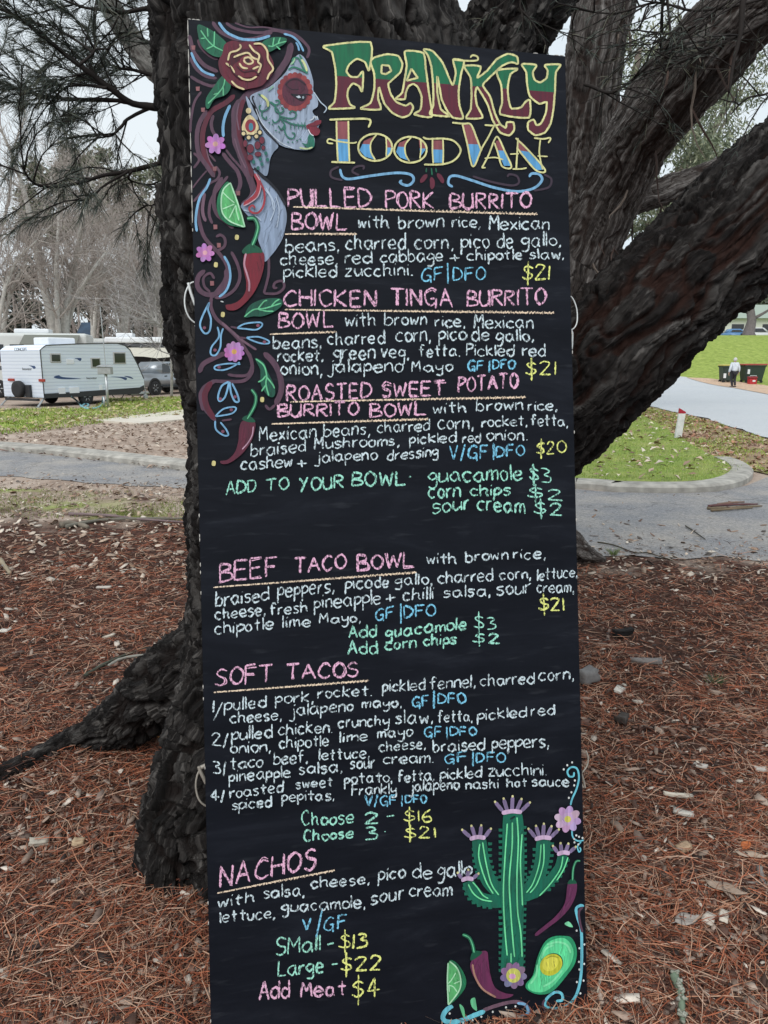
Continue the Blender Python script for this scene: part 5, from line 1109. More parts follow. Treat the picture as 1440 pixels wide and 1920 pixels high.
ink.build('painted_avocado', M_PAINT, board)
ink = Ink(.001)
for col, w, s in ((MAU2, 26, "400,1822 520,1780 640,1758 720,1790 748,1860"), (BLUE, 20, "650,1858 700,1858 730,1830 710,1780 650,1768"), ((110, 196, 214), 34, "190,1800 170,1795 125,1840 120,1885 170,1905 260,1890 330,1860 420,1825"), ((110, 196, 214), 20, "930,1752 975,1745 970,1700 920,1690 860,1740 855,1790 920,1808 1000,1790 1070,1720 1105,1600 1115,1450 1112,1250 1085,1150 1075,1090 1105,1065 1132,1070"), (MAU, 18, "1125,1075 1095,1110 1100,1180 1120,1260"), (MAU, 16, "850,1740 835,1780 860,1830"), ((110, 196, 214), 13, "1035,345 1045,300 1080,220 1095,140 1080,80 1040,70 1012,100 1025,135 1055,135 1060,105"), ((110, 196, 214), 11, "1045,515 1050,570 1085,600 1130,595"), ((110, 196, 214), 10, "1112,605 1085,640 1095,680 1108,665 1100,645")): S(ink, 'K', col, w, s)
Fl(ink, 'K', LGR, "235,1778 265,1800 275,1865 260,1862"); Fl(ink, 'K', LGR, "315,1745 345,1728 355,1770 360,1822 325,1795"); Fl(ink, 'K', (130, 220, 170), "992,1195 1020,1180 1045,1205 1048,1222 1010,1212")
for x, y in ((165, 1842), (262, 1912), (330, 1890), (392, 1865), (475, 1830), (570, 1798), (638, 1790), (895, 1830), (970, 1818), (1053, 1778), (1105, 1697), (1128, 1605), (1132, 1485), (1134, 1345), (1098, 1372), (1095, 1470), (1098, 1525), (1080, 1615), (1078, 1245), (1022, 290), (1040, 250), (1060, 200), (1065, 165), (1010, 55), (1045, 35), (985, 85), (1075, 560), (1095, 570), (1120, 578), (1062, 610), (1090, 625), (1060, 585)): Fl(ink, 'K', (214, 216, 214), ell(x, y, 7, 8, 7))
ink.build('painted_scroll', M_PAINT, board)
# --- wire ties and hooks at the edges
def wire(path, r, name='wire_loop', d=None):
    m_ = M_WIRE if path[0][1] < 1000 else M_WIRE2
    P = [(*bl(u, v), -TH_B * .5 + (d[i] if d else -.012)) for i, (u, v) in enumerate(path)]
    mb = MB(); mb.tube([Vector(q) for q in smoothline(P, 6)], r, 8); return mb.build(name, m_, board, smooth=True)
M_WIRE2 = mat('dull_tan_wire', (.30, .27, .23), .5, .2, var=.15, scale=40)
M_WIRE = mat('white_coated_wire', (.62, .63, .62), .35, .2, var=.1, scale=40)
wire([(1068, 548), (1079, 555), (1087, 575), (1088, 598), (1083, 611), (1073, 617)], .0017); wire([(1066, 534), (1071, 536), (1072, 543), (1066, 546)], .0028, 'wire_hook')
wire([(1072, 613), (1078, 620), (1078, 640), (1077, 652)], .0034, 'wire_hook'); wire([(1070, 640), (1074, 648), (1073, 655)], .003, 'wire_hook')
wire([(368, 523), (355, 528), (346, 548), (346, 572), (354, 592), (368, 604)], .0019); wire([(352, 526), (357, 545), (366, 570)], .0036, 'wire_hook'); wire([(364, 508), (366, 516), (368, 514)], .003, 'wire_hook'); wire([(366, 606), (368, 614), (370, 612)], .003, 'wire_hook')
wire([(373, 1449), (368, 1462), (366, 1480), (370, 1500), (378, 1512), (390, 1519)], .0022); wire([(372, 1442), (375, 1452), (380, 1462), (386, 1474)], .0042, 'wire_hook'); wire([(376, 1444), (388, 1439)], .005, 'wire_hook')
wire([(1097, 1454), (1107, 1440), (1109, 1425), (1105, 1412)], .002); wire([(1092, 1448), (1097, 1458), (1101, 1472), (1103, 1482)], .0028, 'wire_hook'); wire([(1094, 1470), (1097, 1478), (1099, 1481)], .0036, 'wire_hook')
# ================================================================== VEHICLES AND CAMP ON THE LEFT
def lettering(name, text, size, m, parent, loc, rot):
    cu = bpy.data.curves.new(name, 'FONT'); cu.body = text; cu.size = size; cu.extrude = .004; cu.align_x = 'LEFT'
    o = bpy.data.objects.new('tmp', cu); COL.objects.link(o); dg = bpy.context.evaluated_depsgraph_get(); dg.update()
    me = bpy.data.meshes.new_from_object(o.evaluated_get(dg)); bpy.data.objects.remove(o)
    me.materials.clear(); me.materials.append(m)
    o = bpy.data.objects.new(name, me); COL.objects.link(o); o.parent = parent; o.location = loc; o.rotation_euler = rot; return o
def wheel(parent, x, y, r, w, out=-1):
    mb = MB(); mb.lathe([(r * .62, -w / 2), (r * .9, -w / 2), (r, -w * .32), (r, w * .32), (r * .9, w / 2), (r * .62, w / 2)], (x, y, r), 'y', 28); t = mb.build('wheel', M_RUBBER, parent, smooth=True)
    mb = MB(); mb.lathe([(r * .62, out * w * .40), (r * .60, out * w * .46), (r * .55, out * w * .36), (r * .16, out * w * .30), (r * .14, out * w * .44), (0.004, out * w * .45)], (x, y, r), 'y', 28)
    for k in range(6):
        a = 2 * math.pi * k / 6; c, s = math.cos(a), math.sin(a); mb.tube([Vector((x + c * r * .14, y + out * w * .40, r + s * r * .14)), Vector((x + c * r * .56, y + out * w * .44, r + s * r * .56))], r * .075, 6)
    mb.build('rim', M_STEEL, t, smooth=True); return t
def siding_mat():
    m = bpy.data.materials.new('ribbed_white_cladding'); m.use_nodes = True
    nt = m.node_tree; N = nt.nodes; L = nt.links; b = N['Principled BSDF']; b.inputs['Roughness'].default_value = .35
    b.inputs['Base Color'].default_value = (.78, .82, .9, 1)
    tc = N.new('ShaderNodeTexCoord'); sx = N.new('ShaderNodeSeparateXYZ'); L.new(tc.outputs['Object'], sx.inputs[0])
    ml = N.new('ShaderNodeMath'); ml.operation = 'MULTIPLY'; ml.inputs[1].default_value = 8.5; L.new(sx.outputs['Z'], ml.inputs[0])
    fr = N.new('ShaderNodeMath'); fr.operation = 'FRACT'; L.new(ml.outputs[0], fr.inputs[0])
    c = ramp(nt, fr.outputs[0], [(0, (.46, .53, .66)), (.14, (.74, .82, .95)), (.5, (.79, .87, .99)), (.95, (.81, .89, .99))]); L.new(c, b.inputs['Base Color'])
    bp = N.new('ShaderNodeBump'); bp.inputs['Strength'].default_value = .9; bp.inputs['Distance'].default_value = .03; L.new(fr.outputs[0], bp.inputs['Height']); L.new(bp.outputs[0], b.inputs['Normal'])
    return m
CA = math.radians(60); C0 = Vector((-11.6, 25.76, 0))
cara = thing('caravan', 'white ribbed touring caravan with blue swooshes and spare wheel on its back', 'caravan', C0, CA)
RI = Matrix.Rotation(-CA, 4, 'Z'); NS = Vector((math.sin(CA), -math.cos(CA), 0)); NR_ = Vector((-math.cos(CA), -math.sin(CA), 0))
def side(cx, cy, off=0.0):      # crop pixel -> (x, z) on the long side
    q = RI @ (onplane(cx / 4, 560 + cy / 4, C0 + NS * off, NS) - C0); return q.x, q.z
def rear(cx, cy):
    q = RI @ (onplane(cx / 4, 560 + cy / 4, C0, NR_) - C0); return q.y, q.z
CW = 2.2
prof = [side(*p) for p in ((352, 742), (330, 560), (318, 385), (326, 362), (345, 350), (600, 338), (880, 335), (935, 350), (975, 385), (1035, 500), (1078, 600), (1082, 640), (700, 690))]
zb = prof[0][1]; prof = [(max(0.0, x), z) for x, z in prof]; prof[0] = (0.0, zb); prof[1] = (0.0, 1.1); prof[2] = (0.0, prof[2][1]); prof[-1] = (prof[-1][0], zb + .02); prof[-2] = (prof[-2][0], zb + .18)
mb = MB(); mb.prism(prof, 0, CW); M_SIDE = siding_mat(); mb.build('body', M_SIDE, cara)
xL = max(p[0] for p in prof)
mb = MB(); mb.prism([(.02, zb - .02), (.02, zb + .13), (xL * .45, zb + .17), (xL - .25, zb + .22), (xL - .03, zb + .30), (xL - .02, zb + .14), (xL - .3, zb - .02)], -.012, CW + .012); mb.build('skirt', M_DARK, cara)
mb = MB(); mb.tube([Vector((x, -.008, z)) for x, z in prof[:11]], .018, 6); mb.build('edge_trim', M_DARK, cara)
def window(box, name='window'):
    (x0, z1), (x1, z0) = side(box[0], box[1]), side(box[2], box[3])
    mb = MB(); mb.rbox((x0 - .05, -.03, z0 - .05), (x1 + .05, .02, z1 + .05), .02, 2); w = mb.build(name, mat('window_rim', (.42, .42, .41), .5), cara)
    mb = MB(); mb.box((x0, -.036, z0), (x1, -.02, z1)); mb.build('pane', M_GLASS, w)
for bx_ in ((382, 420, 448, 470), (686, 452, 746, 510), (853, 410, 936, 480)): window(bx_)
for a, b_, c, d in ((436, 668, 490, 712), (518, 666, 594, 706), (742, 645, 766, 684)):
    (x0, z1), (x1, z0) = side(a, b_), side(c, d); mb = MB(); mb.box((x0, -.022, z0), (x1, .0, z1)); mb.build('service_hatch', M_WHITE, cara)
M_BLUE = mat('blue_decal', (.025, .06, .16), .4)
def decal(pts_, m=M_BLUE, name='swoosh'):
    q = [side(*p) for p in pts_]; mb = MB(); mb.prism(q, -.006, -.001); return mb.build(name, m, cara)
decal(curve([(402, 590), (440, 574), (470, 588), (610, 600), (470, 604)], True, 4)); decal(curve([(560, 448), (608, 446), (602, 468), (580, 455)], True, 4)); decal(curve([(830, 585), (930, 588), (952, 600), (940, 610), (900, 594)], True, 4)); decal(curve([(930, 580), (975, 584), (1000, 600), (980, 598)], True, 4))
M_GREY = mat('grey_decal', (.10, .11, .12), .5)
def on_rear(o_, y, z): o_.location = (-.004, y, z); o_.rotation_euler = (math.radians(90), 0, math.radians(-90))
y0, z0 = rear(108, 392); on_rear(lettering('lettering', 'CONCEPT', .15, M_GREY, cara, (0, 0, 0), (0, 0, 0)), y0, z0)
y0, z0 = rear(168, 536); on_rear(lettering('lettering', 'Innovator', .13, M_GREY, cara, (0, 0, 0), (0, 0, 0)), y0, z0)
x0, z0 = side(648, 604); lettering('lettering', 'Innovator', .115, M_GREY, cara, (x0, -.004, z0), (math.radians(90), 0, 0))
mb = MB(); q = [rear(*p) for p in ((215, 500), (262, 505), (270, 520), (255, 528), (240, 512))]; mb.v += [(-.006, y, z) for y, z in q]; mb.face((0, 1, 2, 3, 4)); mb.build('swoosh', M_BLUE, cara)
M_RED = mat('red_lens', (.32, .03, .015), .25); M_AMB = mat('amber_lens', (.5, .16, .03), .25)
for a, b_ in (((66, 598), (112, 618)), ((296, 602), (342, 624))):
    (ya, z1), (yb, z0) = rear(*a), rear(*b_); mb = MB(); mb.rbox((-.05, min(ya, yb), z0), (.0, max(ya, yb), z1), .01, 2); mb.build('tail_light', M_RED, cara)
yc, zc = rear(165, 678); mb = MB(); R_ = .29
mb.lathe([(R_ * .55, .02), (R_ * .95, .02), (R_, .07), (R_, .17), (R_ * .9, .21), (R_ * .55, .2)], (-.24, yc, zc), 'x', 28); sw = mb.build('spare_wheel', M_RUBBER, cara, smooth=True)
mb = MB(); mb.lathe([(R_ * .55, .03), (R_ * .5, .0), (R_ * .15, .03), (.005, .02)], (-.22, yc, zc), 'x', 20)
for k in range(5):
    a = 2 * math.pi * k / 5; mb.tube([Vector((-.2, yc, zc)), Vector((-.2, yc + math.cos(a) * R_ * .5, zc + math.sin(a) * R_ * .5))], .02, 5)
mb.build('rim', M_STEEL, sw, smooth=True)
mb = MB(); mb.box((-.12, .25, zb - .12), (0, CW - .2, zb - .04)); mb.box((-.1, .62, zb), (-.01, .85, zb + .42)); mb.build('bumper', M_DARK, cara)
for pth in (((.1, .12, zb), (-.28, -.0, .02)), ((.1, CW - .15, zb), (-.12, CW + .05, .02))):
    mb = MB(); mb.tube([Vector(p) for p in pth], [.035, .03], 6); mb.box((pth[1][0] - .07, pth[1][1] - .07, 0), (pth[1][0] + .07, pth[1][1] + .07, .025)); mb.build('stabiliser_leg', M_STEEL, cara)
xw = side(660, 740)[0]; wheel(cara, xw, .12, .285, .2); wheel(cara, xw, CW - .12, .285, .2, 1)
mb = MB(); mb.box((xw - .42, .015, zb - .03), (xw + .42, .1, zb + .16)); mb.build('wheel_arch', M_DARK, cara)
mb = MB(); mb.tube([Vector((xL - .3, .5, zb - .05)), Vector((xL + 1.2, CW / 2, zb - .05)), Vector((xL - .3, CW - .5, zb - .05))], .045, 6); mb.tube([Vector((xL + .9, CW / 2 - .15, zb + .1)), Vector((xL + .9, CW / 2 - .15, .1))], .03, 6); mb.lathe([(.1, -.04), (.12, 0), (.1, .04)], (xL + .9, CW / 2 - .15, .12), 'y', 14); mb.build('drawbar', M_STEEL, cara)
(xa, zt) = side(455, 325); xb = side(665, 325)[0]; mb = MB(); rt = prof[5][1]; mb.rbox((xa, .7, rt - .05), (xb, 1.5, rt + .22), .06, 3); mb.build('roof_hatch', M_WHITE, cara)
(xa, zt) = side(498, 475); xb = side(555, 475)[0]; mb = MB(); mb.rbox((xa, -.02, zt - .07), (xb, .01, zt + .1), .01, 2); mb.build('vent_cover', M_WHITE, cara)
# things beside the caravan
def post_box():
    b = G(203, 765); t = thing('power_pedestal', 'grey steel power pedestal on two thin posts before the caravan', 'power outlet', b)
    mb = MB(); mb.tube([V3((.0, 0, 0)), V3((0, 0, 1.15))], .045, 8); mb.build('post', M_STEEL, t, smooth=True)
    mb = MB(); mb.tube([V3((-.14, .05, 0)), V3((-.14, .05, .38))], .035, 8); mb.build('post', M_STEEL, t, smooth=True)
    mb = MB(); mb.rbox((-.24, -.1, 1.12), (.2, .16, 1.36), .02, 2); mb.poly([(-.27, -.14, 1.372), (.23, -.14, 1.372), (.23, .2, 1.42), (-.27, .2, 1.42)]); h = mb.build('meter_box', mat('grey_box', (.32, .33, .33), .5, var=.1, scale=9), t)
    mb = MB(); mb.tube([V3((-.02, .1, 1.3)), V3((-.06, .1, 3.3))], [.018, .012], 6); mb.build('mast', M_STEEL, t)
post_box()
hose = MB(); a = G(134, 745); hp = [onplane(133, 743, C0, NS)] + [G(u, v, .03) for u, v in ((145, 752), (153, 762), (160, 764), (166, 759), (160, 757), (154, 762), (162, 766), (175, 766), (186, 763), (192, 756))] + [at(193, 745, 27.0)]
hose.tube([Vector(q) for q in smoothline([tuple(p) for p in hp], 6)], .032, 6)
o = hose.build('water_hose', mat('pale_blue_hose', (.22, .47, .55), .4), smooth=True); tag(o, 'pale blue water hose coiled on the grass under the caravan side', 'hose')
# silver dual cab behind the caravan
UA = math.radians(66); U0 = G(292, 741); ute = thing('pickup_truck', 'silver dual cab pickup parked beyond the front of the white caravan', 'pickup truck', U0, UA)
M_SIL = mat('silver_paint', (.36, .39, .42), .28, .55, var=.04, scale=3)
def carbody(parent, prof_, cab, W, m, glass):
    mb = MB(); bm = bmesh.new(); k = len(prof_)
    ring = lambda y, ins: [bm.verts.new((x, y, z)) for x, z in prof_]
    A = ring(0, 0); B = ring(W, 0); bm.faces.new(A); bm.faces.new(B[::-1])
    for i in range(k): bm.faces.new((A[i], B[i], B[(i + 1) % k], A[(i + 1) % k]))
    bmesh.ops.recalc_face_normals(bm, faces=bm.faces); bmesh.ops.bevel(bm, geom=list(bm.edges), offset=.05, segments=3, affect='EDGES'); mb.addbm(bm); mb.build('body', m, parent, smooth=True)
    mb = MB(); bm = bmesh.new(); k = len(cab); ins = .16
    A = [bm.verts.new((x, .03 + (ins if i in (1, 2) else 0), z)) for i, (x, z) in enumerate(cab)]; B = [bm.verts.new((x, W - .03 - (ins if i in (1, 2) else 0), z)) for i, (x, z) in enumerate(cab)]
    bm.faces.new(A); bm.faces.new(B[::-1])
    for i in range(k): bm.faces.new((A[i], B[i], B[(i + 1) % k], A[(i + 1) % k]))
    bmesh.ops.recalc_face_normals(bm, faces=bm.faces); bmesh.ops.bevel(bm, geom=list(bm.edges), offset=.05, segments=3, affect='EDGES'); mb.addbm(bm); mb.build('cab', m, parent, smooth=True)
carbody(ute, [(-1.1, .38), (-1.15, .95), (2.55, 1.0), (3.35, .92), (3.42, .5), (3.3, .34)], [(.45, .92), (.62, 1.5), (1.75, 1.52), (2.5, .95)], 1.62, M_SIL, None)
for nm, q in (('side_window', [(.62, 1.02), (.74, 1.42), (1.18, 1.44), (1.18, 1.02)]), ('side_window', [(1.24, 1.02), (1.24, 1.44), (1.70, 1.44), (2.22, 1.04)])):
    mb = MB(); mb.v = [(x, .012 + .16 * (z - .94) / .56 * .98, z) for x, z in q]; mb.v += [(x, y + .02, z) for x, y, z in mb.v]; k = len(q); mb.face(tuple(range(k))); mb.face(tuple(range(k, 2 * k))); [mb.face((i, (i + 1) % k, k + (i + 1) % k, k + i)) for i in range(k)]
    mb.build(nm, M_GLASS, ute)
mb = MB(); mb.v = [(1.83, .2, 1.46), (1.83, 1.42, 1.46), (2.47, 1.5, 1.0), (2.47, .12, 1.0)]; mb.face((0, 1, 2, 3)); o = mb.build('windscreen', M_GLASS, ute)
for v in o.data.vertices: v.co.x += .03; v.co.z += .02
mb = MB(); mb.rbox((2.0, -.2, 1.02), (2.12, .02, 1.2), .03, 3); mb.build('mirror', M_SIL, ute)
for x in (0, 2.62): wheel(ute, x, .08, .33, .22)
for x in (0, 2.62): wheel(ute, x, 1.54, .33, .22, 1)
mb = MB(); mb.box((.45, -.06, .34), (2.1, .06, .40)); mb.build('side_step', M_DARK, ute)
for x in (.78, 1.36): mb = MB(); mb.rbox((x - .1, -.015, .84), (x + .08, .01, .88), .008, 2); mb.build('door_handle', M_DARK, ute)
for x in (0, 2.62):
    mb = MB(); mb.lathe([(.43, -.01), (.43, .02), (.36, .02), (.36, -.01)], (x, 0, .36), 'y', 24); mb.build('wheel_arch', M_DARK, ute)
# second van with awning behind
def box_van(name, label, u0, v0, y, rz, L, W, z0, z1, body, group=None):
    b = at(u0, v0, y); t = thing(name, label, 'caravan', (b.x, b.y, 0), rz, group)
    mb = MB(); mb.rbox((0, 0, z0), (L, W, z1), .12, 3); mb.build('body', body, t); return t
M_CREAMV = mat('off_white_panel', (.60, .62, .60), .4, var=.06, scale=2); M_CHAR = mat('charcoal_panel', (.035, .037, .042), .45, var=.2, scale=3)
v2 = box_van('pop_top_caravan', 'low charcoal sided caravan with white roof and cream awning behind the silver pickup', 205, 738, 41, math.radians(8), 6.6, 2.3, .5, 2.15, M_CHAR); v2.scale = (1, 1, 1.16)
mb = MB(); mb.rbox((-.05, -.05, 2.15), (6.65, 2.35, 2.42), .08, 3); mb.rbox((.4, .7, 2.42), (1.3, 1.5, 2.62), .05, 2); mb.rbox((3.0, .8, 2.42), (4.2, 1.5, 2.6), .05, 2); mb.build('roof', M_WHITE, v2)
for x in (.4, 2.0, 4.4):
    mb = MB(); mb.box((x, -.012, 1.6), (x + .9, .02, 2.02)); mb.build('window', M_GLASS, v2)
for x in (1.5, 3.5): mb = MB(); mb.tube([V3((x, -.03, 1.62)), V3((x + .35, -.03, 2.05))], .025, 5); mb.build('brace', M_STEEL, v2)
bm = bmesh.new(); g_ = bmesh.ops.create_grid(bm, x_segments=10, y_segments=6, size=1)
for w in bm.verts: x, y = w.co.x, w.co.y; w.co = V3((3.6 + x * 3.2, -1.2 + y * 1.2, 1.72 + y * .22 + .05 * math.sin(x * 9) * (1 - y) * .5))
mb = MB(); mb.addbm(bm); mb.build('awning', mat('cream_canvas', (.55, .52, .44), .9, var=.08), v2)
for x in (.5, 6.6): mb = MB(); mb.tube([V3((x, -2.38, 0)), V3((x, -2.38, 1.5))], .03, 6); mb.build('awning_pole', M_STEEL, v2)
for x in (2.6, 3.5): wheel(v2, x, .1, .33, .22)
v3 = box_van('motorhome', 'white motorhome with dark cab windows at the left edge behind the caravan', -45, 740, 32, math.radians(14), 4.6, 2.2, .55, 2.42, M_CREAMV); v3.scale = (1, 1, 1.12)
mb = MB(); mb.rbox((1.6, .5, 2.42), (3.0, 1.5, 2.60), .06, 3); mb.build('roof_hatch', M_WHITE, v3)
for x, a, z0, z1 in ((.15, 1.1, 1.35, 2.0), (1.5, .55, 1.5, 2.0), (2.5, .55, 1.5, 2.0)):
    mb = MB(); mb.box((x, -.015, z0), (x + a, .02, z1)); mb.build('window', M_GLASS, v3)
mb = MB(); mb.box((.0, -.012, 1.05), (4.55, .0, 1.2)); mb.build('stripe', M_GREY, v3)
mb = MB(); mb.v = [(2.1, -.02, 2.36), (4.3, -.02, 2.36), (4.3, -1.1, 2.0), (2.1, -1.1, 2.0)]; mb.v += [(x, y, z - .03) for x, y, z in mb.v]; [mb.face(f) for f in ((0, 1, 2, 3), (4, 5, 6, 7), (0, 1, 5, 4), (1, 2, 6, 5), (2, 3, 7, 6), (3, 0, 4, 7))]; mb.build('awning', mat('olive_canvas', (.16, .165, .14), .9), v3)
for x in (.9, 3.6): wheel(v3, x, .1, .36, .24)
v4 = box_van('camper_van', 'long cream camper roof showing above the white caravan', 60, 738, 46, math.radians(4), 6.0, 2.3, .5, 2.25, M_CREAMV); v4.scale = (1, 1, 1.28)
mb = MB(); mb.box((-.02, -.03, 2.0), (6.02, .0, 2.08)); mb.build('roof_rail', M_STEEL, v4)
for x in (.6, 2.2, 4.2): mb = MB(); mb.box((x, -.015, 1.35), (x + .8, .02, 1.85)); mb.build('window', M_GLASS, v4)
for x in (1.4, 4.6): wheel(v4, x, .1, .36, .24)
# low hut, tent
hb = at(40, 690, 58); hut = thing('camp_hut', 'low brown roofed hut seen above the vans', 'hut', (hb.x, hb.y, 0))
mb = MB(); mb.box((0, 0, 0), (5.2, 4, 2.7)); mb.build('wall', mat('hut_wall', (.30, .31, .30), .8, var=.1), hut)
mb = MB(); mb.prism([(-.5, 2.72), (5.7, 2.72), (5.5, 3.05), (-.3, 3.05)], -.5, 4.5); mb.build('roof', mat('hut_roof', (.20, .13, .09), .8, var=.2), hut)
tb = at(165, 690, 62); tent = thing('tent', 'dark blue peaked tent behind the bare trees', 'tent', (tb.x, tb.y, 0))
bm = bmesh.new(); vs = [bm.verts.new(p) for p in ((-1.1, -1, 0), (1.1, -1, 0), (1.1, 1, 0), (-1.1, 1, 0), (-.55, -.5, 3.6), (.55, -.5, 3.6), (.4, .4, 4.6), (-.4, .4, 4.6))]
[bm.faces.new([vs[i] for i in f]) for f in ((0, 1, 5, 4), (1, 2, 6, 5), (2, 3, 7, 6), (3, 0, 4, 7), (4, 5, 6, 7))]; mb = MB(); mb.addbm(bm); mb.build('canvas', mat('blue_canvas', (.035, .065, .11), .8, var=.3, scale=2), tent)
mb = MB(); mb.v = [(-.3, -1.02, 0), (.3, -1.02, 0), (0, -.82, 1.7)]; mb.face((0, 1, 2)); mb.build('door_flap', M_DARK, tent)
# bicycle leaning at the front of the caravan
bb = G(222, 748); bike = thing('bicycle', 'dark bicycle standing under the front of the caravan', 'bicycle', (bb.x, bb.y, 0), math.radians(55))
for x in (0, .92):
    mb = MB(); n = 24; mb.tube([V3((x + .31 * math.cos(2 * math.pi * k / n), 0, .31 + .31 * math.sin(2 * math.pi * k / n))) for k in range(n + 1)], .02, 5); w = mb.build('wheel', M_RUBBER, bike)
    mb = MB(); [mb.tube([V3((x, 0, .31)), V3((x + .3 * math.cos(k * .63), 0, .31 + .3 * math.sin(k * .63)))], .004, 3) for k in range(10)]; mb.build('spokes', M_STEEL, w)
mb = MB(); [mb.tube([V3(p) for p in q], .018, 6) for q in (((0, 0, .31), (.35, 0, .3), (.22, 0, .75), (0, 0, .31)), ((.35, 0, .3), (.75, 0, .72), (.22, 0, .72)), ((.92, 0, .31), (.74, 0, .85)))]; mb.build('frame', M_DARK, bike)
mb = MB(); mb.tube([V3((.7, -.25, .88)), V3((.76, 0, .86)), V3((.7, .25, .88))], .014, 6); mb.build('handlebar', M_DARK, bike); mb = MB(); mb.rbox((.1, -.06, .76), (.34, .06, .81), .02, 2); mb.build('saddle', M_DARK, bike)
# ================================================================== BARE TREES AND WOODS
def grow(mb, p, d, L, r, depth, rr, cols, up=.05):
    n = 4; q = [p]
    for k in range(n):
        d = (d + Vector((rr.gauss(0, .13), rr.gauss(0, .13), rr.gauss(up, .12)))).normalized(); q.append(q[-1] + d * (L / n))
    mb.col(cols[min(depth, len(cols) - 1)]); mb.tube(q, [r * (1 - .17 * k) for k in range(n + 1)], 6 if r > .06 else (4 if r > .025 else 3), cap=False)
    if depth <= 0: return
    for k in range(rr.randint(5, 6)):
        i = rr.randint(1, n); a = rr.uniform(.35, .95); ax = Vector((rr.gauss(0, 1), rr.gauss(0, 1), rr.gauss(0, 1))).normalized(); nd = (d * math.cos(a) + d.cross(ax).normalized() * math.sin(a)).normalized()
        grow(mb, q[i], nd, L * rr.uniform(.5, .75), max(.011, r * (1 - .17 * i) * rr.uniform(.42, .6)), depth - 1, rr, cols, up)
BARK = [(.36, .315, .29), (.36, .325, .30), (.42, .39, .36), (.48, .465, .43)]
def bare_tree(label, u, y, stems, seed, group='bare trees behind the vans', depth=3, cols=BARK):
    b = at(u, 690, y); b = V3((b.x, b.y, 0)); t = thing('bare_tree', label, 'tree', b, 0, group); rr = random.Random(seed); tk = MB(); cr_ = MB()
    for path, r0 in stems:
        P = [V3((0, 0, -.2))] + [at(pu, pv, y + rr.uniform(-1.2, 1.2)) - b for pu, pv in path]; P = [V3(q) for q in smoothline([tuple(p) for p in P], 4)]; n = len(P)
        tk.col(cols[3]); tk.tube(P, [max(.03, r0 * .78 * (1 - .85 * k / n)) for k in range(n)], 8, wob=.06)
        for k in range(19):
            i = rr.randint(int(n * .25), n - 1); d = (P[i] - P[i - 1]).normalized(); a = rr.uniform(.4, 1.1); ax = V3((rr.gauss(0, 1), rr.gauss(0, 1), rr.gauss(0, .6))).normalized(); nd = (d * math.cos(a) + d.cross(ax).normalized() * math.sin(a)).normalized()
            grow(cr_, P[i], nd, rr.uniform(1.6, 3.4) * y / 46, max(.03, r0 * .32 * (1 - .7 * i / n)), depth - 1, rr, cols)
    tk.build('trunk', M_TWIG, t, usecol=True, smooth=True); cr_.build('crown', M_TWIG, t, usecol=True, fix=False)
bare_tree('pale bare tree with wide leaning trunks behind the caravan tail', 112, 47, [([(95, 590), (76, 510), (58, 410), (30, 310), (5, 250)], .42), ([(122, 600), (140, 500), (155, 410), (175, 330)], .36), ([(108, 600), (105, 500), (110, 400), (95, 330)], .26), ([(130, 600), (165, 520), (210, 460), (250, 420)], .22)], 21)
bare_tree('bare tree with several slim pale stems above the awning van', 230, 52, [([(226, 590), (205, 520), (172, 470)], .27), ([(232, 590), (236, 510), (245, 440)], .3), ([(238, 600), (255, 545), (272, 500)], .2), ([(215, 580), (185, 545), (160, 530)], .14)], 22)
bare_tree('bare tree rising at the left edge above the motorhome', -12, 44, [([(10, 590), (28, 530), (52, 490)], .24), ([(-15, 590), (-10, 480), (15, 380), (25, 280)], .26), ([(0, 590), (25, 500), (70, 450)], .2)], 23)
bare_tree('slender pale sapling with fine twigs beside the silver pickup', 318, 33, [([(320, 620), (305, 580), (285, 540)], .07), ([(324, 630), (328, 560), (330, 500)], .08), ([(318, 640), (300, 610), (280, 590)], .05)], 24, cols=[(.30, .28, .27), (.33, .31, .30), (.36, .35, .33), (.36, .35, .33)])
bare_tree('bare grey tree crowded with twigs nearest the dark pine trunk', 300, 58, [([(298, 580), (290, 500), (280, 430)], .26), ([(305, 590), (320, 500), (335, 440)], .24), ([(296, 600), (265, 540), (245, 500)], .2)], 25)
bare_tree('bare tree with brown haze of twigs between the two pale ones', 175, 60, [([(172, 580), (160, 480), (150, 420)], .26), ([(178, 590), (195, 480), (205, 410)], .24), ([(175, 590), (215, 520), (250, 460)], .2)], 26)
# far thicket that reads as one brown mass
mb = MB(); rr = random.Random(31)
for k in range(1500):
    p = V3((rr.uniform(-52, 10), rr.uniform(64, 78), 0)); h = rr.uniform(3, 12) if rr.random() < .75 else rr.uniform(1, 5); s = p + V3((0, 0, rr.uniform(0, h))); d = V3((rr.gauss(0, .5), rr.gauss(0, .5), rr.uniform(.2, 1))).normalized(); q = [s]
    for j in range(4): d = (d + V3((rr.gauss(0, .25), rr.gauss(0, .25), rr.gauss(.03, .2)))).normalized(); q.append(q[-1] + d * rr.uniform(.5, 1.2))
    mb.col(rr.choice([(.30, .255, .235), (.24, .21, .19), (.36, .315, .29), (.16, .145, .13)])); mb.tube(q, [.06, .05, .04, .03, .02], 3, cap=False)
    if k % 18 == 0: mb.tube([p, p + V3((rr.gauss(0, .6), 0, h))], [.2, .07], 5, cap=False)
thick = mb.build('thicket', M_TWIG, usecol=True, fix=False); thick['kind'] = 'stuff'
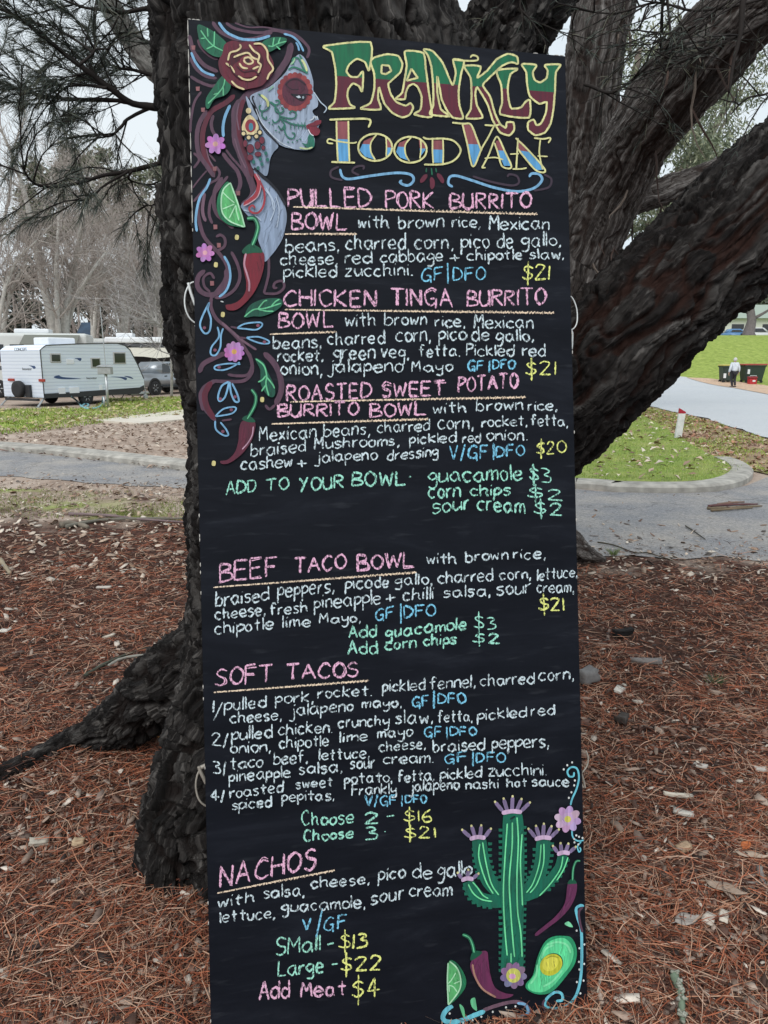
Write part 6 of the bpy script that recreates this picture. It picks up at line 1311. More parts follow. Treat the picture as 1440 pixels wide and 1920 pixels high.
def evergreen(label, u, v_top, y, wid, cols, seed, shape='cone', n=5000, group='evergreens beyond the bare trees'):
    b = at(u, 690, y); b = V3((b.x, b.y, float(gz(b.x, b.y)))); top = at(u, v_top, y).z - b.z; t = thing('evergreen_tree', label, 'tree', b, 0, group); rr = random.Random(seed); cs = []
    for k in range(46):
        f = rr.random(); z = top * (.12 + .86 * f) if shape == 'cone' else top * (.62 + .34 * f); w = wid * ((1 - f) * .8 + .25) if shape == 'cone' else wid * (1 - .55 * abs(f - .4)); a = rr.uniform(0, 6.283); k2 = rr.uniform(.3, .8); s = wid * rr.uniform(.14, .28)
        cs.append((V3((math.cos(a) * w * k2, math.sin(a) * w * k2, z)), (s, s, s * .7)))
    mb = MB(); mb.col((.10, .08, .07)); mb.tube([V3((0, 0, -.2)), V3((.1, 0, top * .5)), V3((0, 0, top * .95))], [.4, .28, .06], 8)
    for c, r in cs[::3]: mb.tube([V3((0, 0, max(.5, c.z - 1.2))), c], [.09, .03], 5)
    mb.build('trunk', M_TWIG, t, usecol=True); nv = leaf_cloud(cs, n, .55, cols, seed, 0, 2.2); npmesh('crown', nv[0], nv[1], nv[2], M_LEAF, t)
DKG = [(.06, .07, .055), (.085, .095, .07), (.045, .055, .045)]; OLV = [(.14, .155, .10), (.18, .19, .125), (.10, .115, .075)]
for k, (u, vt, y, w, c, sh, lb) in enumerate([(190, 268, 92, 5.5, OLV, 'flat', 'tall flat topped olive pine standing over the bare trees'), (285, 285, 96, 6.0, OLV, 'flat', 'broad olive pine crown nearest the dark trunk, beyond bare trees'), (118, 300, 90, 4.6, OLV, 'flat', 'smaller flat topped pine farthest left of the olive pines'), (60, 480, 84, 5.0, DKG, 'cone', 'low dark evergreen behind the motorhome'), (175, 500, 82, 5.0, DKG, 'cone', 'dark evergreen behind the blue tent'), (265, 470, 86, 5.5, DKG, 'cone', 'dark evergreen behind the charcoal caravan'), (340, 440, 84, 5.0, DKG, 'cone', 'dark evergreen half hidden by the pine trunk'), (-40, 470, 84, 5.0, DKG, 'cone', 'dark evergreen at the far left edge')]):
    evergreen(lb, u, vt, y, w, c, 70 + k, sh)
# ================================================================== RIGHT HAND SIDE
# walker
def skin_fig(name, nodes, edges, m, parent, root=0, lvl=2):
    me = bpy.data.meshes.new(name); me.from_pydata([n[0] for n in nodes], edges, []); o = bpy.data.objects.new('tmp', me); COL.objects.link(o)
    sk = o.modifiers.new('s', 'SKIN'); sk.use_smooth_shade = True
    if not me.skin_vertices: 
        a_ = me.attributes
    lay = me.skin_vertices[0].data
    for i, nd in enumerate(nodes): lay[i].radius = (nd[1], nd[1] if len(nd) < 3 else nd[2]); lay[i].use_root = (i == root)
    sb = o.modifiers.new('b', 'SUBSURF'); sb.levels = lvl; sb.render_levels = lvl
    dg = bpy.context.evaluated_depsgraph_get(); dg.update(); m2 = bpy.data.meshes.new_from_object(o.evaluated_get(dg)); bpy.data.objects.remove(o)
    m2.materials.clear(); m2.materials.append(m); m2.polygons.foreach_set('use_smooth', [True] * len(m2.polygons)); o = bpy.data.objects.new(name, m2); COL.objects.link(o); o.parent = parent; return o
pb = G(1374, 727.5); per = thing('person', 'grey haired person in pale jacket and dark trousers walking away along the road edge', 'person', pb, math.radians(6))
k_ = 1.70 / 1.75
J = {'pelvis': (0, 0, .95), 'waist': (0, .01, 1.08), 'chest': (0, .02, 1.32), 'neck': (0, .0, 1.48), 'neck2': (0, .02, 1.54), 'head': (0, .03, 1.62), 'head2': (0, .03, 1.70),
     'shl': (-.19, .0, 1.43), 'ell': (-.27, -.02, 1.16), 'wrl': (-.285, .06, .92), 'hal': (-.285, .085, .85), 'shr': (.19, .0, 1.43), 'elr': (.27, -.05, 1.16), 'wrr': (.285, .0, .92), 'har': (.285, .02, .85),
     'hil': (-.09, 0, .9), 'knl': (-.08, .09, .50), 'anl': (-.06, -.02, .09), 'tol': (-.07, .14, .03), 'hir': (.09, 0, .9), 'knr': (.07, .02, .50), 'anr': (.03, -.16, .13), 'tor': (.03, -.03, .03)}
R = {'pelvis': .13, 'waist': .125, 'chest': .145, 'neck': .065, 'neck2': .055, 'head': .085, 'head2': .08, 'shl': .06, 'ell': .042, 'wrl': .028, 'hal': .03, 'shr': .06, 'elr': .042, 'wrr': .028, 'har': .03, 'hil': .09, 'knl': .058, 'anl': .038, 'tol': .034, 'hir': .09, 'knr': .058, 'anr': .038, 'tor': .034}
keys = list(J); E_ = [('pelvis', 'waist'), ('waist', 'chest'), ('chest', 'neck'), ('neck', 'neck2'), ('neck2', 'head'), ('head', 'head2'), ('chest', 'shl'), ('shl', 'ell'), ('ell', 'wrl'), ('wrl', 'hal'), ('chest', 'shr'), ('shr', 'elr'), ('elr', 'wrr'), ('wrr', 'har'), ('pelvis', 'hil'), ('hil', 'knl'), ('knl', 'anl'), ('anl', 'tol'), ('pelvis', 'hir'), ('hir', 'knr'), ('knr', 'anr'), ('anr', 'tor')]
nodes = [(tuple(c * k_ for c in J[k]), R[k]) for k in keys]; edges = [(keys.index(a), keys.index(b)) for a, b in E_]
for hn, sg in (('hal', -1), ('har', 1)):
    hx, hy, hz = nodes[keys.index(hn)][0]; hi_ = keys.index(hn)
    for f, (dx, dy, L) in enumerate(((-.5, .032, .07), (0, .012, .085), (0, -.01, .08), (0, -.03, .065))):
        i = len(nodes); nodes += [((hx, hy + dy, hz - .045), .0095), ((hx - sg * .012, hy + dy, hz - .045 - L * .5), .0085), ((hx - sg * .03, hy + dy, hz - .045 - L), .007)]; edges += [(hi_, i), (i, i + 1), (i + 1, i + 2)]
    i = len(nodes); nodes += [((hx - sg * .02, hy + .045, hz - .0), .011), ((hx - sg * .03, hy + .06, hz - .045), .009)]; edges += [(hi_, i), (i, i + 1)]
M_SKIN = mat('skin', (.50, .31, .23), .6); skin_fig('body', nodes, edges, M_SKIN, per)
def sub(names, rad, es, nm, m, scale=1.0):
    nd = [(tuple(c * k_ for c in J[k]), rad[k]) for k in names]; skin_fig(nm, nd, [(names.index(a), names.index(b)) for a, b in es], m, per)
sub(['pelvis', 'waist', 'chest', 'neck', 'shl', 'ell', 'wrl', 'shr', 'elr', 'wrr'], {'pelvis': .185, 'waist': .185, 'chest': .19, 'neck': .09, 'shl': .095, 'ell': .075, 'wrl': .055, 'shr': .095, 'elr': .075, 'wrr': .055}, [('pelvis', 'waist'), ('waist', 'chest'), ('chest', 'neck'), ('chest', 'shl'), ('shl', 'ell'), ('ell', 'wrl'), ('chest', 'shr'), ('shr', 'elr'), ('elr', 'wrr')], 'jacket', mat('pale_jacket', (.60, .64, .70), .8, var=.12, scale=9))
sub(['pelvis', 'hil', 'knl', 'anl', 'hir', 'knr', 'anr'], {'pelvis': .16, 'hil': .115, 'knl': .08, 'anl': .062, 'hir': .115, 'knr': .08, 'anr': .062}, [('pelvis', 'hil'), ('hil', 'knl'), ('knl', 'anl'), ('pelvis', 'hir'), ('hir', 'knr'), ('knr', 'anr')], 'trousers', mat('dark_trousers', (.022, .022, .027), .9))
bm = bmesh.new(); bmesh.ops.create_icosphere(bm, subdivisions=3, radius=.108)
for w in bm.verts: w.co = V3((w.co.x * .92, w.co.y * 1.05, w.co.z * 1.1)); w.co *= 1 + .05 * noise.noise(w.co * 40); w.co += V3((0, -.008, 1.665 * k_ + .008)); 
bmesh.ops.delete(bm, geom=[w for w in bm.verts if w.co.y > .05 and w.co.z < 1.66 * k_ or w.co.z < 1.585 * k_], context='VERTS'); mb = MB(); mb.addbm(bm); mb.build('hair', mat('grey_hair', (.55, .54, .52), .8), per, smooth=True)
mb = MB(); hz = 1.64 * k_; mb.lathe([(.001, .155), (.012, .15), (.018, .125)], (0, .02, hz - .02), 'y', 8); [mb.lathe([(.001, .128), (.012, .126), (.012, .11)], (s * .035, .02, hz + .015), 'y', 8) for s in (-1, 1)]; mb.box((-.025, .125, hz - .065), (.025, .133, hz - .055)); mb.build('face', mat('face_skin', (.42, .24, .19), .6), per)
for sx in ('l', 'r'):
    mb = MB(); c = V3(J['an' + sx]) * k_; d = V3(J['to' + sx]) * k_; mb.rbox((c.x - .05, c.y - .06, max(.0, c.z - .1)), (c.x + .05, d.y + .06, max(.0, c.z - .1) + .1), .03, 3); mb.build('shoe', M_DARK, per, smooth=True)
# bins
def bin_(name, label, u, v, y_, L, W, H, lidc, lid2, bodyc, skipw, group, rz=0.0, tilt=0):
    b = at(u, v, 47.5); b = V3((b.x, b.y, float(gz(b.x, b.y)))); t = thing(name, label, 'bin', b, rz, group)
    mb = MB(); bm = bmesh.new(); bmesh.ops.create_cube(bm, size=1)
    for w in bm.verts: tz = w.co.z + .5; f = .80 + .20 * tz; w.co = V3((w.co.x * L * f, w.co.y * W * f, .12 + tz * (H - .18)))
    bmesh.ops.bevel(bm, geom=list(bm.edges), offset=.05, segments=3, affect='EDGES'); mb.addbm(bm)
    for s in (-1, 1): mb.rbox((-L * .52, s * W * .5 - .03, H - .12), (L * .52, s * W * .5 + .03, H - .05), .015, 2)
    mb.build('body', bodyc, t)
    mb = MB(); mb.rbox((-L * .54, -W * .54, H - .045), (L * .54, W * .54, H + .05), .035, 3); mb.rbox((-L * .2, W * .5, H - .03), (L * .2, W * .6, H + .02), .02, 2); mb.build('lid', lidc, t)
    for sx in (-1, 1):
        for sy in (-1, 1):
            mb = MB(); mb.lathe([(.05, -.03), (.085, -.03), (.085, .03), (.05, .03)], (sx * L * .36, sy * W * .34, .085), 'y', 14); mb.box((sx * L * .36 - .03, sy * W * .34 - .04, .08), (sx * L * .36 + .03, sy * W * .34 + .04, .2)); mb.build('wheel', M_RUBBER, t)
    for x, z in skipw: mb = MB(); mb.box((x - .07, -W * .5 - .012, z), (x + .07, -W * .5 + .06, z + .28)); mb.build('sticker', M_WHITE, t)
    return t
M_BING = mat('bin_green', (.025, .042, .035), .5, var=.1, scale=4)
bin_('waste_bin', 'large dark green waste bin with red lid beside the walking person', 1408, 716.5, 0, 1.35, .85, 1.12, mat('red_lid', (.36, .06, .05), .5, var=.1), None, M_BING, [(-.45, .55)], 'bins on the lawn edge', .08)
bin_('waste_bin', 'smaller dark green bin with yellow lid left of the walking person', 1361, 712.5, 0, .75, .75, 1.08, mat('yellow_lid', (.50, .45, .12), .5), None, M_BING, [(-.25, .3), (.1, .75)], 'bins on the lawn edge')
cb = at(1410, 717, 46.3); cb = V3((cb.x, cb.y, float(gz(cb.x, cb.y)))); cool = thing('cool_box', 'small red cool box on the grass in front of the red lidded bin', 'cool box', cb, .1)
mb = MB(); mb.rbox((-.23, -.16, 0), (.23, .16, .38), .04, 3); mb.build('body', mat('red_plastic', (.42, .022, .03), .4), cool); mb = MB(); mb.rbox((-.25, -.18, .385), (.25, .18, .50), .04, 3); mb.build('lid', mat('dark_red_plastic', (.25, .02, .03), .4), cool)
mb = MB(); mb.v = [tuple(p) for p in [(-.11 + .11 * math.cos(a) + .13, -.163, .24 + .055 * math.sin(a)) for a in [2 * math.pi * k / 12 for k in range(12)]]]; mb.face(tuple(range(12))); mb.build('badge', M_WHITE, cool)
mb = MB(); mb.tube([V3((-.22, 0, .46)), V3((-.2, -.1, .55)), V3((.2, -.1, .55)), V3((.22, 0, .46))], .014, 6); mb.build('handle', M_WHITE, cool)
# guide post
gb = G(1270, 829); gpz = thing('guide_post', 'white leaning guide post with red reflector cap on the lawn island', 'bollard', (gb.x, gb.y, .06))
tp = at(1280, 766, gb.y) - V3((gb.x, gb.y, .06)); ax_ = tp.normalized()
mb = MB(); w_, d_ = .062, .03; 
def slant(z0, z1, cut=0.0):
    b = len(mb.v)
    for z, cc in ((z0, 0), (z1, cut)):
        c = ax_ * z
        for x, y, sg in ((-w_, -d_, 1), (w_, -d_, -1), (w_, d_, -1), (-w_, d_, 1)): mb.v.append((c.x + x, c.y + y, c.z + (cc * sg)))
    for f in ((0, 3, 2, 1), (4, 5, 6, 7), (0, 1, 5, 4), (1, 2, 6, 5), (2, 3, 7, 6), (3, 0, 4, 7)): mb.face(tuple(b + i for i in f))
Lp = tp.length; slant(-.05, Lp * .84); mb.build('post', mat('weathered_white', (.62, .63, .62), .6, var=.12, scale=12), gpz); mb = MB(); slant(Lp * .842, Lp * .95, .035); mb.build('reflector', mat('red_reflector', (.36, .012, .03), .3), gpz)
# far side of the bank
fb = at(1405, 630, 80); fz = float(gz(fb.x, fb.y)); ft = thing('roadside_tree', 'dark limbed tree with pale foliage on top of the far bank', 'tree', (fb.x, fb.y, fz))
mb = MB(); mb.col((.16, .14, .135)); mb.tube([V3((0, 0, -.4)), V3((-.1, 0, .4)), V3((.1, 0, 1.6)), V3((-.2, 0, 3)), V3((-.6, 0, 4.6))], [.95, .6, .45, .36, .2], 8)
for q in (((.05, 0, 1.7), (1.2, .2, 2.3), (2.6, 0, 3.2), (4, 0, 3.8)), ((-.1, 0, 2.2), (-1.2, 0, 3.2), (-2.4, 0, 4.4)), ((-.2, 0, 3), (.8, 0, 4.4), (1.4, 0, 6))): mb.tube([V3(p) for p in q], [.22, .15, .1, .06][:len(q)], 6)
mb.build('trunk', M_TWIG, ft, usecol=True, smooth=True); rr = random.Random(4); cs = [(V3((rr.uniform(-4.5, 5), rr.uniform(-2, 2), rr.uniform(3.8, 8))), (1.1, 1.1, .8)) for _ in range(24)]; nv = leaf_cloud(cs, 2600, .42, [(.17, .18, .14), (.23, .24, .19), (.12, .13, .10)], 4); npmesh('crown', nv[0], nv[1], nv[2], M_LEAF, ft)
for nm, lb, u, y, L, H, c1, cat, zz in (('parked_car', 'white car parked beyond the far bank behind the tree', 1422, 92, 4.4, 1.45, (.6, .61, .61), 'car', 0), ('parked_car', 'blue car parked beyond the far bank left of the tree', 1383, 92, 2.9, 1.3, (.10, .22, .42), 'car', 0)):
    b = at(u, 630, y); t = thing(nm, lb, cat, (b.x - L / 2, b.y, float(gz(b.x, b.y))), 0, 'cars beyond the bank'); carbody(t, [(0, .3), (0, .8), (L * .25, .9), (L * .95, .85), (L, .6), (L, .3)], [(L * .12, .82), (L * .25, H), (L * .65, H), (L * .82, .85)], 1.7, mat('car_paint', c1, .3), None)
    mb = MB(); mb.v = [(L * .22, .02, .92), (L * .29, .16, H - .1), (L * .62, .16, H - .1), (L * .72, .02, .92)]; mb.face((0, 1, 2, 3)); mb.build('side_window', M_GLASS, t); [wheel(t, x, .06, .3, .2) for x in (L * .2, L * .8)]
bb = at(1400, 620, 100); bl_ = thing('white_building', 'long pale low building with green tinted roof at the top of the far bank', 'building', (bb.x - 4, bb.y, 4)); mb = MB(); mb.box((0, 0, 0), (26, 6, 2.9)); mb.build('wall', mat('pale_wall', (.62, .62, .58), .8), bl_); mb = MB(); mb.prism([(-.6, 2.92), (26.6, 2.92), (26.2, 4.6), (-.2, 4.6)], -.6, 6.6); mb.build('roof', mat('pale_green_roof', (.45, .52, .50), .6), bl_)
for x in range(2, 24, 4): mb = MB(); mb.box((x, -.02, 1.1), (x + 1.6, .02, 2.2)); mb.build('window', M_GLASS, bl_)
for k, (u, vt, y, w) in enumerate([(1500, 470, 112, 7), (1580, 400, 100, 7), (1330, 500, 118, 8), (1180, 520, 110, 8), (1040, 500, 100, 8), (900, 470, 95, 8), (760, 480, 96, 8), (600, 470, 96, 8), (470, 480, 92, 8), (1420, 520, 125, 8)]):
    evergreen('grey green tree in the line beyond the bank and road', u, vt, y, w, [(.10, .12, .075), (.14, .155, .10), (.07, .085, .055)], 170 + k, 'cone', 3500, 'tree line far behind the pine')
# ================================================================== FOREST LITTER
def floor_z(x, y):
    x = np.asarray(x); y = np.asarray(y)
    fx = np.searchsorted(xs, x) - 1; fy = np.searchsorted(ys, y) - 1
    x0, x1 = xs[fx], xs[fx + 1]; y0, y1 = ys[fy], ys[fy + 1]; tx = (x - x0) / (x1 - x0); ty = (y - y0) / (y1 - y0)
    return (ZZ[fy, fx] * (1 - tx) + ZZ[fy, fx + 1] * tx) * (1 - ty) + (ZZ[fy + 1, fx] * (1 - tx) + ZZ[fy + 1, fx + 1] * tx) * ty
def scatter(n, y0, y1, pw, rg, wide=.62, pad=.5):
    """points thinning out with distance"""
    u = rg.random(n); y = (y0 ** (1 - pw) + u * (y1 ** (1 - pw) - y0 ** (1 - pw))) ** (1 / (1 - pw))
    x = rg.uniform(-1, 1, n) * (y * wide + pad); return x, y
rg = np.random.default_rng(11)
mounds = np.stack([rg.uniform(-3.5, 3.5, 160), rg.uniform(1.0, 6.5, 160), rg.uniform(.08, .3, 160), rg.uniform(-.012, .03, 160)], 1)
def mound_z(x, y):
    z = np.zeros_like(x)
    for mx_, my_, r, h in mounds:
        if abs(mx_) < .95 and my_ < 1.95: continue
        z += h * np.exp(-((x - mx_) ** 2 + (y - my_) ** 2) / (r * r))
    return z
def patchy(x, y, sc, seed):
    return np.array([noise.noise((a * sc + seed, b * sc, seed)) for a, b in zip(x, y)])
# --- needles: bent strips
def needle_litter(n, y0, y1, pw, seed, zmax):
    rg = np.random.default_rng(seed); x, y = scatter(n, y0, y1, pw, rg)
    keep = (patchy(x, y, 1.6, 3) + rg.normal(0, .35, n)) > -.32
    edge = 6.9 - 1.35 * sstep(-1.0, 1.6, x) + 1.0 * patchy(x, y, .8, 7)
    keep &= rg.random(n) < np.clip((edge + .6 - y) / 1.5, .0, 1)
    x, y = x[keep], y[keep]; n = len(x)
    z = floor_z(x, y) + mound_z(x, y) * .8 + rg.random(n) ** 2 * zmax + .003
    clump = patchy(x, y, 2.4, 21) * 3.5
    a = clump + rg.normal(0, 1.0, n); L = rg.uniform(.05, .13, n); w = rg.uniform(.0007, .0013, n) * (1 + np.clip(y - 2.5, 0, 4) * .28)
    bend = rg.normal(0, .35, n); el = rg.normal(.02, .16, n)
    d1 = np.stack([np.cos(a) * np.cos(el), np.sin(a) * np.cos(el), np.sin(el)], 1); d2 = np.stack([np.cos(a + bend) * np.cos(el), np.sin(a + bend) * np.cos(el), np.sin(el) - .12], 1)
    s = np.stack([-np.sin(a), np.cos(a), rg.normal(0, .5, n)], 1); s /= np.linalg.norm(s, axis=1)[:, None]; s *= w[:, None]
    p = np.stack([x, y, z], 1); q = p + d1 * L[:, None] * .5; t = q + d2 * L[:, None] * .5
    for arr_ in (q, t): arr_[:, 2] = np.maximum(arr_[:, 2], floor_z(arr_[:, 0], arr_[:, 1]) + .003)
    Vv = np.stack([p - s, p + s, q + s, q - s, t + s * .5, t - s * .5], 1).reshape(-1, 3)
    i0 = np.arange(n)[:, None] * 6; Ff = (i0[:, None, :] + np.array([[0, 1, 2, 3], [3, 2, 4, 5]])[None]).reshape(-1, 4)
    pal = np.array([(.28, .086, .045), (.39, .130, .068), (.16, .055, .034), (.42, .195, .115), (.08, .034, .025), (.46, .29, .20), (.30, .092, .045), (.045, .022, .017), (.50, .33, .24)])
    c = pal[rg.integers(0, len(pal), n)] * rg.uniform(.7, 1.25, (n, 1)); return Vv, Ff, np.repeat(c, 2, axis=0)
nl = needle_litter(150000, 1.05, 7.6, 1.2, 12, .026)
nd = npmesh('pine_needle_litter', nl[0], nl[1], nl[2], M_DUST); nd['kind'] = 'stuff'
# --- chips and bark flakes: little tilted slabs
def chips(n, y0, y1, pw, seed, smin, smax, pal, wts, edge0=6.6, zadd=.004, aspect=(.25, .7), thick=.18, name='bark_chips', keepf=None, tilt=.35):
    rg = np.random.default_rng(seed); x, y = scatter(n, y0, y1, pw, rg)
    k = rg.random(n) < np.clip((edge0 - y) / 1.4, 0, 1) if keepf is None else keepf(x, y, rg)
    x, y = x[k], y[k]; n = len(x); L = smin + (smax - smin) * rg.random(n) ** 2.6; W = L * rg.uniform(*aspect, n); T = np.minimum(W * thick, .006)
    a = rg.uniform(0, 2 * math.pi, n); d = np.stack([np.cos(a), np.sin(a), rg.normal(0, tilt, n)], 1); d /= np.linalg.norm(d, axis=1)[:, None]
    up = np.stack([rg.normal(0, tilt, n), rg.normal(0, tilt, n), np.ones(n)], 1); s = np.cross(up, d); s /= np.linalg.norm(s, axis=1)[:, None]; up = np.cross(d, s)
    z = floor_z(x, y) + (mound_z(x, y) * .8 if keepf is None else 0) + zadd + rg.random(n) ** 2 * .012
    c = np.stack([x, y, z], 1); h = L[:, None] / 2; w = W[:, None] / 2; t = T[:, None]; r = lambda lo, hi: rg.uniform(lo, hi, (n, 1))
    out = [c - d * h * r(.7, 1) - s * w * r(.3, 1), c + d * h * r(.0, .4) - s * w * r(.8, 1.1), c + d * h * r(.8, 1.1) + s * w * r(-.4, .2), c + d * h * r(.1, .7) + s * w * r(.7, 1.1), c - d * h * r(.6, 1) + s * w * r(.4, 1)]
    top = [o + up * t for o in out]; Vv = np.stack(out + top, 1).reshape(-1, 3); i0 = np.arange(n)[:, None, None] * 10
    tri = np.array([[5, 6, 7], [5, 7, 8], [5, 8, 9]] + [q for i in range(5) for q in ((i, (i + 1) % 5, 5 + (i + 1) % 5), (i, 5 + (i + 1) % 5, 5 + i))])
    Ff = (i0 + tri[None]).reshape(-1, 3); pal = np.array(pal); cc = pal[rg.choice(len(pal), n, p=np.array(wts) / sum(wts))] * rg.uniform(.7, 1.25, (n, 1))
    o = npmesh(name, Vv, Ff, np.repeat(cc, len(tri), axis=0), M_DUST, k=3); o['kind'] = 'stuff'; return o
BROWN = [(.085, .048, .036), (.14, .075, .055), (.20, .12, .09), (.045, .03, .026), (.30, .22, .175), (.20, .145, .12), (.56, .49, .42), (.35, .27, .22)]
chips(66000, 1.05, 7.2, 1.1, 13, .006, .036, BROWN, [4, 5, 5, 6, 3, 2.2, 1.4, 1.8], zadd=.006)
chips(3000, 1.05, 7.6, .9, 14, .03, .075, BROWN, [3, 3, 3, 2, 3, 2, 2.2, 2], aspect=(.18, .5), zadd=.012, name='wood_flakes')
# leaves, pale and dry, beyond the needles, on the lawn and by the kerb
PALE = [(.52, .43, .35), (.40, .30, .23), (.28, .19, .14), (.60, .53, .45), (.20, .13, .10), (.34, .22, .15)]
def strip_keep(x, y, rg): return (x < -1.2) & (y > 5.2) & (y < 9.6) & (rg.random(len(x)) < .9)
chips(9000, 5.0, 9.8, .3, 15, .03, .11, PALE, [3, 3, 3, 2, 3, 2], keepf=strip_keep, aspect=(.3, .6), thick=.06, name='dry_leaf_litter', zadd=.01)
low_w = np.array(low); 
def road_keep(x, y, rg):
    yl = np.interp(x, low_w[:, 0], low_w[:, 1]); k = np.exp(-np.clip(y - yl, 0, 9) / .55); return (y > yl - .8) & (rg.random(len(x)) < np.clip(k, .03, 1)) & (y < 12)
chips(14000, 4.6, 12, .6, 16, .015, .085, PALE + [(.12, .10, .09)], [3, 3, 3, 2, 3, 2, 2], keepf=road_keep, aspect=(.2, .6), thick=.06, name='road_edge_litter', zadd=.012)
def in_poly_scatter(poly, n, seed):
    rg = np.random.default_rng(seed); P = np.array(poly); lo_, hi_ = P.min(0), P.max(0); x = rg.uniform(lo_[0], hi_[0], n); y = rg.uniform(lo_[1], hi_[1], n); k = side_of(poly, x, y); return x[k], y[k]
def lay(name, poly, n, seed, z, smin, smax, pal, flat=.25):
    x, y = in_poly_scatter(poly, n, seed); rg = np.random.default_rng(seed + 1); n = len(x); L = rg.uniform(smin, smax, n); a = rg.uniform(0, 6.283, n)
    d = np.stack([np.cos(a), np.sin(a), rg.normal(0, flat, n)], 1); s = np.stack([-np.sin(a), np.cos(a), rg.normal(0, flat, n)], 1); c = np.stack([x, y, np.full(n, z) + rg.random(n) * .02 + gz(x, y)], 1); h = L[:, None] / 2; w = h * rg.uniform(.35, .7, (n, 1)); up = np.array([0, 0, 1.]) * h * rg.uniform(.1, .6, (n, 1))
    Vv = np.stack([c - d * h, c - s * w + up, c + d * h, c + s * w + up * .6], 1).reshape(-1, 3); Ff = (np.arange(n)[:, None, None] * 4 + np.array([[0, 1, 2], [0, 2, 3]])[None]).reshape(-1, 3); pal = np.array(pal); cc = pal[rg.integers(0, len(pal), n)] * rg.uniform(.75, 1.2, (n, 1))
    o = npmesh(name, Vv, Ff, np.repeat(cc, 2, axis=0), M_DUST, k=3); o['kind'] = 'stuff'; return o
lay('lawn_leaves', isl, 2600, 20, .115, .05, .14, PALE + [(.62, .56, .46), (.55, .50, .36)])
lay('verge_leaves', band, 3600, 22, .02, .06, .15, [(.38, .19, .12), (.30, .15, .10), (.46, .31, .22), (.22, .12, .09), (.55, .44, .34)])
strip_c = g2((-200, 772), (170, 765), (205, 748), (420, 742), (420, 775), (215, 790), (150, 800), (60, 812), (-200, 825))
lay('grass_strip_leaves', strip_c, 2600, 24, .03, .08, .2, [(.50, .42, .20), (.42, .33, .20), (.56, .50, .32), (.30, .22, .15)])
dirt_c = g2((-200, 815), (150, 800), (345, 785), (420, 785), (420, 880), (345, 872), (170, 850), (-200, 826))
lay('dirt_bank_leaves', dirt_c, 3800, 26, .01, .04, .13, [(.42, .33, .27), (.32, .23, .18), (.54, .46, .38), (.22, .15, .12)])
lay('gutter_leaves', g2((0, 843), (170, 860), (345, 882), (345, 888), (170, 866), (0, 849)), 500, 28, .02, .04, .12, [(.20, .10, .08), (.28, .16, .12), (.38, .28, .22)])
# grass
def grass(name, poly, n, seed, z, h0, h1, wid, pal, keep=None):
    x, y = in_poly_scatter(poly, n, seed); rg = np.random.default_rng(seed + 1)
    if keep is not None: k = keep(x, y, rg); x, y = x[k], y[k]
    n = len(x); h = rg.uniform(h0, h1, n)[:, None]; a = rg.uniform(0, 6.283, n); s = np.stack([np.cos(a), np.sin(a), np.zeros(n)], 1) * wid; ln_ = rg.normal(0, .45, (n, 3)); ln_[:, 2] = 1
    c = np.stack([x, y, np.full(n, z) + gz(x, y)], 1); Vv = np.stack([c - s, c + s, c + ln_ * h], 1).reshape(-1, 3); Ff = np.arange(3 * n).reshape(-1, 3); pal = np.array(pal)
    tone = .5 + .5 * patchy(x, y, 1.3, 5); cc = pal[np.clip((tone + rg.normal(0, .25, n)) * len(pal), 0, len(pal) - 1).astype(int)] * rg.uniform(.8, 1.2, (n, 1)); o = npmesh(name, Vv, Ff, cc, M_LEAF, k=3); o['kind'] = 'stuff'; return o
GP = [(.12, .20, .028), (.19, .29, .04), (.27, .37, .06), (.36, .43, .10), (.42, .42, .17)]
grass('lawn_grass', isl, 60000, 30, .08, .02, .055, .005, GP)
grass('verge_grass', band, 30000, 31, .015, .03, .07, .008, GP, lambda x, y, rg: patchy(x, y, .7, 2) + rg.normal(0, .2, len(x)) > -.02)
grass('strip_grass', strip_c, 40000, 32, .0, .04, .11, .012, GP, lambda x, y, rg: patchy(x, y, .7, 2) + rg.normal(0, .3, len(x)) > -.3)
grass('near_strip_grass', g2((-200, 908), (345, 926), (360, 968), (-200, 978)), 16000, 33, .0, .015, .05, .004, [(.13, .16, .04), (.19, .23, .06), (.26, .28, .10)], lambda x, y, rg: patchy(x, y, 1.1, 4) + rg.normal(0, .25, len(x)) > .18)
# ------------------------------------------------------------------ single finds on the floor
def flat_leaf(name, label, cat, u, v, u2, v2, wid, col, group=None, curl=.25, lobes=0, lift=.022):
    a, b = G(u, v), G(u2, v2); c = (a + b) / 2; d = (b - a); L = d.length; rz = math.atan2(d.y, d.x); n = 9; mb = MB(); mb.col(col)
    pr = lambda t: math.sin(math.pi * min(1, max(0, t)) ** .8) * (1 + (.25 * math.sin(t * 17) if lobes else 0)) * wid / 2 + .0006
    for i in range(n):
        t = i / (n - 1); w = pr(t); zz = curl * L * .25 * (4 * (t - .5) ** 2 - .3)
        for s in (-1, -.5, 0, .5, 1): mb.v.append(((t - .5) * L, s * w, zz + curl * abs(s) * w * .8 + .003 * math.sin(t * 9 + s * 3)))
    for i in range(n - 1):
        for j in range(4): mb.face((i * 5 + j, i * 5 + j + 1, i * 5 + j + 6, i * 5 + j + 5))
    mb.tube([V3((-.62 * L, 0, curl * L * .12)), V3((-.5 * L, 0, curl * L * .17))], .0012, 4)
    o = mb.build(name, M_DUST, usecol=True, smooth=True); z = float(floor_z([c.x], [c.y])[0] + mound_z(np.array([c.x]), np.array([c.y]))[0]) + lift
    o.location = (c.x, c.y, z); o.rotation_euler = (random.uniform(-.12, .12), random.uniform(-.12, .12), rz); sl = o.modifiers.new('t', 'SOLIDIFY'); sl.thickness = .0008
    return tag(o, label, cat, group)
LG = 'large dry leaves on the needles'
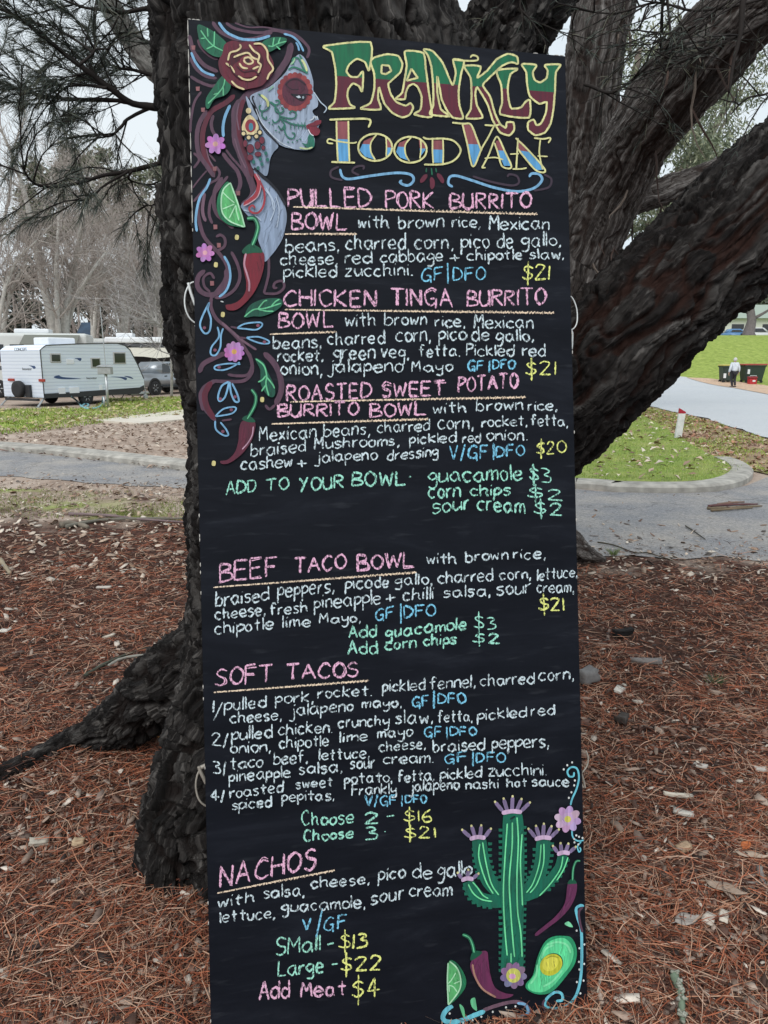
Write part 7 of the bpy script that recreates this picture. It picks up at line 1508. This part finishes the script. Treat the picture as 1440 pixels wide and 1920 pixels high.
flat_leaf('dry_leaf', 'large curled fawn leaf right of the painted chilli on the board', 'leaf', 1320, 1676, 1398, 1706, .052, (.36, .27, .21), LG)
flat_leaf('dry_leaf', 'broad grey leaf lying left of the large curled fawn leaf', 'leaf', 1264, 1752, 1308, 1738, .045, (.34, .30, .27), LG)
flat_leaf('dry_leaf', 'long narrow buff leaf at the right edge above the curled fawn leaf', 'leaf', 1378, 1612, 1440, 1622, .028, (.42, .33, .26), LG)
flat_leaf('dry_leaf', 'small orange leaf at the right edge beside the long buff leaf', 'leaf', 1392, 1605, 1404, 1590, .028, (.50, .15, .05), LG)
flat_leaf('dry_leaf', 'rust orange leaf alone at the left edge level with the roots', 'leaf', 0, 1268, 16, 1262, .05, (.30, .11, .05), LG)
def star_leaf():
    c = G(293, 1397); mb = MB(); mb.col((.62, .27, .10)); n = 28; mb.v.append((0, 0, .006)); 
    for k in range(n): a = 2 * math.pi * k / n; r = .017 + .027 * max(0, math.cos(a * 5 / 2 * 1.0)) ** 2 if True else 0; mb.v.append((r * math.cos(a), r * math.sin(a), .012 * (r / .04) ** 2))
    for k in range(n): mb.face((0, 1 + k, 1 + (k + 1) % n))
    mb.tube([V3((-.015, 0, .003)), V3((-.055, -.012, .0))], .0012, 4); o = mb.build('maple_leaf', M_DUST, usecol=True); o.location = (c.x, c.y, .06); o.rotation_euler = (.65, .1, .6); tag(o, 'bright orange star shaped leaf standing between the two big roots', 'leaf')
star_leaf()
def chip_obj(name, label, cat, u, v, L, W, H, col, rz, group=None, seed=0):
    c = G(u, v); rr = random.Random(seed); bm = bmesh.new(); bmesh.ops.create_cube(bm, size=1); bmesh.ops.subdivide_edges(bm, edges=list(bm.edges), cuts=3, use_grid_fill=True)
    for w in bm.verts:
        p = w.co.copy(); nn = noise.noise(p * 2.7 + V3((seed * 3.1, 0, 0))); taper = 1 - .45 * max(0, p.x * (1 if seed % 2 else -1)); w.co = V3((p.x * L * (1 + .15 * nn), p.y * W * taper * (1 + .35 * nn), p.z * H * (1 + .3 * noise.noise(p * 5)) + p.x * p.x * H * .8))
    mb = MB(); mb.col(col); mb.addbm(bm); o = mb.build(name, M_DUST, usecol=True, smooth=True); z = float(floor_z([c.x], [c.y])[0] + mound_z(np.array([c.x]), np.array([c.y]))[0])
    o.location = (c.x, c.y, z + H * .5 + .012); o.rotation_euler = (rr.uniform(-.2, .2), rr.uniform(-.2, .2), rz); return tag(o, label, cat, group)
WG = 'pale wood chips on the floor'
for k, (u, v, L, W, H, c, rz, lb) in enumerate([
 (1160, 1305, .075, .04, .012, (.62, .58, .52), 1.0, 'white wood chip right of the board beside the small round pale one'), (1195, 1327, .04, .03, .010, (.50, .44, .38), .2, 'small round pale chip near the long white chip right of the board'), (1270, 1508, .11, .016, .010, (.55, .50, .42), .08, 'thin pale stick chip lying flat right of the painted pink flower'), (1280, 1540, .065, .035, .010, (.50, .47, .42), -.4, 'broad pale bark chip just under the thin stick chip'),
 (1280, 1605, .045, .035, .014, (.42, .30, .20), .3, 'tan wedge chip below the broad pale bark chip'), (1328, 1742, .045, .03, .010, (.56, .50, .43), .9, 'pale split chip right of the broad grey leaf'), (1355, 1738, .05, .025, .010, (.60, .54, .46), 1.1, 'upright looking cream chip next to the split chip'), (1312, 1450, .05, .035, .006, (.48, .44, .40), -.6, 'grey leaf shaped chip right of centre on the needles'), (1425, 1452, .06, .035, .008, (.55, .52, .48), .1, 'white flake at the right edge level with the lower wire hook'),
 (205, 1200, .065, .026, .010, (.52, .46, .38), .8, 'pale split chip on the needles left of the trunk'), (196, 1108, .10, .035, .010, (.48, .43, .38), .0, 'long whitish bark flake left of the trunk in mid distance'), (8, 1190, .04, .06, .010, (.58, .54, .48), 1.4, 'white chip at the left edge'), (76, 1595, .06, .04, .012, (.40, .36, .30), .3, 'lichen grey chip at lower left'), (150, 1600, .035, .03, .016, (.46, .34, .22), .1, 'small tan block of wood at lower left'), (315, 1625, .075, .05, .02, (.15, .085, .065), .4, 'brown bark lump at the foot of the front root'), (155, 1402, .055, .018, .014, (.56, .50, .42), -1.0, 'short pale stick leaning on the long thin root')]):
    chip_obj('wood_chip', lb, 'wood chip', u, v, L, W, H, c, rz, WG, k)
chip_obj('dark_bark_piece', 'black fibrous piece of bark on the needles right of the board', 'bark piece', 1168, 1196, .11, .05, .035, (.012, .010, .010), .1, None, 41)
chip_obj('grey_rock', 'grey weathered stone against the right edge of the board', 'rock', 1098, 1290, .09, .07, .06, (.20, .19, .185), .4, None, 44)
chip_obj('dark_bark_piece', 'low dark knob of bark right of the upper wire hook level', 'bark piece', 1166, 1365, .055, .045, .03, (.06, .05, .045), .9, None, 45)
chip_obj('grey_bark_piece', 'flat grey slab of bark right of the board below the black piece', 'bark piece', 1210, 1255, .15, .035, .02, (.20, .18, .17), -.2, None, 46)
def stick(name, label, path, r, col, group=None, lich=False, z=.018):
    P = [G(u, v) for u, v in path]; o0 = P[0].copy(); rr = random.Random(int(path[0][0])); pp = [p - o0 + V3((0, 0, z + rr.uniform(0, .012))) for p in P]; sp = [V3(q) for q in smoothline([tuple(p) for p in pp], 5)]; mb = MB(); n = len(sp)
    for i in range(0, n): mb.col(tuple(c * rr.uniform(.75, 1.25) for c in col))
    mb.tube(sp, [r * (1 - .5 * i / n) * rr.uniform(.85, 1.15) for i in range(n)], 7, wob=.15)
    if lich: 
        for _ in range(26): mb.col(rr.choice([(.26, .27, .22), (.33, .34, .29)])); q = sp[rr.randint(0, n - 1)]; c_ = q + V3((rr.gauss(0, r * .4), rr.gauss(0, r * .4), r * .6)); mb.tube([c_, c_ + V3((rr.gauss(0, r * .5), rr.gauss(0, r * .5), r * .5))], r * .32, 5)
    i = n // 2; mb.col(col); mb.tube([sp[i], sp[i] + V3((rr.gauss(0, .03), rr.gauss(0, .03), .012))], r * .4, 4)
    o = mb.build(name, M_TWIG, usecol=True, smooth=True); g = float(floor_z([o0.x], [o0.y])[0]); o.location = (o0.x, o0.y, g); return tag(o, label, 'stick', group)
SG = 'fallen sticks on the ground'
stick('lichen_twig', 'thick grey twig crusted with lichen at lower right', [(1262, 1845), (1272, 1870), (1276, 1900), (1278, 1935)], .012, (.20, .19, .17), SG, True)
stick('fallen_stick', 'forked brown stick lying across the leaves left of the trunk', [(125, 993), (180, 980), (240, 978), (345, 976)], .022, (.19, .145, .125), SG)
stick('fallen_stick', 'longest thin stick beyond the forked one left of the trunk', [(130, 968), (200, 970), (260, 978), (345, 984)], .018, (.20, .155, .135), SG)
stick('fallen_stick', 'short thick grey branch end on the forked stick left of the trunk', [(115, 990), (140, 986), (165, 992)], .035, (.16, .145, .14), SG)
stick('fallen_stick', 'pale grey branch piece at the left edge in mid distance', [(0, 1055), (10, 1068), (20, 1080)], .022, (.24, .225, .215), SG)
stick('fallen_stick', 'dark stick in shadow behind the grass on the right of the board', [(1120, 1022), (1150, 1026), (1190, 1040), (1215, 1041), (1260, 1056)], .007, (.08, .05, .04), SG)
stick('fallen_stick', 'long dark twig on the road edge right of the eucalyptus base', [(1285, 990), (1300, 1000), (1322, 1015)], .008, (.09, .06, .05), SG)
stick('fallen_stick', 'grey brown stick bent near the right edge low down', [(1422, 1640), (1430, 1670), (1440, 1690)], .010, (.22, .19, .17), SG)
stick('fallen_stick', 'cream forked twig near the lower right side of the board', [(1128, 1895), (1122, 1862), (1130, 1830), (1124, 1815)], .006, (.42, .36, .29), SG)
stick('fallen_stick', 'pale slender root like stick left of the trunk above the big root', [(205, 1258), (230, 1246), (272, 1238)], .011, (.25, .215, .19), SG)
stick('fallen_stick', 'dark straight twig above the pale root like stick', [(160, 1275), (215, 1245), (275, 1222)], .010, (.09, .07, .06), SG)
BG_ = 'bark strips on the road'
for k, (p, c) in enumerate([([(1328, 952), (1370, 950), (1420, 949)], (.17, .09, .07)), ([(1326, 957), (1380, 956), (1428, 953)], (.24, .13, .10)), ([(1333, 961), (1375, 959), (1410, 955)], (.20, .12, .10)), ([(1345, 949), (1375, 947), (1395, 945)], (.20, .11, .085))]):
    stick('bark_strip', ['dark upper bark strip in the bundle on the road', 'longest pale bark strip in the bundle on the road', 'lowest dark bark strip in the bundle on the road', 'short back bark strip in the bundle on the road'][k], p, .015, c, BG_)
def tuft(label, u, v, n, h, col, seed):
    c = G(u, v); rr = random.Random(seed); mb = MB()
    for k in range(n):
        mb.col(tuple(q * rr.uniform(.7, 1.3) for q in col)); a = rr.uniform(0, 6.28); l = rr.uniform(.5, 1) * h; o_ = V3((rr.gauss(0, .015), rr.gauss(0, .015), 0)); d = V3((math.cos(a) * .6, math.sin(a) * .6, 1)).normalized(); mb.tube([o_, o_ + d * l * .5, o_ + d * l + V3((math.cos(a), math.sin(a), -.2)) * l * .25], [.0016, .0014, .0004], 3)
    o = mb.build('grass_tuft', M_LEAF, usecol=True); o.location = (c.x, c.y, float(floor_z([c.x], [c.y])[0])); tag(o, label, 'grass tuft', 'small green tufts')
tuft('grey green grass tuft alone on the needles right of the board', 1342, 1285, 60, .07, (.09, .12, .06), 1)
tuft('short green tuft at the foot of the eucalyptus', 1150, 1042, 50, .09, (.13, .17, .05), 2)
tuft('dark green sprig half buried in needles right of the painted flower', 1370, 1518, 30, .03, (.05, .06, .03), 3)
